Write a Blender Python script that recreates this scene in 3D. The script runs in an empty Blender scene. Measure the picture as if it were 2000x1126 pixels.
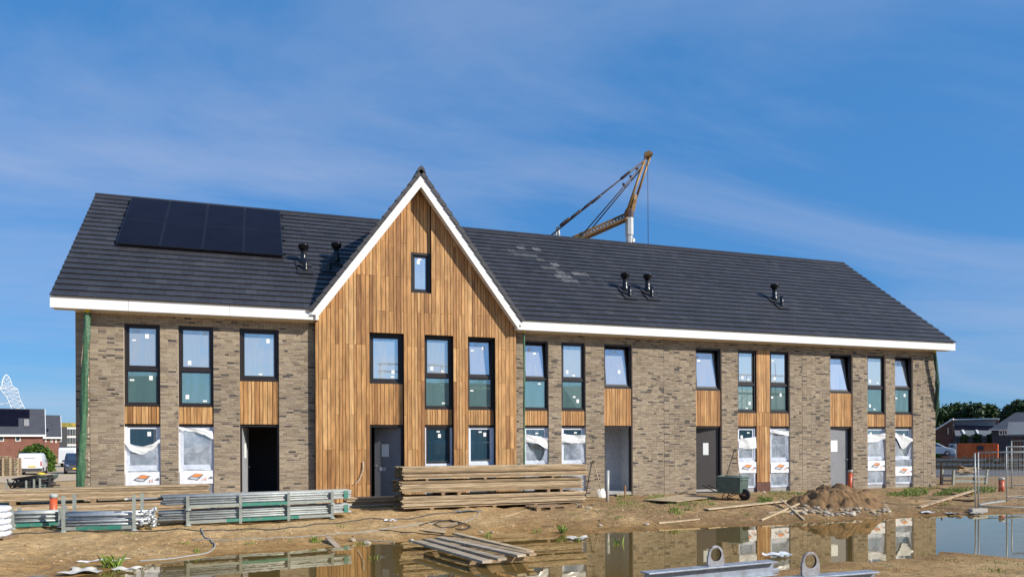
import bpy, bmesh, math, random
import numpy as np
from mathutils import Matrix, Vector, Euler

scn = bpy.context.scene
col = scn.collection
PI = math.pi
rnd = random.Random(7)

# ------------------------------------------------------------------ camera
CAM = (3.745, -24.495, 1.638)
YAW = math.radians(18.833); ROLL = math.radians(0.273)
FPX = 1453.06; HY = 866.72
cd = bpy.data.cameras.new('camera'); cam = bpy.data.objects.new('camera', cd); col.objects.link(cam)
cd.sensor_fit = 'HORIZONTAL'; cd.sensor_width = 36.0; cd.lens = 36.0*FPX/2000.0
cd.shift_y = (HY-563.0)/2000.0
cd.clip_start = 0.1; cd.clip_end = 6000
cam.matrix_world = Matrix.Translation(CAM) @ Matrix.Rotation(-YAW, 4, 'Z') @ Matrix.Rotation(PI/2, 4, 'X') @ Matrix.Rotation(-ROLL, 4, 'Z')
scn.camera = cam

# ------------------------------------------------------------------ light
SUN_EL = math.radians(32.0); SUN_AZ = math.radians(135.0)      # azimuth clockwise from +Y
sun_dir = Vector((math.sin(SUN_AZ)*math.cos(SUN_EL), math.cos(SUN_AZ)*math.cos(SUN_EL), math.sin(SUN_EL)))
sl = bpy.data.lights.new('sun', 'SUN'); sl.energy = 5.0; sl.angle = math.radians(0.53); sl.color = (1.0, 0.95, 0.87)
so = bpy.data.objects.new('sun', sl); col.objects.link(so)
so.rotation_euler = sun_dir.to_track_quat('Z', 'Y').to_euler(); so.location = (20, -30, 40)

world = bpy.data.worlds.new('World'); scn.world = world; world.use_nodes = True
wn = world.node_tree.nodes; wl = world.node_tree.links; wn.clear()
wout = wn.new('ShaderNodeOutputWorld'); bg = wn.new('ShaderNodeBackground')
sky = wn.new('ShaderNodeTexSky'); sky.sky_type = 'NISHITA'; sky.sun_disc = False
sky.sun_elevation = SUN_EL; sky.sun_rotation = SUN_AZ
sky.altitude = 0; sky.air_density = 1.0; sky.dust_density = 0.35; sky.ozone_density = 3.0
bg.inputs['Strength'].default_value = 0.13
# thin high cloud: streaky noise on the sky direction, projected on a flat layer
tc = wn.new('ShaderNodeTexCoord'); sep = wn.new('ShaderNodeSeparateXYZ'); wl.new(tc.outputs['Generated'], sep.inputs[0])
mz = wn.new('ShaderNodeMath'); mz.operation = 'MAXIMUM'; mz.inputs[1].default_value = 0.03; wl.new(sep.outputs['Z'], mz.inputs[0])
az_ = wn.new('ShaderNodeMath'); az_.operation = 'ADD'; az_.inputs[1].default_value = 0.12; wl.new(mz.outputs[0], az_.inputs[0])
dx = wn.new('ShaderNodeMath'); dx.operation = 'DIVIDE'; wl.new(sep.outputs['X'], dx.inputs[0]); wl.new(az_.outputs[0], dx.inputs[1])
dy = wn.new('ShaderNodeMath'); dy.operation = 'DIVIDE'; wl.new(sep.outputs['Y'], dy.inputs[0]); wl.new(az_.outputs[0], dy.inputs[1])
cmb = wn.new('ShaderNodeCombineXYZ'); wl.new(dx.outputs[0], cmb.inputs[0]); wl.new(dy.outputs[0], cmb.inputs[1])
mp = wn.new('ShaderNodeMapping'); mp.inputs['Rotation'].default_value = (0, 0, math.radians(-22)); mp.inputs['Scale'].default_value = (0.62, 1.05, 1.0)
mp.inputs['Location'].default_value = (6.0, 2.0, 0)
wl.new(cmb.outputs[0], mp.inputs[0])
n1 = wn.new('ShaderNodeTexNoise'); n1.inputs['Scale'].default_value = 0.7; n1.inputs['Detail'].default_value = 10; n1.inputs['Roughness'].default_value = 0.60
n1.inputs['Distortion'].default_value = 0.5
wl.new(mp.outputs[0], n1.inputs['Vector'])
cr = wn.new('ShaderNodeValToRGB'); cr.color_ramp.elements[0].position = 0.43; cr.color_ramp.elements[1].position = 0.82
cr.color_ramp.elements[0].color = (0, 0, 0, 1); cr.color_ramp.elements[1].color = (0.62, 0.62, 0.62, 1)
wl.new(n1.outputs['Fac'], cr.inputs[0])
tint = wn.new('ShaderNodeMix'); tint.data_type = 'RGBA'; tint.blend_type = 'MULTIPLY'; tint.inputs[0].default_value = 1.0
hs = wn.new('ShaderNodeHueSaturation'); hs.inputs['Saturation'].default_value = 1.16; wl.new(sky.outputs[0], hs.inputs['Color']); wl.new(hs.outputs[0], tint.inputs[6]); tint.inputs[7].default_value = (0.66, 0.86, 1.02, 1)
flat = wn.new('ShaderNodeMix'); flat.data_type = 'RGBA'; flat.inputs[0].default_value = 0.66; wl.new(tint.outputs[2], flat.inputs[6]); flat.inputs[7].default_value = (0.46, 1.78, 4.2, 1)
mx = wn.new('ShaderNodeMix'); mx.data_type = 'RGBA'
wl.new(cr.outputs[0], mx.inputs[0]); wl.new(flat.outputs[2], mx.inputs[6]); mx.inputs[7].default_value = (3.4, 3.8, 5.0, 1)
wl.new(mx.outputs[2], bg.inputs['Color']); wl.new(bg.outputs[0], wout.inputs[0])

scn.view_settings.view_transform = 'Standard'; scn.view_settings.look = 'None'
scn.view_settings.exposure = 0.22; scn.view_settings.gamma = 1.0; scn.view_settings.use_curve_mapping = False
scn.render.engine = 'CYCLES'
scn.cycles.max_bounces = 8; scn.cycles.transparent_max_bounces = 16

# ------------------------------------------------------------------ pixels to directions
def ray(px, py):
    x = px-1000.0; y = py-HY; c, s = math.cos(ROLL), math.sin(ROLL)
    xr = c*x-s*y; yr = s*x+c*y
    vx, vz = xr/FPX, -yr/FPX
    return Vector((vx*math.cos(YAW)+math.sin(YAW), -vx*math.sin(YAW)+math.cos(YAW), vz))
C0 = Vector(CAM)
def onY(px, py, Y): v = ray(px, py); return C0+v*((Y-C0.y)/v.y)
def onZ(px, py, Z): v = ray(px, py); return C0+v*((Z-C0.z)/v.z)
def at(px, py, depth): return C0+ray(px, py)*depth
RIGHT = Vector((math.cos(YAW), -math.sin(YAW), 0)); FWD = Vector((math.sin(YAW), math.cos(YAW), 0)); UP = Vector((0, 0, 1))

# ------------------------------------------------------------------ value noise
def _hash(ix, iy, seed):
    h = (ix.astype(np.int64)*374761393 + iy.astype(np.int64)*668265263 + seed*974711) & 0xffffffff
    h = ((h ^ (h >> 13))*1274126177) & 0xffffffff
    return ((h ^ (h >> 16)) & 0xffff)/65535.0
def vnoise(x, y, seed=0):
    x = np.asarray(x, float); y = np.asarray(y, float)
    ix = np.floor(x); iy = np.floor(y); fx = x-ix; fy = y-iy
    fx = fx*fx*(3-2*fx); fy = fy*fy*(3-2*fy)
    a = _hash(ix, iy, seed); b = _hash(ix+1, iy, seed); c = _hash(ix, iy+1, seed); d = _hash(ix+1, iy+1, seed)
    return (a*(1-fx)+b*fx)*(1-fy)+(c*(1-fx)+d*fx)*fy-0.5
def fbm(x, y, sc, octv=4, seed=0):
    r = 0; a = 1.0
    for k in range(octv): r = r+a*vnoise(np.asarray(x)*sc, np.asarray(y)*sc, seed+k*17); sc *= 2.03; a *= 0.5
    return r
def sstep(a, b, x): t = np.clip((np.asarray(x, float)-a)/(b-a), 0, 1); return t*t*(3-2*t)

# ------------------------------------------------------------------ terrain
ZW = -0.64
SHX = [-60, -8, -3, -1, -0.31, 0.66, 1.27, 1.9, 2.7, 3.5, 4.3, 5.9, 6.6, 7.6, 8.6, 9.5, 11.5, 13, 15.4, 16.8, 18.1, 21, 22.6, 23.7, 25.3, 26.8, 32, 60, 200]
SHY = [-40, -30, -16, -11.2, -10.1, -9.74, -9.05, -8.5, -8.05, -7.97, -7.97, -7.2, -7.25, -6.7, -7.0, -7.4, -7.37, -7.25, -6.89, -7.28, -7.26, -6.87, -7.1, -6.9, -7.15, -7.4, -8.2, -9, -9]
NRX = [-60, 0, 8.4, 9.0, 9.6, 11.2, 13, 14.3, 15, 16.2, 17.2, 17.5, 17.9, 19, 30, 200]
NRY = [-19, -18, -17.5, -15.0, -13.75, -13.5, -13.3, -12.95, -13.15, -12.95, -12.65, -13.2, -15.2, -17.5, -20, -20]
def terrain(x, y, rough=True):
    x = np.asarray(x, float); y = np.asarray(y, float)
    wob = 0.22*fbm(x, y, 0.55, 3, 5) if rough else 0
    sf = np.interp(x, SHX, SHY)+wob; nr = np.interp(x, NRX, NRY)+wob*1.4
    d = y-sf
    p = 1.25+0.95*sstep(11.5, 14.5, x)
    t = np.clip(d/np.maximum(0.3, -1.0-sf), 0, 1)
    bank = ZW+0.37*(1-(1-t)**p)
    back = -0.27-0.53*sstep(-1, 22, y)
    back = np.where(x > 31.5, -0.27-0.53*sstep(-2, 16, y), back)
    h_far = np.where(y > -1.0, back, bank)
    dn = nr-y
    near = ZW+0.11*(1-np.exp(-np.maximum(dn, 0)/1.2))+0.5*sstep(2.0, 9.0, dn)
    bed = ZW-np.minimum(0.16, 0.16*np.minimum(np.maximum(-d, 0), np.maximum(-dn, 0)))-0.002
    h = np.where(d >= 0, h_far, np.where(dn >= 0, near, bed))
    if rough:
        onbank = sstep(0.0, 0.9, d)*(1-sstep(-2.2, -0.7, y)) + sstep(0.2, 2.0, dn)*0.35
        h = h+onbank*(0.085*fbm(x, y, 0.8, 3, 11)+0.045*fbm(x, y, 3.1, 4, 31))
        h = h+0.016*fbm(x, y, 2.4, 3, 71)*np.where(d < 0, 1.0, 0.3)
        fine = (np.abs(x-14) < 30) & (y > -26) & (y < 8)
        h = h+np.where(fine, 0.010*fbm(x, y, 7.0, 2, 51)*sstep(0.1, 0.5, np.abs(d)), 0)
    return h
def gz(x, y): return float(terrain(np.array([x]), np.array([y]))[0])
def G(px, py):
    """where the sight line of a pixel meets the ground"""
    v = ray(px, py)
    if v.z > -1e-4: v.z = -1e-4
    tb = (-0.1-C0.z)/v.z; te = (-0.85-C0.z)/v.z
    ts = np.linspace(max(4.0, tb), te, 260)
    X = C0.x+v.x*ts; Y = C0.y+v.y*ts; Z = C0.z+v.z*ts; hh = terrain(X, Y)
    k = int(np.argmax(Z <= hh))
    return Vector((X[k], Y[k], hh[k]))

# ------------------------------------------------------------------ materials
def new_mat(name):
    m = bpy.data.materials.new(name); m.use_nodes = True
    return m, m.node_tree.nodes, m.node_tree.links, m.node_tree.nodes['Principled BSDF']
def L4(c): return (c[0], c[1], c[2], 1.0)
def ramp(nodes, stops, interp='LINEAR'):
    r = nodes.new('ShaderNodeValToRGB'); r.color_ramp.interpolation = interp
    e = r.color_ramp.elements
    e[0].position, e[0].color = stops[0][0], L4(stops[0][1]); e[1].position, e[1].color = stops[-1][0], L4(stops[-1][1])
    for p, c in stops[1:-1]: x = e.new(p); x.color = L4(c)
    return r
def plain(name, c, rough=0.6, metal=0.0, var=0.18, scale=6.0, bump=0.0, bscale=40.0, dirt=None, spec=0.5):
    m, N, K, b = new_mat(name)
    g = N.new('ShaderNodeNewGeometry')
    n = N.new('ShaderNodeTexNoise'); n.inputs['Scale'].default_value = scale; n.inputs['Detail'].default_value = 6; n.inputs['Roughness'].default_value = 0.65
    K.new(g.outputs['Position'], n.inputs['Vector'])
    d2 = dirt if dirt else tuple(v*(1-var) for v in c)
    r = ramp(N, [(0.32, d2), (0.5, c), (0.72, tuple(min(0.95, v*(1+var)) for v in c))])
    K.new(n.outputs['Fac'], r.inputs[0]); K.new(r.outputs[0], b.inputs['Base Color'])
    b.inputs['Roughness'].default_value = rough; b.inputs['Metallic'].default_value = metal
    b.inputs['Specular IOR Level'].default_value = spec
    if bump > 0:
        n2 = N.new('ShaderNodeTexNoise'); n2.inputs['Scale'].default_value = bscale; n2.inputs['Detail'].default_value = 5
        K.new(g.outputs['Position'], n2.inputs['Vector'])
        bp = N.new('ShaderNodeBump'); bp.inputs['Strength'].default_value = bump; bp.inputs['Distance'].default_value = 0.02
        K.new(n2.outputs['Fac'], bp.inputs['Height']); K.new(bp.outputs[0], b.inputs['Normal'])
    return m
def pieces(name, stops, rough, per='object', noise=25.0, namt=0.25, bump=0.3, spec=0.4, patch=None, jit=0.0):
    """colour picked at random for each piece (object or mesh island), plus fine grain"""
    m, N, K, b = new_mat(name)
    g = N.new('ShaderNodeNewGeometry')
    if per == 'object':
        o = N.new('ShaderNodeObjectInfo'); src = o.outputs['Random']
    else: src = g.outputs['Random Per Island']
    r = ramp(N, stops); K.new(src, r.inputs[0])
    n = N.new('ShaderNodeTexNoise'); n.inputs['Scale'].default_value = noise; n.inputs['Detail'].default_value = 5
    K.new(g.outputs['Position'], n.inputs['Vector'])
    mr = N.new('ShaderNodeMapRange'); mr.inputs[1].default_value = 0.3; mr.inputs[2].default_value = 0.7; mr.inputs[3].default_value = 1-namt; mr.inputs[4].default_value = 1+namt
    K.new(n.outputs['Fac'], mr.inputs[0])
    mu = N.new('ShaderNodeMix'); mu.data_type = 'RGBA'; mu.blend_type = 'MULTIPLY'; mu.inputs[0].default_value = 1
    K.new(r.outputs[0], mu.inputs[6]); K.new(mr.outputs[0], mu.inputs[7])
    last = mu.outputs[2]
    if patch:
        n3 = N.new('ShaderNodeTexNoise'); n3.inputs['Scale'].default_value = patch[0]; n3.inputs['Detail'].default_value = 4
        K.new(g.outputs['Position'], n3.inputs['Vector'])
        m3 = N.new('ShaderNodeMapRange'); m3.inputs[1].default_value = 0.35; m3.inputs[2].default_value = 0.65; m3.inputs[3].default_value = 1-patch[1]; m3.inputs[4].default_value = 1+patch[1]
        K.new(n3.outputs['Fac'], m3.inputs[0])
        mu2 = N.new('ShaderNodeMix'); mu2.data_type = 'RGBA'; mu2.blend_type = 'MULTIPLY'; mu2.inputs[0].default_value = 1
        K.new(last, mu2.inputs[6]); K.new(m3.outputs[0], mu2.inputs[7]); last = mu2.outputs[2]
    K.new(last, b.inputs['Base Color'])
    b.inputs['Roughness'].default_value = rough; b.inputs['Specular IOR Level'].default_value = spec
    if bump > 0:
        bp = N.new('ShaderNodeBump'); bp.inputs['Strength'].default_value = bump; bp.inputs['Distance'].default_value = 0.01
        K.new(n.outputs['Fac'], bp.inputs['Height']); K.new(bp.outputs[0], b.inputs['Normal'])
    return m
def wood(name, stops, axis, rough=0.6, grain=0.35, per='object', knots=True):
    m, N, K, b = new_mat(name)
    g = N.new('ShaderNodeNewGeometry')
    if per == 'object':
        o = N.new('ShaderNodeObjectInfo'); src = o.outputs['Random']
    else: src = g.outputs['Random Per Island']
    r = ramp(N, stops); K.new(src, r.inputs[0])
    cmbx = N.new('ShaderNodeCombineXYZ')
    mm = N.new('ShaderNodeMath'); mm.operation = 'MULTIPLY'; mm.inputs[1].default_value = 37.0; K.new(src, mm.inputs[0])
    for i in range(3): K.new(mm.outputs[0], cmbx.inputs[i])
    add = N.new('ShaderNodeVectorMath'); add.operation = 'ADD'; K.new(g.outputs['Position'], add.inputs[0]); K.new(cmbx.outputs[0], add.inputs[1])
    mp_ = N.new('ShaderNodeMapping'); s = [26, 26, 26]; s['XYZ'.index(axis)] = 1.1; mp_.inputs['Scale'].default_value = s
    K.new(add.outputs[0], mp_.inputs[0])
    n = N.new('ShaderNodeTexNoise'); n.inputs['Scale'].default_value = 1.0; n.inputs['Detail'].default_value = 6; n.inputs['Distortion'].default_value = 0.8
    K.new(mp_.outputs[0], n.inputs['Vector'])
    mr = N.new('ShaderNodeMapRange'); mr.inputs[1].default_value = 0.3; mr.inputs[2].default_value = 0.7; mr.inputs[3].default_value = 1-grain; mr.inputs[4].default_value = 1+grain*0.8
    K.new(n.outputs['Fac'], mr.inputs[0])
    mu = N.new('ShaderNodeMix'); mu.data_type = 'RGBA'; mu.blend_type = 'MULTIPLY'; mu.inputs[0].default_value = 1
    K.new(r.outputs[0], mu.inputs[6]); K.new(mr.outputs[0], mu.inputs[7])
    mp2 = N.new('ShaderNodeMapping'); s2 = [5, 5, 5]; s2['XYZ'.index(axis)] = 1.6; mp2.inputs['Scale'].default_value = s2
    K.new(add.outputs[0], mp2.inputs[0])
    n2 = N.new('ShaderNodeTexNoise'); n2.inputs['Scale'].default_value = 1.0; n2.inputs['Detail'].default_value = 3
    K.new(mp2.outputs[0], n2.inputs['Vector'])
    m2 = N.new('ShaderNodeMapRange'); m2.inputs[1].default_value = 0.35; m2.inputs[2].default_value = 0.65; m2.inputs[3].default_value = 0.82; m2.inputs[4].default_value = 1.16
    K.new(n2.outputs['Fac'], m2.inputs[0])
    mu2 = N.new('ShaderNodeMix'); mu2.data_type = 'RGBA'; mu2.blend_type = 'MULTIPLY'; mu2.inputs[0].default_value = 1
    K.new(mu.outputs[2], mu2.inputs[6]); K.new(m2.outputs[0], mu2.inputs[7])
    K.new(mu2.outputs[2], b.inputs['Base Color'])
    b.inputs['Roughness'].default_value = rough; b.inputs['Specular IOR Level'].default_value = 0.3
    bp = N.new('ShaderNodeBump'); bp.inputs['Strength'].default_value = 0.25; bp.inputs['Distance'].default_value = 0.006
    K.new(n.outputs['Fac'], bp.inputs['Height']); K.new(bp.outputs[0], b.inputs['Normal'])
    return m
def glass(name, body, tint, refl, bend=0.006):
    m, N, K, b = new_mat(name)
    out = N['Material Output']; N.remove(b)
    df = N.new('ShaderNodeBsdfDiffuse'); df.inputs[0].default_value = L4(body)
    gl = N.new('ShaderNodeBsdfGlossy'); gl.inputs['Color'].default_value = L4(tint); gl.inputs['Roughness'].default_value = 0.015
    g = N.new('ShaderNodeNewGeometry'); n = N.new('ShaderNodeTexNoise'); n.inputs['Scale'].default_value = 1.7; n.inputs['Detail'].default_value = 2
    K.new(g.outputs['Position'], n.inputs['Vector'])
    bp = N.new('ShaderNodeBump'); bp.inputs['Strength'].default_value = bend; bp.inputs['Distance'].default_value = 0.05
    K.new(n.outputs['Fac'], bp.inputs['Height']); K.new(bp.outputs[0], gl.inputs['Normal'])
    fr = N.new('ShaderNodeFresnel'); fr.inputs[0].default_value = 1.5
    ad = N.new('ShaderNodeMath'); ad.operation = 'ADD'; ad.use_clamp = True; ad.inputs[1].default_value = refl; K.new(fr.outputs[0], ad.inputs[0])
    mxs = N.new('ShaderNodeMixShader'); K.new(df.outputs[0], mxs.inputs[1]); K.new(gl.outputs[0], mxs.inputs[2])
    # vertical streaks and a per-pane tone, imitating uneven reflections of cloud
    oi = N.new('ShaderNodeObjectInfo'); mp_ = N.new('ShaderNodeMapping'); mp_.inputs['Scale'].default_value = (7, 7, 0.9); K.new(g.outputs['Position'], mp_.inputs[0])
    n2 = N.new('ShaderNodeTexNoise'); n2.inputs['Scale'].default_value = 1.0; n2.inputs['Detail'].default_value = 5; n2.inputs['Distortion'].default_value = 0.6; K.new(mp_.outputs[0], n2.inputs['Vector'])
    s1 = N.new('ShaderNodeMapRange'); s1.inputs[1].default_value = 0.3; s1.inputs[2].default_value = 0.7; s1.inputs[3].default_value = -0.10; s1.inputs[4].default_value = 0.10; K.new(n2.outputs['Fac'], s1.inputs[0])
    s3 = N.new('ShaderNodeMath'); s3.operation = 'ADD'; K.new(ad.outputs[0], s3.inputs[0]); K.new(s1.outputs[0], s3.inputs[1])
    s4 = N.new('ShaderNodeMapRange'); s4.inputs[3].default_value = -0.10; s4.inputs[4].default_value = 0.10; K.new(oi.outputs['Random'], s4.inputs[0])
    s5 = N.new('ShaderNodeMath'); s5.operation = 'ADD'; s5.use_clamp = True; K.new(s3.outputs[0], s5.inputs[0]); K.new(s4.outputs[0], s5.inputs[1])
    K.new(s5.outputs[0], mxs.inputs[0])
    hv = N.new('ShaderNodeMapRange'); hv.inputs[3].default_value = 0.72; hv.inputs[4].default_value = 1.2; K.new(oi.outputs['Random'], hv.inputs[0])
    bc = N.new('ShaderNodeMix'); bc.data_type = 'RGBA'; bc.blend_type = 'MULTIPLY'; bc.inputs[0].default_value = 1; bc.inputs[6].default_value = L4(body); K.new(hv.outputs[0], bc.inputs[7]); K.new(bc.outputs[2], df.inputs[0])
    K.new(mxs.outputs[0], out.inputs[0])
    return m
def film(name, alpha, c=(0.8, 0.82, 0.85), rough=0.25):
    m, N, K, b = new_mat(name)
    g = N.new('ShaderNodeNewGeometry'); n = N.new('ShaderNodeTexNoise'); n.inputs['Scale'].default_value = 3.5; n.inputs['Detail'].default_value = 3; n.inputs['Distortion'].default_value = 1.0
    K.new(g.outputs['Position'], n.inputs['Vector'])
    mr = N.new('ShaderNodeMapRange'); mr.inputs[1].default_value = 0.35; mr.inputs[2].default_value = 0.7; mr.inputs[3].default_value = max(0.02, alpha-0.10); mr.inputs[4].default_value = min(1, alpha+0.14)
    K.new(n.outputs['Fac'], mr.inputs[0]); K.new(mr.outputs[0], b.inputs['Alpha'])
    b.inputs['Base Color'].default_value = L4(c); b.inputs['Roughness'].default_value = rough
    bp = N.new('ShaderNodeBump'); bp.inputs['Strength'].default_value = 0.25; bp.inputs['Distance'].default_value = 0.03
    K.new(n.outputs['Fac'], bp.inputs['Height']); K.new(bp.outputs[0], b.inputs['Normal'])
    return m

BR = [(0.0, (0.052, 0.048, 0.046)), (0.06, (0.090, 0.080, 0.070)), (0.09, (0.195, 0.153, 0.111)), (0.40, (0.262, 0.204, 0.142)), (0.70, (0.300, 0.240, 0.164)), (0.90, (0.342, 0.277, 0.193)), (1.0, (0.270, 0.224, 0.175))]
WD = [(0.0, (0.265, 0.126, 0.048)), (0.15, (0.375, 0.186, 0.068)), (0.55, (0.45, 0.236, 0.088)), (0.9, (0.51, 0.284, 0.113)), (1.0, (0.56, 0.33, 0.142))]
M = {}
M['brick'] = pieces('brick_single', BR, 0.9, 'object', 30, 0.14, 0.5, 0.2, (0.5, 0.12))
M['bricks'] = pieces('brick_many', BR, 0.9, 'island', 30, 0.14, 0.5, 0.2, (0.5, 0.12))
M['mortar'] = plain('mortar', (0.60, 0.49, 0.37), 0.95, 0, 0.15, 12, 0.3, 90, spec=0.2)
M['wood'] = wood('larch_cladding', WD, 'Z', 0.55)
M['wood_dark'] = plain('cladding_batten', (0.020, 0.012, 0.008), 0.9)
TL = [(0.0, (0.031, 0.030, 0.033)), (0.5, (0.036, 0.035, 0.039)), (0.93, (0.042, 0.041, 0.045)), (1.0, (0.048, 0.047, 0.050))]
M['tile'] = pieces('roof_tile_single', TL, 0.5, 'object', 18, 0.22, 0.35, 0.5, (0.4, 0.12))
M['tiles'] = pieces('roof_tile_many', TL, 0.5, 'island', 18, 0.22, 0.35, 0.5, (0.4, 0.12))
M['tile_pale'] = pieces('roof_tile_dusty', [(0, (0.060, 0.062, 0.066)), (1, (0.125, 0.125, 0.13))], 0.7, 'object', 9, 0.4, 0.2)
M['white'] = plain('white_trim', (0.80, 0.79, 0.75), 0.45, 0, 0.04, 2.0)
M['soffit'] = plain('white_soffit', (0.74, 0.72, 0.68), 0.6, 0, 0.05, 2.0)
M['frame'] = plain('dark_frame', (0.022, 0.017, 0.016), 0.38, 0, 0.2, 3.0)
M['glass_up'] = glass('glass_cloud_whitened', (0.42, 0.44, 0.45), (1.0, 0.99, 0.97), 0.50)  # pale body colour paints in the white of reflected cloud
M['glass_tilt'] = glass('glass_tilted', (0.50, 0.51, 0.53), (1.0, 0.99, 0.97), 0.52)  # body paler still, painted for the bright sky a tilted pane mirrors
M['glass_low'] = glass('glass_teal', (0.105, 0.185, 0.182), (0.80, 0.95, 0.94), 0.24)
M['glass_gf'] = glass('glass_blue', (0.030, 0.072, 0.105), (0.80, 0.9, 1.0), 0.22)
M['sticker'] = plain('paper', (0.78, 0.8, 0.76), 0.7, 0, 0.06, 20)
M['wrap'] = plain('white_wrap', (0.70, 0.74, 0.82), 0.35, 0, 0.10, 9, 0.4, 14)
M['film'] = film('plastic_film', 0.34, (0.72, 0.77, 0.85))
M['film_thick'] = film('plastic_film_folded', 0.86, (0.82, 0.82, 0.80))
M['band'] = plain('printed_white', (0.80, 0.80, 0.82), 0.4, 0, 0.05, 6, 0.15, 10)
M['band_orange'] = plain('printed_orange', (0.80, 0.27, 0.075), 0.5)
M['band_orange_pale'] = plain('printed_pale_orange', (0.80, 0.42, 0.27), 0.5)
M['band_grey'] = plain('printed_grey', (0.16, 0.17, 0.18), 0.5)
M['band_lgrey'] = plain('printed_light_grey', (0.5, 0.52, 0.55), 0.5)
M['door_grey'] = plain('door_grey', (0.20, 0.205, 0.215), 0.55, 0, 0.12, 2.5)
M['door_pale'] = plain('door_pale_grey', (0.33, 0.335, 0.34), 0.55, 0, 0.10, 2.5)
M['door_dark'] = plain('door_dark', (0.055, 0.048, 0.045), 0.5, 0, 0.12, 2.5)
M['plaster'] = plain('interior_plaster', (0.30, 0.29, 0.275), 0.9)
M['concrete'] = plain('concrete', (0.36, 0.34, 0.31), 0.9, 0, 0.15, 5, 0.3, 50)
M['ridge'] = plain('ridge_tile', (0.034, 0.035, 0.042), 0.85, 0, 0.15, 3, spec=0.15)
M['solar'] = plain('solar_cells', (0.006, 0.006, 0.013), 0.32, 0, 0.25, 1.2, spec=0.07)
M['solar_frame'] = plain('solar_frame', (0.020, 0.020, 0.026), 0.35, 0.3)
M['black'] = plain('black_plastic', (0.012, 0.012, 0.014), 0.28, 0, 0.2, 4)
M['lead'] = plain('flashing', (0.020, 0.020, 0.022), 0.6)
M['galv'] = plain('galvanised_steel', (0.50, 0.52, 0.52), 0.42, 0.55, 0.25, 8)
M['galv_dull'] = plain('dull_galvanised_steel', (0.40, 0.42, 0.40), 0.5, 0.2, 0.22, 5)
M['rackpaint'] = plain('grey_green_rack', (0.27, 0.29, 0.255), 0.6, 0.1, 0.22, 7)
M['green_tape'] = plain('green_paint', (0.03, 0.19, 0.135), 0.55, 0, 0.3, 9, dirt=(0.15, 0.22, 0.17))
M['plank'] = wood('weathered_plank', [(0, (0.27, 0.185, 0.105)), (0.4, (0.40, 0.285, 0.165)), (0.75, (0.48, 0.36, 0.22)), (1, (0.54, 0.43, 0.29))], 'X', 0.8, 0.35)
M['planks'] = wood('weathered_planks', [(0, (0.24, 0.165, 0.095)), (0.4, (0.34, 0.245, 0.145)), (0.75, (0.42, 0.315, 0.20)), (1, (0.47, 0.38, 0.26))], 'X', 0.8, 0.35, 'island')
M['plank_grey'] = wood('wet_grey_plank', [(0, (0.34, 0.27, 0.19)), (1, (0.50, 0.42, 0.31))], 'X', 0.7, 0.3)
M['plank_new'] = wood('pale_plank', [(0, (0.44, 0.32, 0.20)), (1, (0.54, 0.42, 0.27))], 'X', 0.75, 0.25)
M['plank_end'] = plain('green_plank_end', (0.035, 0.06, 0.035), 0.8, 0, 0.5, 20)
M['pallet'] = plain('pallet_wood', (0.25, 0.165, 0.09), 0.85, 0, 0.3, 9)
M['ply'] = plain('plywood', (0.40, 0.30, 0.185), 0.8, 0, 0.22, 3)
M['orange_pipe'] = plain('orange_pipe', (0.52, 0.095, 0.028), 0.42, 0, 0.15, 6)
M['pvc_grey'] = plain('grey_pvc', (0.42, 0.42, 0.39), 0.45, 0, 0.12, 6)
M['sleeve'] = plain('green_sleeve', (0.05, 0.125, 0.06), 0.38, 0, 0.35, 9, 0.8, 22)
M['sleeve_dk'] = plain('dark_green_sleeve', (0.02, 0.06, 0.035), 0.4, 0, 0.35, 9, 0.8, 22)
M['yellow'] = plain('yellow_plastic', (0.68, 0.52, 0.035), 0.5)
M['cable'] = plain('black_cable', (0.035, 0.033, 0.032), 0.6)
M['cable_grey'] = plain('grey_hose', (0.28, 0.27, 0.24), 0.6)
M['cable_white'] = plain('white_cable', (0.62, 0.57, 0.48), 0.5)
M['rope_blue'] = plain('blue_rag', (0.11, 0.19, 0.24), 0.8, 0, 0.3, 20)
M['bag'] = plain('white_bag', (0.72, 0.74, 0.78), 0.4, 0, 0.16, 10, 0.5, 12, dirt=(0.38, 0.45, 0.66))
M['soil'] = plain('dug_soil', (0.19, 0.115, 0.058), 0.95, 0, 0.45, 3, 0.9, 16, spec=0.15)
M['rubble'] = pieces('rubble', [(0, (0.26, 0.19, 0.12)), (0.5, (0.38, 0.31, 0.22)), (1, (0.5, 0.45, 0.36))], 0.9, 'object', 18, 0.3, 0.5)
M['clod'] = pieces('earth_clod', [(0, (0.20, 0.12, 0.055)), (0.6, (0.38, 0.25, 0.12)), (1, (0.50, 0.38, 0.24))], 0.95, 'island', 30, 0.3, 0.4)
M['shovel'] = plain('pale_shovel', (0.52, 0.49, 0.43), 0.5, 0.1, 0.15, 9)
M['handle'] = plain('shovel_handle', (0.42, 0.30, 0.17), 0.6)
M['stake'] = plain('stake', (0.30, 0.16, 0.065), 0.8)
M['barrow'] = plain('green_steel', (0.085, 0.125, 0.108), 0.45, 0.2, 0.25, 5)
M['barrow_in'] = plain('pale_green_steel', (0.20, 0.27, 0.235), 0.5, 0.2, 0.2, 5)
M['rust'] = plain('rusty_steel', (0.10, 0.055, 0.035), 0.7, 0.3, 0.4, 12)
M['rubber'] = plain('rubber', (0.02, 0.02, 0.02), 0.8)
M['beam'] = plain('grey_beam_paint', (0.30, 0.34, 0.40), 0.42, 0.25, 0.18, 6, dirt=(0.22, 0.22, 0.23))
M['beam_lug'] = plain('worn_lug_steel', (0.30, 0.30, 0.31), 0.55, 0.3, 0.25, 10, dirt=(0.20, 0.12, 0.08))
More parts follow.
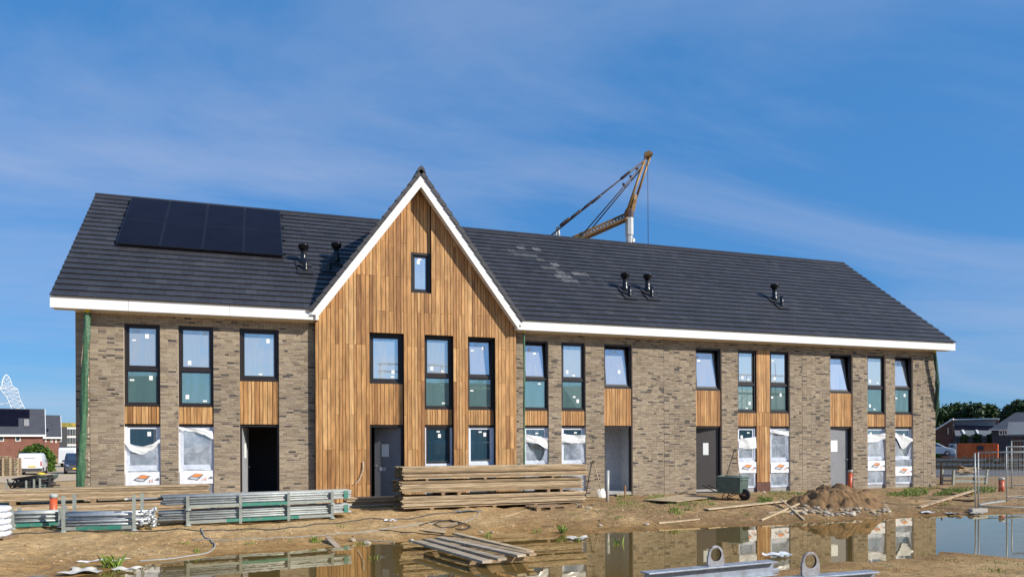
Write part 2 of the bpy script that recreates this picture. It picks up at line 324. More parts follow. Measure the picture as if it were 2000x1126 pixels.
M['crane_y'] = plain('crane_ochre', (0.26, 0.15, 0.05), 0.5, 0.1, 0.25, 1.2)
M['crane_w'] = plain('crane_white', (0.55, 0.56, 0.53), 0.4, 0.1, 0.1, 1.0)
M['crane_d'] = plain('crane_rod', (0.085, 0.062, 0.060), 0.5, 0.3)
M['red_brick_far'] = plain('far_red_brick', (0.20, 0.085, 0.058), 0.9, 0, 0.18, 1.2)
M['dark_brick_far'] = plain('far_brown_brick', (0.13, 0.062, 0.045), 0.9, 0, 0.18, 1.2)
M['far_roof'] = plain('far_roof', (0.055, 0.057, 0.066), 0.6, 0, 0.15, 0.8)
M['far_roof_grey'] = plain('far_grey_roof', (0.16, 0.165, 0.165), 0.7, 0, 0.12, 0.8)
M['far_grey'] = plain('far_grey_panel', (0.24, 0.235, 0.23), 0.8)
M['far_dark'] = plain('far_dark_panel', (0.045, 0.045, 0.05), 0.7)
M['far_glass'] = glass('far_glass', (0.05, 0.08, 0.09), (0.85, 0.95, 1.0), 0.25)
M['far_orange'] = plain('orange_brick_far', (0.36, 0.16, 0.09), 0.9, 0, 0.3, 2)
M['sedum'] = plain('sedum_roof', (0.26, 0.19, 0.035), 0.9, 0, 0.5, 0.8, dirt=(0.10, 0.14, 0.03))
M['pylon'] = plain('white_lattice', (0.76, 0.77, 0.77), 0.5)
M['van'] = plain('white_car_paint', (0.74, 0.75, 0.76), 0.25, 0, 0.03)
M['car_blue'] = plain('dark_blue_paint', (0.032, 0.040, 0.065), 0.25, 0.2, 0.05)
M['car_glass'] = glass('car_glass', (0.012, 0.015, 0.018), (0.9, 0.95, 1), 0.12)
M['tail'] = plain('tail_light', (0.42, 0.02, 0.02), 0.3)
M['plate'] = plain('number_plate', (0.74, 0.52, 0.03), 0.5)
M['chrome'] = plain('chrome', (0.6, 0.62, 0.64), 0.2, 0.8)
M['skip'] = plain('orange_skip', (0.74, 0.15, 0.03), 0.5, 0, 0.16, 0.9)
M['cont_grey'] = plain('grey_cabin', (0.36, 0.39, 0.42), 0.5)
M['asphalt'] = plain('asphalt', (0.105, 0.098, 0.092), 0.9, 0, 0.12, 1.4, 0.3, 30)
M['paving'] = plain('sandy_paving', (0.52, 0.385, 0.24), 0.9, 0, 0.16, 0.5)
M['bark'] = plain('bark', (0.075, 0.055, 0.04), 0.9)
def foliage(name, c):
    m, N, K, b = new_mat(name)
    g = N.new('ShaderNodeNewGeometry')
    r = ramp(N, [(0, tuple(v*0.55 for v in c)), (0.5, c), (1, tuple(v*1.5 for v in c))]); K.new(g.outputs['Random Per Island'], r.inputs[0])
    K.new(r.outputs[0], b.inputs['Base Color']); b.inputs['Roughness'].default_value = 0.6
    b.inputs['Specular IOR Level'].default_value = 0.25
    return m
M['leaf'] = foliage('tree_leaf', (0.040, 0.072, 0.020))
M['leaf_dark'] = foliage('dark_tree_leaf', (0.026, 0.050, 0.018))
M['leaf_bush'] = foliage('bush_leaf', (0.070, 0.125, 0.020))
M['grass'] = foliage('grass_blade', (0.155, 0.225, 0.035))
M['mesh_wire'] = plain('fence_wire', (0.34, 0.35, 0.35), 0.5, 0.4)

# ground: ochre sand, darker where the soil is wet by the water, muddy and turfy patches
def ground_mat():
    m, N, K, b = new_mat('sandy_ground')
    g = N.new('ShaderNodeNewGeometry'); sp = N.new('ShaderNodeSeparateXYZ'); K.new(g.outputs['Position'], sp.inputs[0])
    def noise(s, d=6, dist=0.0):
        n = N.new('ShaderNodeTexNoise'); n.inputs['Scale'].default_value = s; n.inputs['Detail'].default_value = d; n.inputs['Roughness'].default_value = 0.6
        n.inputs['Distortion'].default_value = dist; K.new(g.outputs['Position'], n.inputs['Vector']); return n
    a = noise(0.55, 6, 0.5); sand = ramp(N, [(0.30, (0.36, 0.225, 0.10)), (0.5, (0.50, 0.325, 0.15)), (0.70, (0.60, 0.42, 0.215))]); K.new(a.outputs['Fac'], sand.inputs[0])
    f = noise(7, 9); mr = N.new('ShaderNodeMapRange'); mr.inputs[1].default_value = 0.3; mr.inputs[2].default_value = 0.7; mr.inputs[3].default_value = 0.58; mr.inputs[4].default_value = 1.28; K.new(f.outputs['Fac'], mr.inputs[0])
    mu = N.new('ShaderNodeMix'); mu.data_type = 'RGBA'; mu.blend_type = 'MULTIPLY'; mu.inputs[0].default_value = 1; K.new(sand.outputs[0], mu.inputs[6]); K.new(mr.outputs[0], mu.inputs[7])
    # right half of the site: brown soil
    mrx = N.new('ShaderNodeMapRange'); mrx.inputs[1].default_value = 9.0; mrx.inputs[2].default_value = 14.5; K.new(sp.outputs['X'], mrx.inputs[0])
    s2 = N.new('ShaderNodeMath'); s2.operation = 'MULTIPLY'; K.new(mrx.outputs[0], s2.inputs[0])
    nb = noise(0.8, 5); rb = N.new('ShaderNodeMapRange'); rb.inputs[1].default_value = 0.30; rb.inputs[2].default_value = 0.52; K.new(nb.outputs['Fac'], rb.inputs[0]); yl = N.new('ShaderNodeMapRange'); yl.inputs[1].default_value = -10.8; yl.inputs[2].default_value = -9.6; K.new(sp.outputs['Y'], yl.inputs[0]); ym = N.new('ShaderNodeMath'); ym.operation = 'MULTIPLY'; K.new(rb.outputs[0], ym.inputs[0]); K.new(yl.outputs[0], ym.inputs[1]); K.new(ym.outputs[0], s2.inputs[1])
    soil = ramp(N, [(0.3, (0.17, 0.10, 0.047)), (0.7, (0.42, 0.275, 0.14))]); K.new(f.outputs['Fac'], soil.inputs[0])
    m1 = N.new('ShaderNodeMix'); m1.data_type = 'RGBA'; K.new(s2.outputs[0], m1.inputs[0]); K.new(mu.outputs[2], m1.inputs[6]); K.new(soil.outputs[0], m1.inputs[7])
    # wet soil beside the water
    wz = N.new('ShaderNodeMath'); wz.operation = 'MULTIPLY_ADD'; wz.inputs[1].default_value = 0.22; K.new(a.outputs['Fac'], wz.inputs[0]); K.new(sp.outputs['Z'], wz.inputs[2])
    wet = N.new('ShaderNodeMapRange'); wet.inputs[1].default_value = -0.53; wet.inputs[2].default_value = -0.36; wet.inputs[3].default_value = 1.0; wet.inputs[4].default_value = 0.0; K.new(wz.outputs[0], wet.inputs[0])
    lim = N.new('ShaderNodeMath'); lim.operation = 'LESS_THAN'; lim.inputs[1].default_value = 2.0; K.new(sp.outputs['Y'], lim.inputs[0])
    wf = N.new('ShaderNodeMath'); wf.operation = 'MULTIPLY'; K.new(wet.outputs[0], wf.inputs[0]); K.new(lim.outputs[0], wf.inputs[1])
    m2 = N.new('ShaderNodeMix'); m2.data_type = 'RGBA'; m2.blend_type = 'MULTIPLY'; K.new(wf.outputs[0], m2.inputs[0]); K.new(m1.outputs[2], m2.inputs[6]); m2.inputs[7].default_value = (0.66, 0.57, 0.42, 1)
    # a greenish tinge of sprouting weeds
    gn = noise(1.6, 5); gr = N.new('ShaderNodeMapRange'); gr.inputs[1].default_value = 0.56; gr.inputs[2].default_value = 0.70; gr.inputs[4].default_value = 0.55; K.new(gn.outputs['Fac'], gr.inputs[0])
    gx = N.new('ShaderNodeMath'); gx.operation = 'MULTIPLY'; K.new(gr.outputs[0], gx.inputs[0]); K.new(mrx.outputs[0], gx.inputs[1])
    m3 = N.new('ShaderNodeMix'); m3.data_type = 'RGBA'; K.new(gx.outputs[0], m3.inputs[0]); K.new(m2.outputs[2], m3.inputs[6]); m3.inputs[7].default_value = (0.135, 0.145, 0.04, 1)
    K.new(m3.outputs[2], b.inputs['Base Color'])
    rr = N.new('ShaderNodeMapRange'); rr.inputs[3].default_value = 0.95; rr.inputs[4].default_value = 0.6; K.new(wf.outputs[0], rr.inputs[0]); K.new(rr.outputs[0], b.inputs['Roughness'])
    b.inputs['Specular IOR Level'].default_value = 0.15
    n2 = noise(22, 8); bp = N.new('ShaderNodeBump'); bp.inputs['Strength'].default_value = 1.0; bp.inputs['Distance'].default_value = 0.045
    K.new(n2.outputs['Fac'], bp.inputs['Height']); K.new(bp.outputs[0], b.inputs['Normal'])
    return m
def water_mat():
    m, N, K, b = new_mat('muddy_water'); out = N['Material Output']; N.remove(b)
    g = N.new('ShaderNodeNewGeometry')
    n = N.new('ShaderNodeTexNoise'); n.inputs['Scale'].default_value = 2.2; n.inputs['Detail'].default_value = 3; K.new(g.outputs['Position'], n.inputs['Vector'])
    bp = N.new('ShaderNodeBump'); bp.inputs['Strength'].default_value = 0.022; bp.inputs['Distance'].default_value = 0.05; K.new(n.outputs['Fac'], bp.inputs['Height'])
    gl = N.new('ShaderNodeBsdfGlossy'); gl.inputs['Roughness'].default_value = 0.012; gl.inputs['Color'].default_value = (1, 0.93, 0.78, 1); K.new(bp.outputs[0], gl.inputs['Normal'])
    tr = N.new('ShaderNodeBsdfTransparent'); tr.inputs[0].default_value = (0.62, 0.50, 0.28, 1)
    df = N.new('ShaderNodeBsdfDiffuse'); df.inputs[0].default_value = (0.235, 0.155, 0.048, 1)
    ms = N.new('ShaderNodeMixShader'); ms.inputs[0].default_value = 0.62; K.new(tr.outputs[0], ms.inputs[1]); K.new(df.outputs[0], ms.inputs[2])
    fr = N.new('ShaderNodeFresnel'); fr.inputs[0].default_value = 1.36; K.new(bp.outputs[0], fr.inputs['Normal'])
    mm = N.new('ShaderNodeMath'); mm.operation = 'MULTIPLY_ADD'; mm.inputs[1].default_value = 1.05; mm.inputs[2].default_value = 0.07; mm.use_clamp = True; K.new(fr.outputs[0], mm.inputs[0])
    mxs = N.new('ShaderNodeMixShader'); K.new(mm.outputs[0], mxs.inputs[0]); K.new(ms.outputs[0], mxs.inputs[1]); K.new(gl.outputs[0], mxs.inputs[2])
    K.new(mxs.outputs[0], out.inputs[0])
    return m
M['ground'] = ground_mat(); M['water'] = water_mat()

# ------------------------------------------------------------------ mesh helpers
class MB:
    def __init__(s): s.v = []; s.f = []; s.mi = []; s.sm = []
    def add(s, vs, fs, mi=0, smooth=False):
        o = len(s.v); s.v += [tuple(p) for p in vs]
        for f in fs: s.f.append(tuple(i+o for i in f)); s.mi.append(mi); s.sm.append(smooth)
        return s
    def box(s, x0, x1, y0, y1, z0, z1, mi=0, mat=None):
        vs = [(x0, y0, z0), (x1, y0, z0), (x1, y1, z0), (x0, y1, z0), (x0, y0, z1), (x1, y0, z1), (x1, y1, z1), (x0, y1, z1)]
        if mat is not None: vs = [mat @ Vector(v) for v in vs]
        return s.add(vs, [(0, 3, 2, 1), (4, 5, 6, 7), (0, 1, 5, 4), (1, 2, 6, 5), (2, 3, 7, 6), (3, 0, 4, 7)], mi)
    def bar(s, p, q, w, h, up=(0, 0, 1), mi=0):
        p = Vector(p); q = Vector(q); d = (q-p).normalized(); u = Vector(up)
        if abs(d.dot(u)) > 0.98: u = Vector((1, 0, 0))
        r = d.cross(u).normalized(); u = r.cross(d).normalized(); r = r*(w/2); u = u*(h/2)
        vs = [p-r-u, p+r-u, p+r+u, p-r+u, q-r-u, q+r-u, q+r+u, q-r+u]
        return s.add(vs, [(0, 3, 2, 1), (4, 5, 6, 7), (0, 1, 5, 4), (1, 2, 6, 5), (2, 3, 7, 6), (3, 0, 4, 7)][::1], mi)
    def tube(s, pts, r, n=8, mi=0, caps=True, r2=None):
        pts = [Vector(p) for p in pts]; rings = []; o = len(s.v)
        for i, p in enumerate(pts):
            d = (pts[min(i+1, len(pts)-1)]-pts[max(i-1, 0)]).normalized()
            u = Vector((0, 0, 1)) if abs(d.z) < 0.95 else Vector((1, 0, 0))
            a = d.cross(u).normalized(); b2 = a.cross(d).normalized()
            rr = r if r2 is None else r+(r2-r)*i/(len(pts)-1)
            for k in range(n): t = 2*PI*k/n; s.v.append(tuple(p+a*(rr*math.cos(t))+b2*(rr*math.sin(t))))
        for i in range(len(pts)-1):
            for k in range(n):
                k2 = (k+1) % n
                s.f.append((o+i*n+k, o+i*n+k2, o+(i+1)*n+k2, o+(i+1)*n+k)); s.mi.append(mi); s.sm.append(n > 5)
        if caps:
            s.f.append(tuple(o+k for k in range(n))[::-1]); s.mi.append(mi); s.sm.append(False)
            e = o+(len(pts)-1)*n; s.f.append(tuple(e+k for k in range(n))); s.mi.append(mi); s.sm.append(False)
        return s
    def prism(s, poly, off, mi=0):
        """poly: list of 3d points, extruded by vector off"""
        n = len(poly); off = Vector(off); vs = [Vector(p) for p in poly]+[Vector(p)+off for p in poly]
        fs = [tuple(range(n))[::-1], tuple(range(n, 2*n))]+[(i, (i+1) % n, n+(i+1) % n, n+i) for i in range(n)]
        return s.add(vs, fs, mi)
    def grid(s, fn, nu, nv, mi=0, smooth=True):
        vs = [fn(i/nu, j/nv) for j in range(nv+1) for i in range(nu+1)]
        fs = [(j*(nu+1)+i, j*(nu+1)+i+1, (j+1)*(nu+1)+i+1, (j+1)*(nu+1)+i) for j in range(nv) for i in range(nu)]
        return s.add(vs, fs, mi, smooth)
    def lathe(s, prof, c, n=16, mi=0, axis=None, smooth=True):
        c = Vector(c); R = axis.to_track_quat('Z', 'Y').to_matrix() if axis is not None else Matrix.Identity(3); o = len(s.v)
        for (r, z) in prof:
            for k in range(n): t = 2*PI*k/n; s.v.append(tuple(c+R @ Vector((r*math.cos(t), r*math.sin(t), z))))
        for i in range(len(prof)-1):
            for k in range(n):
                k2 = (k+1) % n; s.f.append((o+i*n+k, o+i*n+k2, o+(i+1)*n+k2, o+(i+1)*n+k)); s.mi.append(mi); s.sm.append(smooth)
        s.f.append(tuple(o+k for k in range(n))[::-1]); s.mi.append(mi); s.sm.append(False)
        e = o+(len(prof)-1)*n; s.f.append(tuple(e+k for k in range(n))); s.mi.append(mi); s.sm.append(False)
        return s
    def mesh(s, name, mats, fix=True):
        me = bpy.data.meshes.new(name); me.from_pydata(s.v, [], s.f); me.validate(clean_customdata=False)
        if not isinstance(mats, (list, tuple)): mats = [mats]
        for m in mats: me.materials.append(m)
        if len(me.polygons) == len(s.mi):
            me.polygons.foreach_set('material_index', s.mi); me.polygons.foreach_set('use_smooth', s.sm)
        if fix:
            bm = bmesh.new(); bm.from_mesh(me); bmesh.ops.recalc_face_normals(bm, faces=bm.faces); bm.to_mesh(me); bm.free()
        me.update(); return me
    def build(s, name, mats, parent=None, bevel=0.0, fix=True):
        return link(name, s.mesh(name, mats, fix), parent, bevel)
def link(name, me, parent=None, bevel=0.0, loc=None):
    o = bpy.data.objects.new(name, me); col.objects.link(o)
    if loc is not None: o.location = loc
    if parent is not None:
        o.parent = parent; o.matrix_parent_inverse = parent_inv(parent)
    if bevel > 0:
        b = o.modifiers.new('bevel', 'BEVEL'); b.width = bevel; b.segments = 2; b.limit_method = 'ANGLE'
    return o
def wmat(o):
    m = Matrix.LocRotScale(o.location, o.rotation_euler, o.scale)
    return (wmat(o.parent) @ o.matrix_parent_inverse @ m) if o.parent else m
def parent_inv(p): return wmat(p).inverted()
def thing(name, loc, label, cat, group=None):
    o = bpy.data.objects.new(name, None); col.objects.link(o); o.location = loc; o.empty_display_size = 0.3
    return tag(o, label, cat, group)
def tag(o, label, cat, group=None):
    o['label'] = label; o['category'] = cat
    if group: o['group'] = group
    return o
def setting(o): o['kind'] = 'structure'; return o
def stuff(o, label=None, cat=None):
    o['kind'] = 'stuff'
    if label: o['label'] = label
    if cat: o['category'] = cat
    return o
def bez(p0, p1, p2, p3, n=14):
    p0, p1, p2, p3 = map(Vector, (p0, p1, p2, p3)); r = []
    for i in range(n+1):
        t = i/n; r.append(p0*(1-t)**3+p1*3*t*(1-t)**2+p2*3*t*t*(1-t)+p3*t**3)
    return r

# ------------------------------------------------------------------ ground, water, road
def build_ground():
    def axis(lo, hi, step, far, fine_mid=None):
        a = list(np.arange(lo, hi+1e-6, step)); s = step; x = hi; R = []
        while x < far: s *= 1.35; x += s; R.append(x)
        s = step; x = lo; Lf = []
        while x > -far: s *= 1.35; x -= s; Lf.append(x)
        return np.array(Lf[::-1]+a+R)
    xs = axis(-6, 38, 0.10, 2500); ys = axis(-17, 2, 0.08, 2500)
    X, Y = np.meshgrid(xs, ys); Z = terrain(X, Y)
    far = np.maximum(np.maximum(np.abs(X-14)-60, np.abs(Y)-60), 0)
    Z = np.where(far > 0, -0.80+(Z+0.80)*np.exp(-far/25), Z)
    Z = np.where((X > -1.2) & (X < 31.3) & (Y > 0.05) & (Y < 11), np.minimum(Z, -0.55), Z)
    nx, ny = len(xs), len(ys)
    me = bpy.data.meshes.new('ground')
    co = np.stack([X, Y, Z], -1).reshape(-1, 3)
    idx = np.arange(nx*ny).reshape(ny, nx)
    q = np.stack([idx[:-1, :-1], idx[:-1, 1:], idx[1:, 1:], idx[1:, :-1]], -1).reshape(-1, 4)
    me.vertices.add(len(co)); me.vertices.foreach_set('co', co.ravel())
    me.loops.add(q.size); me.loops.foreach_set('vertex_index', q.ravel())
    me.polygons.add(len(q)); me.polygons.foreach_set('loop_start', np.arange(0, q.size, 4)); me.polygons.foreach_set('loop_total', np.full(len(q), 4))
    me.polygons.foreach_set('use_smooth', np.ones(len(q), bool)); me.materials.append(M['ground']); me.update(); me.validate()
    setting(link('ground', me))
build_ground()
w = MB(); w.grid(lambda a, b: (-3+41*a, -20.5+15.0*b, ZW), 2, 2, smooth=False); setting(w.build('water', M['water'], fix=False))
# asphalt road behind on the right, sandy paved street on the left
def sheet(name, pts, mat, lift):
    b = MB(); b.add([(x, y, z+lift) for x, y, z in pts], [tuple(range(len(pts)))]); o = b.build(name, mat, fix=False); return setting(o)
zf = -0.80
r0 = [onZ(1826, 949, zf), onZ(2300, 949, zf), onZ(2300, 905, zf), onZ(1700, 903, zf), onZ(1750, 930, zf)]
sheet('road', [(p.x, p.y, zf) for p in r0], M['asphalt'], 0.03)
r1 = [onZ(-400, 940, zf), onZ(60, 943, zf), onZ(147, 938, zf), onZ(200, 905, zf), onZ(-400, 905, zf)]
sheet('street', [(p.x, p.y, zf) for p in r1], M['paving'], 0.03)

# ================================================================== the terraced row
H = thing('terraced_house', (15.0, 5.0, -0.2), 'two-storey brick terrace under a slate-grey roof with a wood-clad front gable', 'building')
ZT, ZP, ZB = 5.273, 2.293, -0.12        # heads of upper openings, heads of ground floor openings, sills
EAVE_Y, EAVE_Z, RIDGE_Y, RIDGE_Z = -0.50, 5.884, 5.878, 10.75
UL, UR = -1.79, 32.02
GP = -0.22                              # face of the gable cladding
GU, GAPEX, GSL = 8.82, 10.64, 1.341       # gable axis, top of gable roof, its slope
COLS = [(0.0, 0.972, 'win'), (1.471, 2.457, 'win'), (3.207, 4.371, 'door'),
        (12.54, 13.479, 'win'), (13.971, 14.916, 'win'), (15.652, 16.797, 'door'),
        (19.493, 20.643, 'door'), (21.379, 23.819, 'pair'),
        (25.81, 26.961, 'door'), (27.725, 28.695, 'win'), (29.199, 30.178, 'win')]
JOINTS = [-0.896, 18.115, 24.416, 30.73]
WL, WR = -1.26, 31.42
SOF = 5.57

# --- front brick wall: mortar body of piers and a top band, bricks standing 8 mm proud of it
wall = MB()
segs = []
def piers(lo, hi, cols):
    x = lo; r = []
    for c in cols: r.append((x, c[0])); x = c[1]
    r.append((x, hi)); return r
pier_list = piers(WL, 5.47, COLS[:3])+piers(12.19, WR, COLS[3:])
for a, b in pier_list: wall.box(a, b, 0.008, 0.11, -0.6, ZT)
wall.box(WL, 5.47, 0.008, 0.11, ZT, SOF+0.02); wall.box(12.19, WR, 0.008, 0.11, ZT, SOF+0.02)
front = wall.build('brick_wall', M['mortar'], H)
CH = 0.0625; brick_list = []
def lay(a, b, z0, z1, k0):
    z = z0; k = k0
    while z+0.052 <= z1+1e-6:
        r = random.Random(k*7919+int(a*1000))
        x = a+0.004
        first = r.choice([0.10, 0.155, 0.21, 0.21]); n = first
        while x < b-0.02:
            ln = min(n, b-0.004-x)
            if b-0.004-(x+ln) < 0.055: ln = b-0.004-x
            for j in JOINTS:
                if x < j < x+ln:
                    ln = j-0.006-x
            if ln > 0.03: brick_list.append((x, ln, z, r.uniform(-0.004, 0.0025)))
            x += ln+0.010
            n = 0.21 if r.random() > 0.12 else 0.10
        z += CH; k += 1
base_z = ZT-math.ceil((ZT+0.45)/CH)*CH
for i, (a, b) in enumerate(pier_list): lay(a, b, base_z, ZT-0.008, i*200)
lay(WL, 5.47, ZT+0.002, SOF, 5001); lay(12.19, WR, ZT+0.002, SOF, 6001)
brick_list.sort(key=lambda t: t[0] if t[2] > 0.25 else t[0]+50)
bm0 = MB().box(0, 0.21, 0, 0.03, 0, 0.05).mesh('brick', M['brick'])
for (x, ln, z, dy_) in brick_list[:300]:
    o = link('brick', bm0, front, loc=(x, dy_, z)); o.scale = (ln/0.21, 1, 1)
rest = MB()
for (x, ln, z, dy_) in brick_list[300:]: rest.box(x, x+ln, dy_, dy_+0.03, z, z+0.05)
stuff(rest.build('bricks', M['bricks'], front, fix=False))
for j in JOINTS: MB().box(j-0.0062, j+0.0042, 0.002, 0.02, -0.5, SOF-0.01).build('movement_joint', M['wood_dark'], front)

# --- other walls, floors, insides
bw = MB()
bw.box(WL, WL+0.3, 0.112, 11.3, -0.6, 5.5); bw.box(WR-0.3, WR, 0.112, 11.3, -0.6, 5.5)
bw.box(WL+0.3, WR-0.3, 11.0, 11.3, -0.6, 5.5)
for x in (WL, WR-0.3):   # end gables up to the roof
    bw.prism([(x, 0.112, 5.5), (x, 11.3, 5.5), (x, RIDGE_Y-0.1, RIDGE_Z-0.45)], (0.3, 0, 0))
bw.build('end_wall', M['bricks'], H)
fl = MB(); fl.box(WL+0.3, WR-0.3, 0.115, 11.0, -0.34, -0.14); fl.box(WL+0.3, WR-0.3, 0.36, 11.0, 2.55, 2.80); fl.box(WL+0.3, WR-0.3, 0.36, 11.0, 5.25, 5.4)
for x in (5.35, 12.1, 18.1, 24.4): fl.box(x, x+0.2, 0.36, 11.0, -0.14, 5.25)
fl.build('floor_slab', M['concrete'], H)

# --- windows, doors, spandrels
def frame_mb(u0, u1, z0, z1, y, w, d, mb=None, mi=0):
    mb = mb or MB()
    mb.box(u0, u0+w, y, y+d, z0, z1, mi); mb.box(u1-w, u1, y, y+d, z0, z1, mi)
    mb.box(u0+w, u1-w, y, y+d, z0, z0+w, mi); mb.box(u0+w, u1-w, y, y+d, z1-w, z1, mi); return mb
def pane_obj(u0, u1, z0, z1, y, mat, parent, tilt=0.0, name='pane'):
    m = MB(); m.box(u0, u1, y, y+0.024, z0, z1)
    if tilt:
        c = Matrix.Translation((0, y, z0)) @ Matrix.Rotation(-tilt, 4, 'X') @ Matrix.Translation((0, -y, -z0))
        m.v = [tuple(c @ Vector(v)) for v in m.v]
    return m.build(name, mat, parent)
def sash(u0, u1, z0, z1, y, parent, gmat, tilt=0.0, w=0.06, fm=None, stick=()):
    m = frame_mb(u0, u1, z0, z1, y, w, 0.06)
    T = Matrix.Identity(4)
    if tilt:
        T = Matrix.Translation((0, y, z0)) @ Matrix.Rotation(-tilt, 4, 'X') @ Matrix.Translation((0, -y, -z0))
        m.v = [tuple(T @ Vector(v)) for v in m.v]
    m.build('sash', fm or M['frame'], parent)
    g = MB(); g.box(u0+w, u1-w, y+0.02, y+0.044, z0+w, z1-w); g.v = [tuple(T @ Vector(v)) for v in g.v]
    g.build('pane', gmat, parent)
    for (a, b, sw, sh) in stick:
        s = MB(); x = u0+w+(u1-u0-2*w)*a; z = z0+w+(z1-z0-2*w)*b
        s.box(x-sw/2, x+sw/2, y+0.015, y+0.019, z-sh/2, z+sh/2); s.v = [tuple(T @ Vector(v)) for v in s.v]
        s.build('sticker', M['sticker'], parent)
BIG, SML = (0.10, 0.13), (0.11, 0.05)
def upper_double(u0, u1, y, tilt=0.0, st=(), st2=(), inset=0.05):
    zb, zm = 2.845, 3.93
    f = frame_mb(u0, u1, zb, ZT, y, 0.065, 0.11); f.box(u0+0.065, u1-0.065, y+0.006, y+0.10, zm-0.045, zm+0.045)
    o = f.build('window', M['frame'], H)
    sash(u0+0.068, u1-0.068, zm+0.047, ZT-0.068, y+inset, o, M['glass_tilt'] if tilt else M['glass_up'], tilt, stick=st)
    sash(u0+0.068, u1-0.068, zb+0.068, zm-0.047, y+0.035, o, M['glass_low'], 0, 0.025, stick=st2)
    sl_ = MB(); sl_.box(u0, u1, y-0.03, y-0.001, zb-0.025, zb+0.02); sl_.build('sill', M['frame'], o)
    return o
def upper_single(u0, u1, y, tilt=0.0, st=(), zb=3.665, zt=ZT):
    o = frame_mb(u0, u1, zb, zt, y, 0.075, 0.11).build('window', M['frame'], H)
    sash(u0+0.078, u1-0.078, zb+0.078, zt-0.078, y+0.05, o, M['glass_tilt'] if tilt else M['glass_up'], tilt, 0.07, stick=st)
    sl_ = MB(); sl_.box(u0, u1, y-0.03, y-0.001, zb-0.025, zb+0.02); sl_.build('sill', M['frame'], o)
    return o
def spandrel(u0, u1, z0, z1, y, widths=(0.085, 0.10, 0.14)):
    b = MB().box(u0, u1, y+0.025, y+0.06, z0, z1).build('spandrel_panel', M['wood_dark'], H)
    x = u0+0.003; r = random.Random(int(u0*971)+int(z0*10))
    while x < u1-0.02:
        w_ = r.choice(widths); w_ = min(w_, u1-0.003-x)
        if u1-0.003-(x+w_) < 0.05: w_ = u1-0.003-x
        MB().box(x+0.0075, x+w_-0.0075, y+r.uniform(0, 0.004), y+0.024, z0+0.004, z1-0.004).build('panel_board', M['wood'], b)
        x += w_
    return b
def text_mesh(txt, size):
    cu = bpy.data.curves.new('lettering', 'FONT'); cu.body = txt; cu.size = size; cu.extrude = 0.0
    ob = bpy.data.objects.new('lettering', cu); col.objects.link(ob)
    dg = bpy.context.evaluated_depsgraph_get(); me = bpy.data.meshes.new_from_object(ob.evaluated_get(dg))
    vs = [tuple(v.co) for v in me.vertices]; fs = [tuple(p.vertices) for p in me.polygons]
    bpy.data.objects.remove(ob); bpy.data.curves.remove(cu); bpy.data.meshes.remove(me)
    return vs, fs
NL = text_mesh('.nl', 0.17)
def printed_band(u0, u1, z0, z1, y, parent, shift=0.0, strong=True):
    b = MB(); wv = lambda a: 0.006*math.sin(a*23+u0)
    b.grid(lambda a, c: (u0+(u1-u0)*a, y+wv(a)+0.004*math.sin(c*9), z0+(z1-z0)*c), 14, 4, 0)
    W = u1-u0; hgt = z1-z0; cx = u0+W*(0.47+shift); cz = z0+hgt*0.52; yy = y-0.012
    S = hgt*0.95
    def quad(pts, mi, dy): b.add([(cx+px*S, yy-dy, cz+pz*S) for px, pz in pts], [tuple(range(len(pts)))], mi)
    quad([(-0.62, -0.12), (0.15, -0.26), (0.62, 0.20), (-0.02, 0.30), (-0.42, 0.05)], 2, 0)
    quad([(-0.45, -0.11), (0.10, -0.21), (0.22, -0.06), (-0.36, 0.02)], 3, 0.002)
    quad([(-0.36, 0.06), (0.24, 0.0), (0.54, 0.20), (0.00, 0.26)], 1, 0.003)
    tx = cx+0.42*S; tz = cz-0.30*S; sc = hgt/0.40
    if tx+0.2*sc < u1+0.02:
        b.add([(tx+vx*sc, yy-0.003, tz+vy*sc) for vx, vy, vz in NL[0]], NL[1], 4)
    ex = u1-0.02
    b.add([(ex-0.13*sc, yy, cz-0.12*S), (ex, yy, cz-0.16*S), (ex, yy, cz+0.02*S), (ex-0.06*sc, yy, cz+0.02*S)], [(0, 1, 2, 3)], 2)
    return b.build('printed_band', [M['band'], M['band_orange'], M['band_grey'], M['band_lgrey'], M['band_orange_pale']], parent, fix=False)
def film_sheet(u0, u1, top, bot, y, parent, mat, seed, name='plastic_film', amp=0.018):
    """top / bot: heights along the width"""
    nt = len(top)-1
    def crv(c, a):
        t = a*(len(c)-1); i = min(int(t), len(c)-2); f = t-i; f = f*f*(3-2*f); return c[i]*(1-f)+c[i+1]*f
    ph = seed*1.7
    b = MB()
    def fn(a, c):
        zt_, zb_ = crv(top, a), crv(bot, a)
        return (u0+(u1-u0)*a, y+amp*(math.sin(a*6+ph+c*2.5)+0.35*math.sin(c*9+a*7+ph)+0.22*math.sin(a*17+c*5)), zb_+(zt_-zb_)*c)
    b.grid(fn, 16, 14)
    return b.build(name, mat, parent, fix=False)
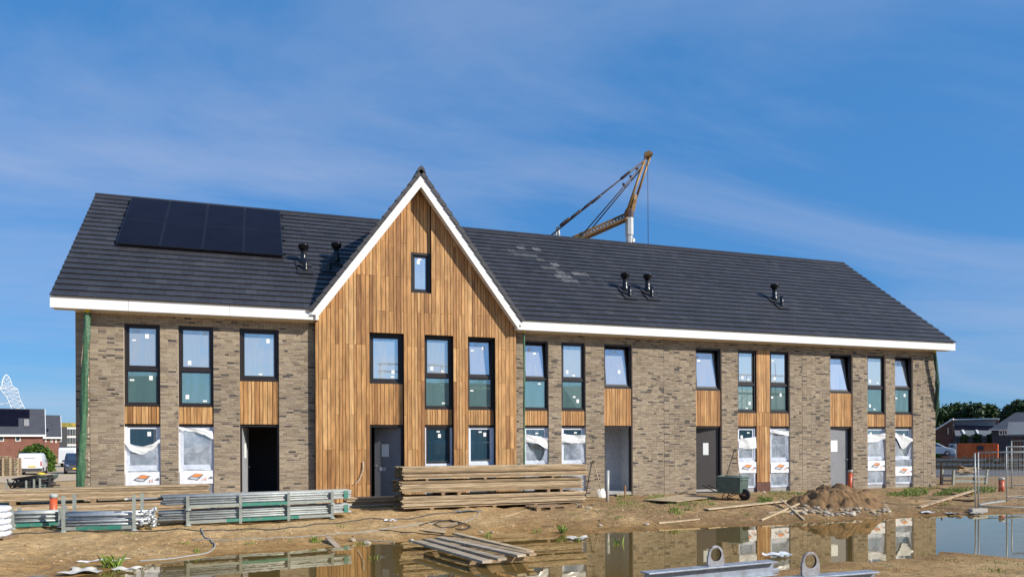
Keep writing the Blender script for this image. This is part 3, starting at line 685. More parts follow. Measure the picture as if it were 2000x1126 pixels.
def ground_window(u0, u1, y, band=(0.50, 0.88), films=None, flap=None, st=(), seed=1, wrapped=True, bshift=0.0, low_film=True):
    zt, zm = ZP-0.01, 0.95
    fm = M['wrap'] if wrapped else M['frame']
    f = MB()
    f.box(u0, u1, y, y+0.11, zt-0.075, zt, 1)
    f.box(u0, u0+0.07, y, y+0.11, ZB, zt-0.075, 0); f.box(u1-0.07, u1, y, y+0.11, ZB, zt-0.075, 0)
    f.box(u0+0.07, u1-0.07, y, y+0.11, ZB, ZB+0.08, 0); f.box(u0+0.07, u1-0.07, y+0.006, y+0.10, zm-0.05, zm+0.05, 0)
    o = f.build('window', [M['wrap'], M['frame']], H)
    sash(u0+0.074, u1-0.074, zm+0.053, zt-0.079, y+0.03, o, M['glass_gf'], 0, 0.055, fm=fm, stick=st)
    pane_obj(u0+0.072, u1-0.072, ZB+0.082, zm-0.052, y+0.05, M['glass_gf'], o)
    if low_film:
        film_sheet(u0+0.04, u1-0.04, [zm-0.03, zm-0.03], [ZB+0.03, ZB+0.05], y-0.025, o, M['film'], seed)
    if band: printed_band(u0+0.02, u1-0.015, band[0], band[1], y-0.06, o, bshift)
    if films: film_sheet(u0+0.05, u1-0.03, films, [zm, zm-0.02, zm+0.02], y-0.035, o, M['film'], seed+3)
    if flap: film_sheet(u0-0.02 if flap[2] else u0+0.05, u1-0.01, flap[0], flap[1], y-0.075, o, M['film_thick'], seed+5, 'folded_film', 0.016)
    return o
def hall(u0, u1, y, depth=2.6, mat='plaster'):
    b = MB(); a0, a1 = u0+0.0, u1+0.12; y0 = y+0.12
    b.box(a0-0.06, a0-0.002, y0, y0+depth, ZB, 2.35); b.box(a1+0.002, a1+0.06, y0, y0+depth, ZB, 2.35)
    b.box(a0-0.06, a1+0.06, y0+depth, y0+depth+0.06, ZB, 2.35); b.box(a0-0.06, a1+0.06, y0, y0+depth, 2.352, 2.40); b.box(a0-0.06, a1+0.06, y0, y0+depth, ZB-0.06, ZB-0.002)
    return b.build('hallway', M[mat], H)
def door(u0, u1, y, ang, mat, hinge='L', paper=None, sill=True, hmat='plaster', plate=None, hdepth=2.6):
    w_ = 0.065
    f = MB(); f.box(u0, u0+w_, y, y+0.11, ZB, ZP-0.01); f.box(u1-w_, u1, y, y+0.11, ZB, ZP-0.01); f.box(u0+w_, u1-w_, y, y+0.11, ZP-0.075, ZP-0.01)
    fo = f.build('door_frame', M['frame'], H)
    if sill: MB().box(u0+0.01, u1-0.01, y-0.05, y+0.13, ZB-0.09, ZB-0.004).build('door_sill', M['concrete'], fo)
    hall(u0, u1, y, hdepth, mat=hmat)
    wd = u1-u0-2*w_-0.012; hx = u0+w_+0.006 if hinge == 'L' else u1-w_-0.006
    sg = 1 if hinge == 'L' else -1
    T = Matrix.Translation((hx, y+0.05, 0)) @ Matrix.Rotation(sg*ang, 4, 'Z')
    d = MB(); x0, x1 = (0, wd) if hinge == 'L' else (-wd, 0); d.box(x0, x1, 0, 0.05, ZB+0.015, ZP-0.085, mat=T)
    do = d.build('door', mat, H, bevel=0.003)
    hxp = x1-0.07 if hinge == 'L' else x0+0.07
    hm = MB(); hm.box(hxp-0.06, hxp+0.06, -0.055, -0.035, 0.93, 0.955, mat=T); hm.box(hxp-0.012, hxp+0.012, -0.04, 0.0, 0.92, 0.965, mat=T); hm.build('handle', M['galv_dull'], do)
    if paper:
        p = MB(); px = x0+(x1-x0)*paper[0]; p.box(px-paper[2]/2, px+paper[2]/2, -0.008, -0.002, paper[1]-paper[3]/2, paper[1]+paper[3]/2, mat=T); p.build('notice', M['sticker'], do)
    if plate:
        p = MB(); px = x0+(x1-x0)*plate[0]; p.box(px-plate[2]/2, px+plate[2]/2, -0.008, -0.002, plate[1]-plate[3]/2, plate[1]+plate[3]/2, mat=T); p.build('name_plate', M['band_lgrey'], do)
    return do
YB = 0.10; SY = 0.045
TI = math.radians(7.0)
# house 1 (left)
upper_double(0.0, 0.972, YB-0.02, 0, [(0.66, 0.80, *BIG), (0.17, 0.68, 0.10, 0.04)], [(0.78, 0.80, *BIG), (0.13, 0.72, 0.12, 0.05)], inset=0.06)
upper_double(1.471, 2.457, YB-0.02, 0, [(0.24, 0.11, *BIG), (0.80, 0.93, *SML)], [(0.18, 0.2, *BIG), (0.80, 0.07, *SML)], inset=0.03)
upper_single(3.207, 4.371, YB-0.02, 0, [(0.80, 0.84, *BIG), (0.54, 0.04, *SML)])
spandrel(0.0, 0.972, ZP, 2.815, SY); spandrel(1.471, 2.457, ZP, 2.815, SY); spandrel(3.207, 4.371, ZP, 3.635, SY)
ground_window(0.0, 0.972, YB, (0.46, 0.86), [1.72, 1.60, 1.76], ([1.80, 1.66, 1.62, 1.68, 1.84], [1.74, 1.46, 1.38, 1.50, 1.74], True), [(0.73, 0.86, *BIG)], 1)
ground_window(1.471, 2.457, YB, (0.48, 0.88), [2.16, 2.10, 2.05], ([2.20, 2.16, 2.15, 2.08], [2.12, 2.06, 1.98, 1.84], False), (), 2)
door(3.207, 4.371, YB, math.radians(80), M['door_pale'], 'L', (0.42, 1.47, 0.28, 0.46), hmat='far_dark')
# house 3
upper_double(12.54, 13.479, YB-0.02, TI, [(0.26, 0.86, 0.09, 0.12), (0.55, 0.74, 0.11, 0.06)], [(0.72, 0.90, *SML)])
upper_double(13.971, 14.916, YB-0.02, 0, [(0.22, 0.16, 0.09, 0.13), (0.58, 0.05, 0.10, 0.06)], [(0.78, 0.26, *BIG), (0.60, 0.42, 0.10, 0.06)], inset=0.035)
upper_single(15.652, 16.797, YB-0.02, TI, [(0.66, 0.36, 0.10, 0.13), (0.5, 0.93, *SML)])
spandrel(12.54, 13.479, ZP, 2.815, SY); spandrel(13.971, 14.916, ZP, 2.815, SY); spandrel(15.652, 16.797, ZP, 3.655, SY)
ground_window(12.54, 13.479, YB, None, [1.75, 1.4, 1.05, 1.5], ([2.0, 1.92, 1.84], [1.72, 1.66, 1.46], True), [(0.6, 0.88, *SML), (0.78, 0.72, *BIG)], 3, low_film=True)
ground_window(13.971, 14.916, YB, None, [1.72, 1.70], ([1.98, 1.96, 1.95], [1.70, 1.67, 1.66], True), [(0.68, 0.90, *SML)], 4)
door(15.652, 16.797, YB, math.radians(86), M['door_pale'], 'L', None, hmat='band_lgrey', hdepth=1.05)
# house 4
upper_single(19.493, 20.643, YB-0.02, TI, [(0.12, 0.86, 0.10, 0.10), (0.18, 0.77, 0.12, 0.07)])
spandrel(19.493, 20.643, ZP, 3.655, SY)
door(19.493, 20.643, YB, math.radians(12), M['door_dark'], 'R', (0.5, 1.42, 0.22, 0.46), hmat='far_dark')
upper_double(21.379, 22.25, YB-0.02, 0, [(0.28, 0.14, *BIG), (0.72, 0.08, *SML)], [(0.78, 0.28, *BIG), (0.58, 0.07, *SML)], inset=0.04)
upper_double(22.90, 23.819, YB-0.02, 0, [(0.26, 0.14, *BIG), (0.12, 0.78, 0.1, 0.06)], [(0.66, 0.66, *BIG), (0.10, 0.55, 0.1, 0.08)], inset=0.05)
spandrel(21.379, 22.25, ZP, 2.815, SY); spandrel(22.90, 23.819, ZP, 2.815, SY)
spandrel(22.253, 22.897, ZP, 2.835, SY-0.012); spandrel(22.253, 22.897, 2.838, ZT, SY-0.012); spandrel(22.253, 22.897, 0.10, ZP-0.003, SY-0.012)
MB().box(22.255, 22.895, 0.03, 0.2, -0.3, 0.097).build('plinth', M['dark_brick_far'], H)
ground_window(21.379, 22.25, YB, (0.47, 0.90), [1.62, 1.66, 1.62], ([1.80, 1.84, 1.88], [1.46, 1.40, 1.44], False), [(0.22, 0.75, *BIG), (0.72, 0.9, *SML)], 6)
ground_window(22.90, 23.819, YB, (0.46, 0.88), [2.10, 2.08, 2.1], ([2.16, 2.12, 2.12], [2.02, 1.98, 1.90], False), (), 7)
# house 5
upper_single(25.81, 26.961, YB-0.02, TI*1.15, [])
spandrel(25.81, 26.961, ZP, 3.66, SY)
door(25.81, 26.961, YB, math.radians(4), M['door_grey'], 'L', (0.25, 1.50, 0.36, 0.46), hmat='far_dark')
upper_double(27.725, 28.695, YB-0.02, 0, [(0.18, 0.14, *BIG), (0.75, 0.09, *SML)], [(0.2, 0.25, *BIG), (0.5, 0.1, *SML)], inset=0.035)
upper_double(29.199, 30.178, YB-0.02, TI*1.2, [(0.5, 0.88, 0.12, 0.10)], [(0.70, 0.76, *BIG), (0.12, 0.62, 0.12, 0.06)])
spandrel(27.725, 28.695, ZP, 2.815, SY); spandrel(29.199, 30.178, ZP, 2.815, SY)
ground_window(27.725, 28.695, YB, (0.46, 0.88), [1.72, 1.76, 1.80], ([1.98, 1.98, 2.02], [1.62, 1.66, 1.78], True), [(0.24, 0.86, *BIG)], 8)
ground_window(29.199, 30.178, YB, (0.22, 0.62), [1.7, 1.3, 1.0, 1.5], ([2.05, 1.92, 1.80], [1.86, 1.36, 1.70], True), [(0.66, 0.80, *BIG)], 9)
# gable openings
GCOL = [(7.175, 8.283), (8.985, 9.955), (10.48, 11.43)]; GSM = (8.543, 9.216, 6.62)
GY = -0.02; GSY = -0.07
upper_single(7.177, 8.281, GY, 0, [(0.80, 0.17, 0.10, 0.12), (0.78, 0.05, *SML)])
upper_double(8.987, 9.953, GY, 0, [(0.22, 0.14, *BIG), (0.74, 0.06, 0.1, 0.05)], [(0.76, 0.10, *SML)], inset=0.03)
upper_double(10.482, 11.428, GY, TI*0.6, [(0.14, 0.74, *SML), (0.72, 0.82, 0.1, 0.1)], [(0.12, 0.58, *SML)])
spandrel(7.177, 8.281, ZP, 3.64, GSY); spandrel(8.987, 9.953, ZP, 2.815, GSY); spandrel(10.482, 11.428, ZP, 2.815, GSY)
upper_single(8.545, 9.214, GP+0.12, 0, [(0.34, 0.86, 0.10, 0.13), (0.45, 0.95, 0.12, 0.06)], zb=6.66, zt=8.0)
ground_window(8.987, 9.953, GY, None, None, None, [(0.52, 0.93, *SML), (0.58, 0.80, *BIG)], 10, wrapped=False, low_film=False)
ground_window(10.482, 11.428, GY, None, None, None, [(0.5, 0.92, *SML), (0.74, 0.84, *BIG)], 11, low_film=False)
door(7.177, 8.281, GY, math.radians(36), M['door_grey'], 'R', (0.42, 1.45, 0.26, 0.42), hmat='far_dark', plate=(0.32, 0.83, 0.24, 0.12))

# --- gable wall body and cladding
gb = MB(); gl, gr_ = 5.47, 12.19
def gtop(u): return GAPEX-0.30-abs(u-GU)*GSL
y0, y1 = GP+0.03, 0.30
xs_ = [gl, 7.172, 8.286, 8.982, 9.958, 10.477, 11.433, gr_]
for i in range(0, 8, 2): gb.box(xs_[i], xs_[i+1], y0, y1, -0.6, ZT+0.003)
def gslab(a, b, z0, ya, yb):
    pts = [(a, ya, z0), (b, ya, z0), (b, ya, gtop(b)-0.02)]
    if a < GU < b: pts.append((GU, ya, gtop(GU)-0.02))
    pts.append((a, ya, gtop(a)-0.02)); gb.prism(pts, (0, yb-ya, 0))
gb.box(gl, 5.62, y0, y1, ZT+0.003, SOF); gb.box(12.04, gr_, y0, y1, ZT+0.003, SOF)
gslab(5.62, 8.54, ZT+0.003, y0, y1); gslab(9.219, 12.04, ZT+0.003, y0, y1); gb.box(8.54, 9.219, y0, y1, ZT+0.003, 6.655)
gslab(8.54, 9.219, 8.003, GP+0.16, y1)
gb.build('gable_wall', M['wood_dark'], H)
clad = MB().box(gl, gl+0.04, GP+0.001, 0.005, -0.30, SOF).box(gr_-0.04, gr_, GP+0.001, 0.005, -0.30, SOF).build('gable_cladding', M['wood'], H)
LEV = [0.35, 1.48, 2.61, 3.74, 4.87, 6.0, 7.13, 8.26, 9.39]
def clad_col(a, b, z0, yf, r, depth=0.024):
    """boards of one column, butt-jointed, top cut to the roof slope"""
    cuts = [z0]; k = r.randint(0, 1)
    zz = [l+r.uniform(-0.006, 0.006) for l in LEV if l > z0+0.35]
    i = r.choice([0, 1])
    while i < len(zz):
        if zz[i] < min(gtop(a), gtop(b))-0.25: cuts.append(zz[i])
        i += r.choice([1, 2, 2, 3])
    for j, c in enumerate(cuts):
        last = j == len(cuts)-1
        dyy = yf+r.uniform(0, 0.006)
        if not last: MB().box(a+0.0075, b-0.0075, dyy, yf+depth+0.004, c+0.003, cuts[j+1]-0.003).build('cladding_board', M['wood'], clad)
        else:
            pts = [(a+0.0075, dyy, c+0.003), (b-0.0075, dyy, c+0.003), (b-0.0075, dyy, gtop(b))]
            if a < GU < b: pts.append((GU, dyy, gtop(GU)))
            pts.append((a+0.0075, dyy, gtop(a))); MB().prism(pts, (0, yf+depth+0.004-dyy, 0)).build('cladding_board', M['wood'], clad)
def clad_piece(a, b, z0, z1, yf, r):
    cuts = [z0]+[l+r.uniform(-0.006, 0.006) for l in LEV if z0+0.4 < l < z1-0.4 and r.random() < 0.5]+[z1]
    for j in range(len(cuts)-1):
        MB().box(a+0.0075, b-0.0075, yf+r.uniform(0, 0.006), yf+0.028, cuts[j]+0.003, cuts[j+1]-0.003).build('cladding_board', M['wood'], clad)
r = random.Random(21)
def boards(a, b):
    out = []; x = a
    while x < b-0.01:
        w_ = min(r.choice([0.092, 0.112, 0.15]), b-x)
        if b-(x+w_) < 0.06: w_ = b-x
        out.append((x, x+w_)); x += w_
    return out
edges = [gl, 7.172, 8.286, 8.982, 9.958, 10.477, 11.433, gr_]
for i in range(len(edges)-1):
    open_ = i % 2 == 1
    a0, a1 = edges[i], edges[i+1]
    parts_ = []
    cutpts = [a0]+[c for c in (8.54, 9.219) if a0 < c < a1]+[a1]
    for q_ in range(len(cutpts)-1):
        for (a, b) in boards(cutpts[q_], cutpts[q_+1]):
            mid = (a+b)/2
            z0 = ZT+0.004 if open_ else -0.26
            if 8.54 < mid < 9.219:
                clad_piece(a, b, z0, 6.655, GP, r)
                clad_col(a, b, 8.005, GP+0.13, r)
            else: clad_col(a, b, z0, GP, r)

# --- reveals of the gable openings (dark timber returns)
rv = MB()
for (a, b) in GCOL:
    rv.box(a-0.002, a+0.0, GP+0.012, GY+0.1, -0.3, ZT); 
rv.build('reveal', M['wood_dark'], H)

# --- fascia boxes, soffits
def fascia(a, b, cuts):
    xs2 = [a]+cuts+[b]
    for i in range(len(xs2)-1):
        MB().box(xs2[i]+(0.004 if i else 0), xs2[i+1]-0.004, -0.475, -0.445, 5.555, 5.885).build('fascia_board', M['white'], H)
    MB().box(a+0.005, b-0.005, -0.443, 0.06, SOF, SOF+0.02).build('soffit', M['soffit'], H)
fascia(UL, 5.56, [0.2, 2.95]); fascia(12.1, UR, [14.5, 17.3, 20.2, 23.0, 25.9, 28.8])
for x in (UL, UR-0.03):   # verge boards at the two ends, following the roof slope
    m = MB(); m.prism([(x, -0.443, 5.557), (x, 0.05, 5.60), (x, RIDGE_Y, RIDGE_Z-0.34), (x, RIDGE_Y, RIDGE_Z-0.10), (x, -0.443, 5.80)], (0.03, 0, 0)); m.build('verge_board', M['white'], H)

# --- roof
SLOPE = math.atan2(RIDGE_Z-EAVE_Z, RIDGE_Y-EAVE_Y); SL = math.hypot(RIDGE_Z-EAVE_Z, RIDGE_Y-EAVE_Y)
cs, sn = math.cos(SLOPE), math.sin(SLOPE)
def rp(u, s, h=0.0): return Vector((u, EAVE_Y+s*cs-h*sn, EAVE_Z+s*sn+h*cs))
def on_roof(px, py):
    n = Vector((0, -sn, cs)); P0 = Vector((0, EAVE_Y, EAVE_Z)); v = ray(px, py); return C0+v*(n.dot(P0-C0)/n.dot(v))
def uns(p): return p.x, (p.y-EAVE_Y)*cs+(p.z-EAVE_Z)*sn
def under_gable(u, s): p = rp(u, s); return p.z < GAPEX-abs(u-GU)*GSL-0.02
rb = MB()
rb.prism([rp(UL+0.03, 0.02, -0.05), rp(5.3, 0.02, -0.05), rp(GU, (GAPEX-EAVE_Z)/sn, -0.05), rp(GU, SL, -0.05), rp(UL+0.03, SL, -0.05)], (0, 0.05*sn*0.9, -0.05))
rb.prism([rp(12.35, 0.02, -0.05), rp(UR-0.03, 0.02, -0.05), rp(UR-0.03, SL, -0.05), rp(GU+0.001, SL, -0.05), rp(GU+0.001, (GAPEX-EAVE_Z)/sn, -0.05)], (0, 0.05*sn*0.9, -0.05))
rb.prism([(UL+0.03, RIDGE_Y+0.02, RIDGE_Z-0.08), (UR-0.03, RIDGE_Y+0.02, RIDGE_Z-0.08), (UR-0.03, 2*RIDGE_Y+0.5, EAVE_Z-0.05), (UL+0.03, 2*RIDGE_Y+0.5, EAVE_Z-0.05)], (0, -0.05, -0.05))
roof = rb.build('roof', M['far_roof'], H)
NR = 22; EX = SL/NR; TW = 0.345
tiles = []
for rI in range(NR):
    off = (rI % 2)*TW*0.5; u = UL-off; rr = random.Random(rI)
    while u < UR:
        a, b = max(u, UL), min(u+TW, UR)
        if b-a > 0.06 and not under_gable((a+b)/2, (rI+0.5)*EX): tiles.append((a, b, rI, rr.uniform(0, 0.005)))
        u += TW
TH = 0.024
def tile_v(a, b, rI, j):
    s0 = rI*EX-0.03; s1 = min(s0+EX+0.07, SL+0.02)
    P = [rp(a+0.0025, s0, 0.042+j), rp(b-0.0025, s0, 0.042+j), rp(b-0.0025, s1, 0.0), rp(a+0.0025, s1, 0.0)]
    Q = [rp(a+0.0025, s0, 0.042+j-TH), rp(b-0.0025, s0, 0.042+j-TH), rp(b-0.0025, s1, -TH), rp(a+0.0025, s1, -TH)]
    return P+Q
TF = [(0, 1, 2, 3), (7, 6, 5, 4), (0, 4, 5, 1), (1, 5, 6, 2), (2, 6, 7, 3), (3, 7, 4, 0)]
# single tiles: the ones that show largest (left end, low rows); dusty pale ones on the right slope
pale = set()
prng = random.Random(4)
for (a, b, rI, j) in tiles:
    q_ = rp((a+b)/2, (rI+0.5)*EX)
    d1 = math.hypot((q_.x-14.45)/1.1, (q_.z-9.35)/0.45); d2 = math.hypot((q_.x-15.3)/0.9, (q_.z-8.5)/0.55)
    if (d1 < 1 and prng.random() < 0.5) or (d2 < 1 and prng.random() < 0.3): pale.add((a, rI))
tiles.sort(key=lambda t: (t[0]+t[2]*0.16) if (t[0], t[2]) not in pale else -99)
tm = MB(); t0 = tile_v(0, TW, 0, 0); o0 = rp(0, 0); tm.add([Vector(v)-o0 for v in t0], TF); tme = tm.mesh('roof_tile', M['tile'])
tmp_ = MB(); tmp_.add([Vector(v)-o0 for v in t0], TF); tmep = tmp_.mesh('roof_tile', M['tile_pale'])
TLIM = 300
for (a, b, rI, j) in tiles[:TLIM]:
    o = link('roof_tile', tmep if (a, rI) in pale else tme, roof, loc=rp(a, rI*EX, j)); o.scale = ((b-a)/TW, 1, 1)
tr_ = MB()
for (a, b, rI, j) in tiles[TLIM:]: tr_.add(tile_v(a, b, rI, j), TF)
stuff(tr_.build('roof_tiles', M['tiles'], roof))
# ridge caps
u = UL; rc = MB()
cap_me = MB(); cap_me.prism([(0, -0.13, -0.09), (0, -0.115, -0.01), (0, 0, 0.045), (0, 0.115, -0.01), (0, 0.13, -0.09)], (0.445, 0, 0)); cap_m = cap_me.mesh('ridge_tile', M['ridge'])
while u < UR-0.1:
    link('ridge_tile', cap_m, roof, loc=(u, RIDGE_Y, RIDGE_Z+0.015)); u += 0.45
# gable roof: two slopes running back into the main roof, verge tiles, ridge
ga = math.atan(GSL); gL = (GAPEX-5.86)/math.sin(ga)
for sgn in (-1, 1):
    gm = MB()
    def gpnt(t, y, h): # t along slope from ridge downwards
        return Vector((GU+sgn*(t*math.cos(ga)+h*math.sin(ga)), y, GAPEX-t*math.sin(ga)+h*math.cos(ga)))
    gm.prism([gpnt(0.0, -0.44, -0.09), gpnt(gL-0.02, -0.44, -0.09), gpnt(gL-0.02, 0.35, -0.09), gpnt(0.0, RIDGE_Y-0.15, -0.09)], tuple(gpnt(0, 0, -0.14)-gpnt(0, 0, -0.09)))
    nrow = 17; ex = gL/nrow
    for k in range(nrow):
        t1 = (k+1)*ex+0.03; t0_ = max(0, k*ex-0.03); zc = GAPEX-t1*math.sin(ga)
        yend = EAVE_Y+max(0, (zc-EAVE_Z)/math.tan(SLOPE))+0.25
        y = -0.36
        while y < yend:
            y2 = min(y+TW, yend+0.05)
            gm.add([gpnt(t1, y+.002, 0.0), gpnt(t1, y2-.002, 0.0), gpnt(t0_, y2-.002, -0.028), gpnt(t0_, y+.002, -0.028), gpnt(t1, y+.002, -0.018), gpnt(t1, y2-.002, -0.018), gpnt(t0_, y2-.002, -0.046), gpnt(t0_, y+.002, -0.046)], TF)
            y += TW
    gro = gm.build('gable_roof', M['tiles'], H)
    # verge tiles: stepped L-shaped tiles along the rake
    for k in range(nrow):
        ta, tb = k*ex+0.01, (k+1)*ex-0.006
        h0 = 0.018
        v = MB()
        v.add([gpnt(ta, -0.585, h0-0.028), gpnt(tb, -0.585, h0+0.006), gpnt(tb, -0.33, h0+0.006), gpnt(ta, -0.33, h0-0.028),
               gpnt(ta, -0.585, h0-0.15), gpnt(tb, -0.585, h0-0.125), gpnt(tb, -0.33, h0-0.125), gpnt(ta, -0.33, h0-0.15)], TF)
        v.build('verge_tile', M['tile'], gro)
    # white rake board and soffit
    hb = -0.125
    wb = MB()
    top0 = GAPEX+hb/math.cos(ga)
    def rk(u_, y, dz): return (u_, y, top0-abs(u_-GU)*GSL-dz)
    ue = GU+sgn*3.42; ui = GU+sgn*3.20
    th = 0.375
    wb.prism([rk(GU, -0.55, 0), (GU, -0.55, top0-th), (GU+sgn*((top0-th-5.557)/GSL-0.001), -0.55, 5.557) , (GU+sgn*3.36, -0.55, 5.557), (GU+sgn*3.36, -0.55, 5.70), (GU+sgn*min(3.52, (top0-5.70)/GSL), -0.55, 5.70)], (0, 0.035, 0))
    wb.build('rake_board', M['white'], H)
    sf_ = MB(); z_in = top0-th+0.03
    sf_.prism([(GU, -0.514, z_in), (GU+sgn*(z_in-5.60)/GSL, -0.514, 5.60), (GU+sgn*((z_in-5.60)/GSL+0.03), -0.514, 5.60), (GU, -0.514, z_in+0.05)], (0, 0.514+GP-0.004, 0))
    sf_.build('rake_soffit', M['soffit'], H)
y = -0.60
gcap = MB(); gcap.prism([(-0.15, 0, -0.17), (-0.10, 0, -0.02), (0, 0, 0.06), (0.10, 0, -0.02), (0.15, 0, -0.17), (0, 0, -0.06)], (0, 0.42, 0)); gcm = gcap.mesh('ridge_tile', M['tile'])
while y < RIDGE_Y-0.3: link('ridge_tile', gcm, roof, loc=(GU, y, GAPEX+0.03)); y += 0.425

# --- solar panels
sa = MB()
su0, su1, ss0, ss1 = -0.57, 4.59, (2.343+0.5)/cs, (5.62+0.5)/cs-0.02
for k in range(4): s_ = ss0+0.3+(ss1-ss0-0.6)*k/3; sa.prism([rp(su0-0.10, s_, 0.03), rp(su1+0.10, s_, 0.03), rp(su1+0.10, s_, 0.085), rp(su0-0.10, s_, 0.085)], rp(0, 0.04, 0)-rp(0, 0, 0))
arr = sa.build('solar_array', M['solar_frame'], H)
pw = (su1-su0)/4; ph = (ss1-ss0)/2
for i in range(4):
    for j in range(2):
        p = MB(); a, b = su0+i*pw+0.008, su0+(i+1)*pw-0.008; c, d = ss0+j*ph+0.008, ss0+(j+1)*ph-0.008
        P = [rp(a, c, 0.145), rp(b, c, 0.145), rp(b, d, 0.145), rp(a, d, 0.145)]
        p.prism(P, rp(0, 0, -0.055)-rp(0, 0, 0), 1)
        q_ = [rp(a+.02, c+.02, 0.147), rp(b-.02, c+.02, 0.147), rp(b-.02, d-.02, 0.147), rp(a+.02, d-.02, 0.147)]
        p.add(q_, [(0, 1, 2, 3)], 0)
        p.build('solar_panel', [M['solar'], M['solar_frame']], arr, fix=False)

# --- roof vents
def vent(px, py, h, rad, capped):
    rad *= 1.15; h *= 1.08
    p = on_roof(px, py); u_, s_ = uns(p)
    f = MB(); b0 = rp(u_-0.26, s_-0.26, 0.045)
    f.prism([rp(u_-0.27, s_-0.24, 0.056), rp(u_+0.27, s_-0.24, 0.056), rp(u_+0.27, s_+0.24, 0.056), rp(u_-0.27, s_+0.24, 0.056)], rp(0, 0, 0.012)-rp(0, 0, 0))
    m = MB(); base = rp(u_, s_, 0.0)
    prof = [(rad*1.35, -0.05), (rad*1.3, 0.12), (rad*1.02, 0.2), (rad, 0.22), (rad, h-0.01)]
    if not capped: prof = [(rad*1.3, -0.05), (rad*1.25, 0.10), (rad*1.0, 0.17), (rad, 0.18), (rad, h), (rad*0.8, h), (rad*0.8, h-0.06)]
    m.lathe(prof, base, 18)
    o = m.build('roof_vent', M['black'], H)
    f.build('flashing', M['lead'], o)
    if capped:
        c = MB(); r2 = rad*1.75; c.lathe([(rad*1.05, h-0.03), (r2, h-0.0), (r2, h+0.11), (r2*1.06, h+0.115), (r2*1.06, h+0.14), (r2*0.9, h+0.155), (0.02, h+0.165)], base, 20); c.build('cowl', M['black'], o)
for a in [(593, 517, 0.50, 0.085, True), (597, 531, 0.42, 0.062, False), (657, 513, 0.50, 0.085, True), (643, 528, 0.42, 0.062, False),
          (1221, 569, 0.52, 0.085, True), (1230, 581, 0.44, 0.062, False), (1265, 571, 0.52, 0.085, True), (1273, 583, 0.44, 0.062, False),
          (1513, 588, 0.52, 0.085, True), (1527, 600, 0.44, 0.062, False)]: vent(*a)

# --- green film sleeves hanging from the gutter outlets as temporary downpipes
def sleeve(name_pts, w0, w1, mat, label, cap=True):
    pts = [Vector(p) for p in name_pts]; m = MB(); n = 60
    def path(t):
        k = t*(len(pts)-1); i = min(int(k), len(pts)-2); f = k-i; return pts[i]*(1-f)+pts[i+1]*f
    def fn(a, t):
        c = path(t); w_ = (w0+(w1-w0)*t)*(1+0.10*math.sin(t*19)+0.06*math.sin(t*47)); th = 2*PI*a
        k = 1+0.16*math.sin(3*th+t*13)+0.10*math.sin(5*th-t*31)
        return (c.x+w_*0.5*math.cos(th)*k, c.y+w_*0.36*math.sin(th)*k, c.z)
    m.grid(fn, 18, n)
    t = thing('downpipe_sleeve', (pts[-1].x, pts[-1].y, pts[-1].z), label, 'downpipe', 'plastic sleeves hanging from the gutter')
    m.build('sleeve', mat, t, fix=False)
    if cap: MB().lathe([(w0*0.42, 0), (w0*0.44, 0.15), (w0*0.40, 0.16)], (pts[0].x, pts[0].y, pts[0].z-0.03), 14).build('outlet', M['yellow'], t)
sleeve([(-0.905, -0.25, 5.50), (-0.935, -0.25, 4.6), (-0.99, -0.25, 3.0), (-1.05, -0.25, 1.6), (-1.10, -0.22, 0.5), (-1.12, -0.18, -0.1)], 0.155, 0.21, M['sleeve'], 'crumpled green plastic sleeve hanging down the left corner of the brick terrace')
sleeve([(12.47, -0.25, 5.50), (12.475, -0.25, 4.0), (12.465, -0.25, 2.5), (12.455, -0.25, 1.0), (12.45, -0.25, -0.1)], 0.07, 0.055, M['sleeve'], 'thin green hanging sleeve just right of the wood-clad gable')
sleeve([(31.12, -0.25, 5.47), (31.28, -0.2, 4.6), (31.38, -0.15, 3.9), (31.50, 0.0, 3.1), (31.58, 0.25, 2.4)], 0.13, 0.22, M['sleeve_dk'], 'dark green sleeve blown around the right end of the terrace')

# white cable loose on the gable cladding
c0 = [onY(709, 900, -0.27), onY(713, 915, -0.30), onY(706, 935, -0.30), onY(692, 945, -0.26)]
tag(MB().tube(bez(*c0), 0.014, 6).build('loose_cable', M['cable_white']), 'pale bent cable poking out of the wood cladding left of the gable door', 'cable')

# ================================================================== the building site
def cut(p, q, w_, t_, mats, name, label, cat, group=None, up=(0, 0, 1)):
    """one sawn timber as a thing of its own"""
    p = Vector(p); q = Vector(q)
    o = MB().bar(p, q, w_, t_, up).build(name, mats); return tag(o, label, cat, group)
def ground_path(pts, r, n=6, lift=0.0):
    P = [G(*p) for p in pts]; out = []
    for i in range(len(P)-1):
        a = P[max(i-1, 0)]; b = P[i]; c = P[i+1]; d = P[min(i+2, len(P)-1)]
        for k in range(n):
            t = k/n; q = 0.5*((2*b)+(c-a)*t+(2*a-5*b+4*c-d)*t*t+(3*b-a-3*c+d)*t**3)
            out.append(Vector((q.x, q.y, max(gz(q.x, q.y), ZW-0.01)+r*0.6+lift)))
    out.append(P[-1]+Vector((0, 0, r*0.6+lift))); return out

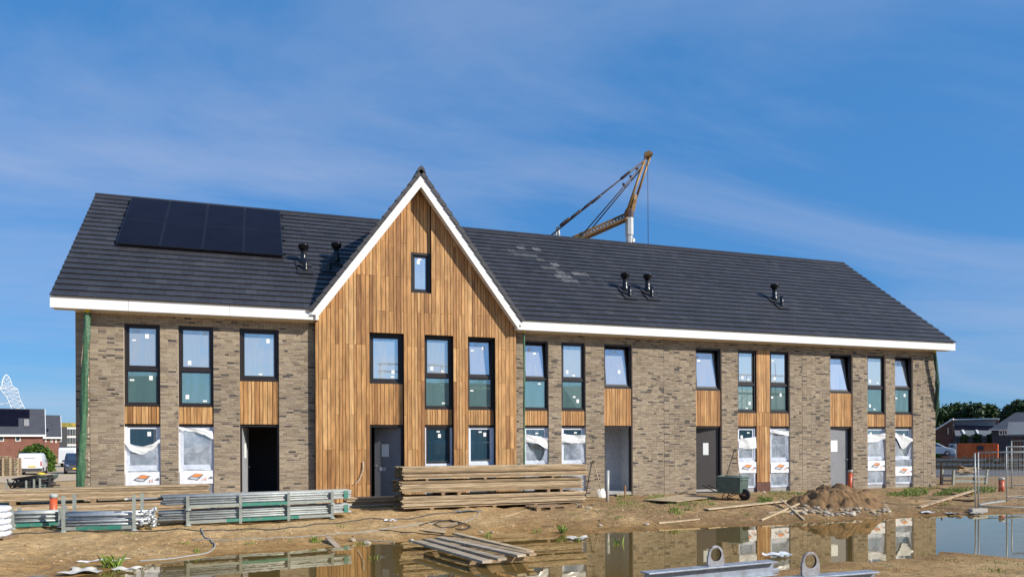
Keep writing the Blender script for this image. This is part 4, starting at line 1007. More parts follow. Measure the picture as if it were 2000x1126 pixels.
# --- stacks of scaffold planks
def plank_mesh(L, w_, t_, ends=True):
    m = MB(); m.box(0, L, 0, w_, 0, t_); m.mi = [0, 0, 0, 0, 0, 1 if ends else 0]
    return m.mesh('scaffold_plank', [M['plank'], M['plank_end']])
def plank_stack(origin, ang, L, layers, cols, w_, t_, label, group, ends=True, seed=0):
    r = random.Random(seed); me = plank_mesh(L, w_, t_-0.006, ends); R = Matrix.Rotation(ang, 4, 'Z')
    for k in range(layers):
        for c in range(cols):
            o = link('scaffold_plank', me); o.rotation_euler = (0, 0, ang+r.uniform(-0.0035, 0.0035))
            o.location = Vector(origin)+R @ Vector((r.uniform(-0.05, 0.05), c*(w_+0.004)+r.uniform(-0.03, 0.02), k*(t_+0.0015)))
            tag(o, label, 'plank', group)
def blocks(origin, ang, xs_, dy_, w_, h_, z, label, group):
    R = Matrix.Rotation(ang, 4, 'Z')
    for x in xs_:
        p = Vector(origin)+R @ Vector((x, -0.01, 0)); q = Vector(origin)+R @ Vector((x, dy_, 0)); p.z = q.z = z+h_/2
        cut(p, q, w_, h_, M['pallet'], 'timber_bearer', label, 'timber', group)
c1 = G(786, 1001); c2 = c1+Vector((6.05, 0.41, 0))
ANG = math.atan2(c2.y-c1.y, c2.x-c1.x); LST = (c2-c1).length
pz = [onY(786, 912, c1.y).z, 0]
zb0 = min(c1.z, c2.z)+0.03; top_z = onY(790, 911, c1.y).z
blocks(c1, ANG, [0.9, 2.0, 2.9, 4.3], 1.0, 0.12, 0.10, zb0-0.02, 'short timber block under the lowest bundle of the big plank stack', 'blocks under the big plank stack')
hh = (top_z-zb0-0.08-0.10-0.06)/3; tk = 0.034; nl = max(7, int(hh/(tk+0.0015)))
z1 = zb0+0.08
plank_stack((c1.x, c1.y, z1), ANG, LST, nl, 5, 0.20, tk, 'weathered scaffold plank in the lowest bundle of the big central stack', 'planks of the lowest bundle', seed=1)
z2 = z1+nl*(tk+0.0015)+0.10
blocks(c1, ANG, [1.25, 1.75, 4.75, 5.2], 1.0, 0.10, 0.097, z2-0.0985, 'short timber block between the lowest and middle plank bundles', 'blocks below the middle bundle')
plank_stack((c1.x-0.05, c1.y, z2), ANG, LST-0.05, nl, 5, 0.20, tk, 'weathered scaffold plank in the middle bundle of the big central stack', 'planks of the middle bundle', seed=2)
z3 = z2+nl*(tk+0.0015)+0.06
blocks(c1, ANG, [0.75, 2.6, 4.9], 1.0, 0.08, 0.057, z3-0.0585, 'thin timber spacer between the middle and top plank bundles', 'spacers below the top bundle')
plank_stack((c1.x+0.02, c1.y, z3), ANG, LST+0.05, nl, 5, 0.20, tk, 'weathered scaffold plank in the top bundle of the big central stack', 'planks of the top bundle', seed=3)
# pallet sticking out under the right end
def pallet(loc, ang, label, group=None, mat=None, name='pallet', L=1.2, W=0.8):
    t = thing(name, loc, label, 'pallet', group); T = Matrix.Translation(loc) @ Matrix.Rotation(ang, 4, 'Z')
    for i in range(5): MB().box(-L/2, L/2, -W/2+i*(W-0.1)/4, -W/2+i*(W-0.1)/4+0.1, 0.122, 0.144, mat=T).build('top_board', mat or M['pallet'], t)
    for x in (-L/2, -0.07, L/2-0.145):
        b = MB(); b.box(x, x+0.145, -W/2, W/2, 0.10, 0.121, mat=T); b.box(x, x+0.145, -W/2, -W/2+0.1, 0.022, 0.0995, mat=T); b.box(x, x+0.145, W/2-0.1, W/2, 0.022, 0.0995, mat=T); b.box(x, x+0.145, -0.05, 0.05, 0.022, 0.0995, mat=T)
        b.box(x, x+0.145, -W/2, W/2, 0.0, 0.021, mat=T); b.build('skid', mat or M['pallet'], t)
    return t
pp = G(1078, 996); pallet((pp.x, pp.y+0.45, pp.z-0.03), ANG+0.05, 'wooden pallet under the right end of the big plank stack', L=1.1)

# stack in the shade between the racks and the big stack
cs_ = G(700, 992); plank_stack((cs_.x-0.35, cs_.y+0.25, cs_.z+0.02), 0.02, 2.6, 8, 3, 0.2, tk, 'scaffold plank in the low stack behind the left end of the big stack', 'planks of the low shaded stack', False, 4)
# long low stack on the left, two bundles
ls = Vector((-4.4, -2.05, -0.30)); la = math.atan2(0.9, 6.9)
zl = onY(300, 985, -1.6).z
plank_stack((ls.x, ls.y, -0.26), la, 6.75, 10, 4, 0.21, tk, 'long scaffold plank in the lower bundle left of the first door', 'planks of the lower left bundle', False, 5)
blocks(Vector((ls.x, ls.y, 0)), la, [0.8, 2.05, 3.9, 5.9], 0.85, 0.14, 0.09, -0.26+10*(tk+0.0015)+0.0005, 'timber spacer between the two left plank bundles', 'spacers of the left plank stack')
plank_stack((ls.x-0.1, ls.y, -0.26+10*(tk+0.0015)+0.092), la, 6.95, 9, 4, 0.21, tk, 'long scaffold plank in the upper bundle left of the first door', 'planks of the upper left bundle', False, 6)

# --- scaffold tubes in racks
def rack(p, q, depth, h, posts, label, ntube, tube_r, tlabel, tgroup, over=(0.4, 0.3), seed=0, z_add=0.0, mat=None, green=(0.25, 0.75), rows=4, tmat=None, feet=True, wob=0.0):
    p = Vector(p); q = Vector(q); d = (q-p); Lr = d.length; d.normalize(); n = Vector((-d.y, d.x, 0)); n.normalize()
    t = thing('pipe_rack', p, label, 'rack')
    mat = mat or M['rackpaint']
    for f in posts:
        for k in (0, 1):
            b = p+d*(Lr*f)+n*(depth*k); MB().bar(b+Vector((0, 0, 0.0)), b+Vector((0, 0, h)), 0.07, 0.07).build('post', mat, t)
            if feet and f in (posts[0], posts[-1]): MB().lathe([(0.085, 0), (0.085, 0.015), (0.045, 0.05)], b, 10).build('foot', mat, t)
    for k in (0, 1):
        e0, e1 = p+n*(depth*k), q+n*(depth*k); z = Vector((0, 0, 0.09)); off = -n*0.002 if k == 0 else n*0.002
        a0 = e0+(e1-e0)*posts[0]; a1 = e0+(e1-e0)*posts[-1]
        g0, g1 = a0+(a1-a0)*green[0], a0+(a1-a0)*green[1]
        MB().bar(a0+z+off, g0+z+off, 0.05, 0.08).build('rail', mat, t)
        if green[1] < 0.99: MB().bar(g1+z+off, a1+z+off, 0.05, 0.08).build('rail', mat, t)
        MB().bar(g0+z+off, g1+z+off, 0.051, 0.082).build('green_rail', M['green_tape'], t)
    for f in (posts[0], posts[-1]):
        MB().bar(p+d*(Lr*f)+Vector((0, 0, 0.085)), p+d*(Lr*f)+n*depth+Vector((0, 0, 0.085)), 0.06, 0.05).build('cross_rail', mat, t)
    r = random.Random(seed)
    ncol = ntube//rows
    for i in range(rows):
        for j in range(ncol):
            dd = 0.05+tube_r+(depth-0.1-2*tube_r)*(j+0.5*(i % 2)*0.6)/max(1, ncol-0.7)
            z = 0.135+tube_r+i*tube_r*1.95
            a = p+d*(-over[0]+r.uniform(-0.05, 0.05))+n*dd+Vector((0, 0, z+r.uniform(-wob, wob)))
            b = q+d*(over[1]+r.uniform(-0.05, 0.05))+n*dd+Vector((0, 0, z+r.uniform(-wob, wob)))
            o = MB().tube([a, b], tube_r, 8).build('scaffold_tube', tmat or M['galv_dull'], None, fix=False); tag(o, tlabel, 'tube', tgroup)
    return t, d, n
ra, rb_ = G(367, 1026), G(649, 1013)
ra.z = rb_.z = (ra.z+rb_.z)/2
dr = (rb_-ra).normalized()
rack(ra, rb_, 0.75, 0.37, [0.0, 0.345, 0.68, 1.0], 'long grey steel rack resting on the sand, lower of the two stacked ones', 24, 0.030, 'grey scaffold tube lying in the lower long rack', 'tubes in the lower long rack', (0.62, 0.52), 1)
up = Vector((0, 0, 0.39))
rack(ra+up, rb_+up, 0.75, 0.36, [0.0, 0.345, 0.68, 1.0], 'long grey steel rack with green mid rail, upper of the two stacked ones', 24, 0.030, 'grey scaffold tube lying in the upper long rack', 'tubes in the upper long rack', (0.55, 0.55), 2, green=(0.34, 0.68))
for zz in (0.24, 0.63):   # green paint mark round the tube ends
    b = MB(); c = rb_+dr*0.34+Vector((0, 0, zz)); nn = Vector((-dr.y, dr.x, 0))
    b.prism([c+Vector((0, 0, -0.09)), c+dr*0.11+Vector((0, 0, -0.09)), c+dr*0.11+Vector((0, 0, 0.12)), c+Vector((0, 0, 0.12))], nn*0.006)
    b.v = [tuple(Vector(v)+nn*0.035) for v in b.v]
    tag(b.build('tape_band', M['green_tape']), 'green band round the right ends of the tubes in the %s long rack' % ('lower' if zz < 0.4 else 'upper'), 'tape')
la_, lb_ = G(124, 1038), G(262, 1037); la_.z = lb_.z = (la_.z+lb_.z)/2
t_r, d_r, n_r = rack(la_, lb_, 0.7, 0.86, [0.0, 1.0], 'tall-posted grey rack of shiny braces nearest the camera on the left', 18, 0.026, 'shiny galvanised brace lying in the tall-posted left rack', 'braces in the tall-posted rack', (0.08, 0.30), 3, green=(0.18, 0.82), rows=6, tmat=M['galv'], wob=0.03)
r = random.Random(31)
for i in range(34):       # coupler claws at the brace ends
    c = lb_+d_r*(0.12+r.uniform(0.0, 0.26))+n_r*r.uniform(0.02, 0.65)+Vector((0, 0, r.uniform(0.08, 0.52)))
    m = MB(); ax = Vector((r.uniform(-1, 1), r.uniform(-1, 1), r.uniform(-1, 1))).normalized()
    m.lathe([(0.030, -0.04), (0.038, -0.03), (0.038, 0.03), (0.024, 0.045)], c, 8, axis=ax); m.bar(c, c+Vector((r.uniform(-.09, .09), r.uniform(-.09, .09), r.uniform(-.09, .03))), 0.028, 0.02)
    tag(m.build('coupler', M['galv']), 'galvanised coupler claw at the right ends of the shiny braces', 'coupler', 'couplers at the brace ends')
l0, l1 = G(24, 1032), G(118, 1031); l0.z = l1.z = (l0.z+l1.z)/2
rack(l0, l1, 0.65, 0.46, [0.0, 1.0], 'low grey rack of tubes at the far left, partly behind the tall-posted rack', 20, 0.026, 'dull tube lying in the far left rack', 'tubes in the far left rack', (0.05, 0.05), 5, green=(0.08, 0.95), rows=5, wob=0.012)

# --- orange drain risers
def riser(base, top, rad, label, mat='orange_pipe', cap=True):
    h = (Vector(top)-Vector(base)); t = thing('drain_riser', base, label, 'pipe')
    MB().lathe([(rad, -0.2), (rad, h.length-0.10), (rad*1.0, h.length-0.10)], base, 20, axis=h.normalized()).build('pipe', M[mat], t)
    if cap: MB().lathe([(rad*1.08, h.length-0.10), (rad*1.08, h.length), (rad*0.8, h.length), (rad*0.8, h.length-0.05)], base, 20, axis=h.normalized()).build('collar', M['pvc_grey'], t)
b = Vector((*onY(103, 1003, -3.0)[:2], 0)); b.z = gz(b.x, b.y); riser(b, onY(105, 964, -3.0), 0.085, 'orange drain pipe standing in front of the left plank stack')
b = onY(1659, 950, -0.75); b.z = gz(b.x, b.y); riser(b, onY(1661, 917, -0.75), 0.085, 'orange drain pipe standing before the rightmost grey door')
b = G(1956, 958); riser(b, Vector((b.x, b.y, b.z+0.52)), 0.10, 'orange drain pipe standing in the grass behind the mesh fence')

# --- shovels, grey pipe, stake
def shovel(base, top, label, bladew=0.26, hmat='handle', bmat='shovel'):
    base = Vector(base); top = Vector(top); d = (top-base).normalized(); t = thing('shovel', base, label, 'shovel')
    r_ = d.cross(Vector((0, 1, 0))).normalized(); nn = r_.cross(d).normalized()
    b = MB(); L_ = 0.36
    b.grid(lambda a, c: base+r_*((a-0.5)*bladew*(0.80+0.2*min(1, c*3)))+d*(c*L_)+nn*(0.03*((a-0.5)*2)**2), 8, 5)
    b.grid(lambda a, c: base+r_*((a-0.5)*bladew*(0.80+0.2*min(1, c*3)))+d*(c*L_)+nn*(0.03*((a-0.5)*2)**2-0.006), 8, 5)
    b.build('blade', M[bmat], t)
    MB().tube([base+d*(L_-0.06), top-d*0.1], 0.018, 8).build('shaft', M[hmat], t)
    g = MB(); g.tube([top-d*0.1-0*r_, top-d*0.02-r_*0.055], 0.013, 6); g.tube([top-d*0.1, top-d*0.02+r_*0.055], 0.013, 6); g.tube([top-d*0.02-r_*0.06, top-d*0.02+r_*0.06], 0.015, 6); g.build('grip', M['black'], t)
sb = Vector((14.72, -0.55, gz(14.72, -0.55)-0.03)); sp_ = onY(1178, 978, -0.55); sb.x = sp_.x; shovel(sb, onY(1159, 899, -0.04), 'pale-bladed shovel leaning on the brick wall left of the third door', 0.30)
sb = Vector((onY(1450, 958, -0.7).x, -0.7, -0.30)); shovel(sb, onY(1437, 876, -0.03), 'long-handled shovel leaning behind the green wheelbarrow', 0.24, 'stake', 'rust')
b = G(1186, 979); riser(b, b+Vector((0.03, 0, 1.15)), 0.055, 'grey plastic pipe standing upright before the third door', 'pvc_grey', False)
b = G(1221, 972); cut(b-Vector((0, 0, 0.2)), b+Vector((0, 0, 0.44)), 0.05, 0.05, M['stake'], 'stake', 'short brown wooden stake beside the grey upright pipe', 'stake')

# --- boards on the ground
def slab(pts, th, mat, name, label, cat):
    P = [Vector(p) for p in pts]; return tag(MB().prism(P, (0, 0, th)).build(name, mat), label, cat)
def gsheet(px, lift, th, mat, name, label, cat='board'):
    P = [G(*p) for p in px]; z = max(p.z for p in P)+lift
    n_ = len(P); avg = sum((p.z for p in P))/n_
    return slab([(p.x, p.y, 0.5*p.z+0.5*avg+lift) for p in P], th, mat, name, label, cat)
gsheet([(1258, 979), (1322, 984), (1397, 974), (1335, 967)], 0.05, 0.02, M['ply'], 'plywood_sheet', 'large plywood sheet lying in the weeds left of the wheelbarrow')
gsheet([(1205, 969), (1238, 967), (1233, 957), (1196, 958)], 0.05, 0.02, M['ply'], 'plywood_sheet', 'small plywood offcut on the step of the third door')
gsheet([(1322, 964), (1362, 966), (1352, 960), (1330, 960)], 0.03, 0.02, M['ply'], 'plywood_sheet', 'small plywood offcut lying behind the large plywood sheet')
gsheet([(818, 1035), (870, 1044), (872, 1031), (855, 1032)], 0.01, 0.01, M['ply'], 'cardboard', 'torn brown cardboard on the bank by the cables', 'cardboard')
def gplank(p, q, w_, t_, mat, label, name='plank', lp=0.02, lq=0.02, cat='plank', group=None):
    a, b = G(*p), G(*q); a.z += lp; b.z += lq; return cut(a, b, w_, t_, mat, name, label, cat, group)
gplank((1379, 997), (1540, 981), 0.20, 0.035, M['plank_new'], 'wide pale plank lying on the bank below the wheelbarrow', lp=0.05, lq=0.06)
gplank((1487, 1017), (1572, 985), 0.055, 0.04, M['plank_new'], 'thin batten crossing another at the foot of the soil heap, lower end left', lp=0.03, lq=0.12)
gplank((1525, 984), (1571, 1016), 0.05, 0.04, M['plank'], 'thin batten crossing another at the foot of the soil heap, lower end right', lp=0.16, lq=0.02)
gplank((1500, 1001), (1568, 997), 0.12, 0.05, M['plank'], 'short grey-brown plank under the crossed battens', lp=0.0, lq=0.02)
gplank((1795, 992), (1905, 961), 0.13, 0.05, M['plank_new'], 'long pale plank slanting up from the water to the mesh fence', lp=0.03, lq=0.10)
gplank((1778, 972), (1905, 977), 0.20, 0.03, M['plank'], 'broad flat plank lying in the mud behind the slanting plank', lp=0.0, lq=0.03)
gplank((1790, 979), (2000, 968), 0.10, 0.04, M['plank'], 'long thin plank lying in the mud towards the right edge', lp=0.01, lq=0.03)
gplank((1832, 953), (1905, 958), 0.16, 0.05, M['plank'], 'old plank lying right of the terrace corner', lp=0.01, lq=0.01)
gplank((1286, 1022), (1366, 1015), 0.06, 0.04, M['plank_new'], 'pale batten lying at the water edge below the plywood', lp=0.02, lq=0.03)
gplank((975, 1012), (1028, 997), 0.03, 0.02, M['plank_new'], 'thin stick lying on the bank before the big plank stack')
gplank((1058, 1027), (1083, 1028), 0.04, 0.02, M['plank_new'], 'short pale lath on the bank right of the big plank stack')
gplank((1912, 986), (1963, 978), 0.08, 0.04, M['galv_dull'], 'grey metal strip lying at the foot of the mesh fence', name='metal_strip', cat='strip')
gplank((640, 1057), (663, 1072), 0.13, 0.04, M['plank_grey'], 'short grey plank slanting into the water below the pipe racks', lp=0.10, lq=0.0)
gplank((1855, 965), (1893, 970), 0.10, 0.06, M['rust'], 'dark timber offcut left of the mesh fence', name='timber_offcut', cat='timber')
gplank((683, 1054), (770, 1060), 0.06, 0.03, M['plank_grey'], 'grey lath half sunk at the water edge below the shaded stack', lp=0.02, lq=0.02)
# planks raised on bearers in the water
zr = -0.44
raft = [((813, 1056), (952, 1096), 0.20, 'nearest of the grey planks resting on bearers in the puddle'), ((834, 1052), (981, 1091), 0.19, 'second nearest of the grey planks on bearers in the puddle'),
        ((858, 1049), (1019, 1084), 0.20, 'middle plank of those resting on bearers in the puddle'), ((882, 1050), (1041, 1082), 0.17, 'fourth plank of those resting on bearers in the puddle'), ((889, 1041), (1036, 1076), 0.16, 'pale farthest plank of those on bearers in the puddle')]
for i, (p, q, w_, lb) in enumerate(raft):
    a, b = onZ(*p, zr), onZ(*q, zr-0.02); cut(a, b, w_, 0.045, M['plank_grey'] if i < 3 else M['plank'], 'plank', lb, 'plank')
a, b = onZ(830, 1064, zr-0.09), onZ(905, 1053, zr-0.09); cut(a, b, 0.09, 0.12, M['pallet'], 'timber_bearer', 'bearer under the left ends of the puddle planks', 'timber')
a, b = onZ(915, 1095, zr-0.11), onZ(1030, 1086, zr-0.11); cut(a, b, 0.09, 0.13, M['pallet'], 'timber_bearer', 'bearer under the right ends of the puddle planks', 'timber')

# --- hoses and cables
def cable(pts, rad, mat, label, lift=0.0):
    tag(MB().tube(ground_path(pts, rad, 6, lift), rad, 6).build('cable', M[mat]), label, 'cable')
cable([(0, 1043), (60, 1041), (130, 1038), (200, 1039), (300, 1037), (390, 1037), (470, 1034), (540, 1034), (600, 1027), (700, 1016), (780, 1013), (860, 1003), (905, 999)], 0.017, 'cable', 'black cable running along the bank below the racks')
cable([(393, 1032), (398, 1046), (412, 1055), (420, 1066), (412, 1076), (390, 1083), (345, 1090), (300, 1094), (272, 1096)], 0.020, 'cable_grey', 'grey hose curving from the bank down along the water edge')
cable([(375, 1055), (440, 1055), (520, 1053), (600, 1047), (680, 1041), (735, 1036), (800, 1026), (840, 1022), (880, 1023), (920, 1014), (935, 1000)], 0.015, 'cable_grey', 'thin grey cable wandering across the middle of the bank')
cable([(740, 1035), (790, 1040), (850, 1044), (905, 1050)], 0.014, 'cable', 'dark cable end trailing towards the puddle planks')
cable([(820, 1027), (842, 1021), (870, 1018), (900, 1022), (885, 1030), (858, 1030), (850, 1024), (880, 1017), (918, 1028), (905, 1035), (890, 1034)], 0.015, 'cable', 'tangled loops of black cable before the big plank stack', 0.02)
# --- cement bags at the left edge
bx_ = G(18, 1052)
for k in range(5):
    m = MB(); c = Vector((bx_.x-0.44+0.015*(k % 2), bx_.y+0.22, bx_.z+0.10+k*0.135))
    def sk(a, t, c=c, k=k):
        th = 2*PI*a; ph_ = PI*t; sx = math.copysign(abs(math.sin(ph_)*math.cos(th))**0.45, math.cos(th)); sy = math.copysign(abs(math.sin(ph_)*math.sin(th))**0.45, math.sin(th)); sz = math.copysign(abs(math.cos(ph_))**0.7, math.cos(ph_))
        return (c.x+0.40*sx*(1+0.03*math.sin(9*th+k)), c.y+0.26*sy, c.z+0.075*sz+0.008*math.sin(7*th+3*k))
    m.grid(sk, 22, 10); tag(m.build('cement_bag', M['bag'], fix=True), ['bottom bag', 'second bag from below', 'middle bag', 'second bag from the top', 'top bag'][k]+' of the white cement bags stacked at the left edge', 'bag')
MB_ = pallet((bx_.x-0.40, bx_.y+0.22, bx_.z-0.10), 0.0, 'pallet carrying the white cement bags at the left edge', L=0.9, W=0.6)

# --- soil heap and rubble
hc = G(1668, 994); hc = Vector((hc.x+0.15, hc.y+0.95, 0)); hz = gz(hc.x, hc.y)
ht = onY(1660, 953, hc.y).z-hz+0.02
m = MB(); NA, NB = 130, 90
A2, C2 = np.meshgrid(np.linspace(0, 1, NA+1), np.linspace(0, 1, NB+1))
HX = hc.x+(A2-0.5)*5.6; HYY = hc.y+(C2-0.5)*3.6
dxh = HX-hc.x+0.05; eh = np.sqrt((dxh/np.where(dxh < 0, 1.85, 2.15))**2+((HYY-hc.y)/1.2)**2)+0.16*fbm(HX, HYY, 1.1, 3, 207)
ph_ = np.clip(1-eh, 0, 1); ph_ = np.where(ph_ > 0.48, 0.48+(ph_-0.48)*0.22, ph_)/0.56
HZ = terrain(HX, HYY)-0.05+ht*ph_*(1+0.15*fbm(HX, HYY, 1.7, 3, 201))+(0.14*fbm(HX, HYY, 2.6, 4, 203)+0.13*fbm(HX, HYY, 6.5, 4, 205))*np.clip(ph_*3, 0, 1)
HZ = np.where(ph_ > 0, HZ, terrain(HX, HYY)-0.08)
heapf = lambda a, c: (float(HX[round(c*NB), round(a*NA)]), float(HYY[round(c*NB), round(a*NA)]), float(HZ[round(c*NB), round(a*NA)]))
m.grid(heapf, NA, NB); o = m.build('soil_heap', M['soil'], fix=False); tag(o, 'mound of dug brown soil before the rightmost house', 'soil heap')
def stone_mesh(seed):
    r_ = random.Random(seed); bm = bmesh.new(); bmesh.ops.create_icosphere(bm, subdivisions=1, radius=1.0)
    for v in bm.verts: v.co = Vector((v.co.x*r_.uniform(0.7, 1.25), v.co.y*r_.uniform(0.6, 1.1), v.co.z*r_.uniform(0.3, 0.7)))
    me = bpy.data.meshes.new('stone'); bm.to_mesh(me); bm.free(); me.materials.append(M['rubble']); return me
smesh = [stone_mesh(i) for i in range(6)]
def stone(p, s, label, group, r_):
    o = link('stone', r_.choice(smesh), loc=(p.x, p.y, p.z+s*0.15)); o.scale = (s, s*r_.uniform(0.6, 1), s*r_.uniform(0.6, 1)); o.rotation_euler = (r_.uniform(-.3, .3), r_.uniform(-.3, .3), r_.uniform(0, 6)); tag(o, label, 'stone', group)
r = random.Random(77)
for i in range(150):
    px_ = r.uniform(1545, 1740); py_ = 985+r.random()**1.2*22-(0 if px_ > 1600 else 3); stone(G(px_, py_), r.uniform(0.05, 0.19)*(0.6+0.4*r.random()), 'pale broken rubble along the foot of the soil heap', 'rubble along the soil heap', r)
for (px_, py_, s_) in [(1135, 989, .11), (1150, 992, .13), (1158, 985, .08), (1146, 998, .07), (1165, 997, .06), (1128, 985, .09)]: stone(G(px_, py_), s_, 'pale stone on the bank at the right end of the big plank stack', 'stones right of the plank stack', r)
for (px_, py_, s_) in [(283, 1083, .06), (145, 1071, .04), (132, 1080, .03), (136, 1093, .035), (300, 1076, .035), (44, 1092, .035), (155, 1097, .06), (105, 1100, .03), (329, 1088, .03)]: stone(G(px_, py_), s_, 'small pale pebble on the sand at the lower left', 'pebbles on the sand', r)
for (px_, py_, s_) in [(690, 1056, .10), (717, 1060, .13), (730, 1055, .05), (805, 1056, .10), (843, 1122, .10), (940, 1039, .09), (960, 1040, .10)]: stone(G(px_, py_), s_, 'pale stone at the water edge near the puddle planks', 'stones near the puddle planks', r)
for (px_, py_, s_) in [(1116, 1063, .16), (1178, 1052, .12), (1190, 1043, .08), (1263, 1024, .10), (1295, 1021, .05), (1173, 1026, .08)]: stone(G(px_, py_), s_, 'stone poking out at the edge of the puddle in mid picture', 'stones at the puddle edge', r)
for i in range(26):
    px_ = r.uniform(1428, 1500); py_ = 1116+r.random()*8-(px_-1428)*0.06; stone(G(px_, py_), r.uniform(0.015, 0.045), 'broken orange-brown brick crumb beside the nearer steel beam', 'brick crumbs by the beam', r)
r = random.Random(41)
for i in range(46): px_ = r.uniform(1480, 1625); stone(G(px_, 955+r.random()*9), r.uniform(0.03, 0.09), 'grey rubble scrap along the wall foot between the fourth and fifth doors', 'rubble along the wall foot', r)
def clods():
    r_ = random.Random(8); m = MB(); bm = bmesh.new(); bmesh.ops.create_icosphere(bm, subdivisions=1, radius=1.0); V = [v.co.copy() for v in bm.verts]; F = [tuple(v.index for v in f.verts) for f in bm.faces]; bm.free()
    for i in range(1500):
        px_ = r_.uniform(0, 1900); top_ = 1030 if px_ < 700 else (1002 if px_ < 1130 else 985); bot_ = 1095 if px_ < 350 else (1062 if px_ < 800 else 1030)
        if r_.random() < 0.5: px_ = r_.uniform(1140, 1900); top_, bot_ = 975, 1015
        p = Gq(px_, r_.uniform(top_, bot_)); sz = 0.012+0.035*r_.random()**3
        if p.z < ZW+0.02: continue
        a = r_.uniform(0, 6.3); c_, s_ = math.cos(a), math.sin(a); sx, sy, sz2 = sz*r_.uniform(0.7, 1.4), sz*r_.uniform(0.6, 1.1), sz*r_.uniform(0.4, 0.8)
        m.add([(p.x+c_*v.x*sx-s_*v.y*sy, p.y+s_*v.x*sx+c_*v.y*sy, p.z+0.01+v.z*sz2*(1+0.3*math.sin(v.x*5+i))) for v in V], F)
    stuff(m.build('clods', M['clod'], fix=False), 'small clods and crumbs of earth strewn over the bank', 'earth')
# pale wrappers and scraps
def scrap(px_, py_, w_, d_, mat, label, cat='plastic', seed=1):
    p = G(px_, py_); r_ = random.Random(seed); b = MB()
    b.grid(lambda a, c: (p.x+(a-0.5)*w_*(1+0.3*math.sin(c*5+seed)), p.y+(c-0.5)*d_*(1+0.2*math.sin(a*7)), max(gz(p.x, p.y), ZW)+0.02+0.05*abs(math.sin(a*6+seed))*abs(math.sin(c*4+1))), 10, 6)
    tag(b.build('scrap', M[mat], fix=False), label, cat)
scrap(162, 1117, 0.55, 0.55, 'cable_white', 'crumpled cream cloth on the sand at the lower left', 'cloth', 1)
scrap(205, 1098, 0.75, 0.12, 'film_thick', 'whitish plastic strip on the wet sand at the lower left', 'plastic', 2)
scrap(245, 1121, 0.4, 0.3, 'cable_white', 'cream rag at the water edge at the lower left', 'cloth', 3)
scrap(764, 1018, 0.28, 0.25, 'band', 'small white sheet on the bank left of the big plank stack', 'paper', 4)
scrap(1812, 1002, 0.34, 0.30, 'band', 'white plastic scrap at the water edge right of the soil heap', 'plastic', 5)
scrap(1710, 950, 0.30, 0.2, 'rope_blue', 'blue-white scrap by the wall below the second last window', 'plastic', 6)
scrap(1860, 1004, 0.40, 0.25, 'concrete', 'grey slab fragment at the water edge before the mesh fence', 'slab', 7)
scrap(1905, 1004, 0.40, 0.25, 'concrete', 'grey slab fragment right at the foot of the fence post', 'slab', 8)
scrap(1130, 1062, 0.5, 0.35, 'cable_white', 'pale torn sack lying in the puddle below the plank stack', 'sack', 9)
scrap(912, 1000, 0.75, 0.16, 'rope_blue', 'bundled blue-grey rag on the cable before the big plank stack', 'rag', 14)
scrap(1520, 1102, 0.5, 0.4, 'film_thick', 'whitish sheet behind the right end of the nearer beam', 'plastic', 11)

# --- wheelbarrow with a green steel tub
wb0 = G(1446, 977); t = thing('wheelbarrow', wb0, 'green steel box wheelbarrow standing on the weeds before the fourth house', 'wheelbarrow')
ea = Vector((-0.5, 0.866, 0)); eb = Vector((0.866, 0.5, 0))
zt_ = wb0.z+0.80; zl_ = wb0.z+0.25; C_ = Vector((wb0.x, wb0.y, 0))
A_, B_, D_ = C_+ea*0.88, C_+eb*0.69, C_+ea*0.88+eb*0.69
mc = (C_+D_)/2
def shr(p, k): return mc+(p-mc)*k
lo = [shr(p, 0.93) for p in (C_, B_, D_, A_)]; hi = [C_, B_, D_, A_]
tb = MB(); vs = [(p.x, p.y, zl_) for p in lo]+[(p.x, p.y, zt_) for p in hi]
tb.add(vs, [(3, 2, 1, 0), (0, 1, 5, 4), (1, 2, 6, 5), (2, 3, 7, 6), (3, 0, 4, 7)]); tb.f = tb.f; 
ti = MB(); vin = [(shr(p, 0.97).x, shr(p, 0.97).y, zl_+0.02) for p in lo]+[(shr(p, 0.97).x, shr(p, 0.97).y, zt_-0.002) for p in hi]
tb.add(vin, [(0, 1, 2, 3), (0, 4, 5, 1), (1, 5, 6, 2), (2, 6, 7, 3), (3, 7, 4, 0)])
tub = tb.build('tub', M['barrow'], t, fix=False)
rim = MB()
for i in range(4): p, q = hi[i], hi[(i+1) % 4]; rim.tube([(p.x, p.y, zt_), (q.x, q.y, zt_)], 0.018, 8)
rim.build('rim', M['barrow_in'], tub)
hk = MB(); p0, p1 = C_+eb*0.06-ea*0.03, C_+eb*0.62-ea*0.03; hk.tube([(p0.x, p0.y, zt_-0.10), (p1.x, p1.y, zt_-0.10)], 0.012, 6); hk.build('grab_rail', M['barrow_in'], tub)
fr = MB()
for k in (0.12, 0.5):
    p = C_+eb*k; fr.tube([(p+ea*(-0.12)).to_tuple()[:2]+(wb0.z+0.18,), (p+ea*0.3).to_tuple()[:2]+(zl_-0.02,), (p+ea*1.0).to_tuple()[:2]+(zl_+0.02,), (p+ea*1.45).to_tuple()[:2]+(zl_+0.22,)], 0.017, 8)
fr.build('frame', M['rust'], t)
for k in (0.10, 0.52):
    p = C_+eb*k+ea*0.62; l = MB(); l.tube([(p.x, p.y, zl_), (p+ea*0.12).to_tuple()[:2]+(wb0.z-0.02,)], 0.015, 6); l.tube([(p.x+ea.x*0.12, p.y+ea.y*0.12, wb0.z), tuple((C_+eb*k+ea*0.25).to_tuple()[:2]+(zl_,))], 0.013, 6); l.build('leg', M['rust'], t)
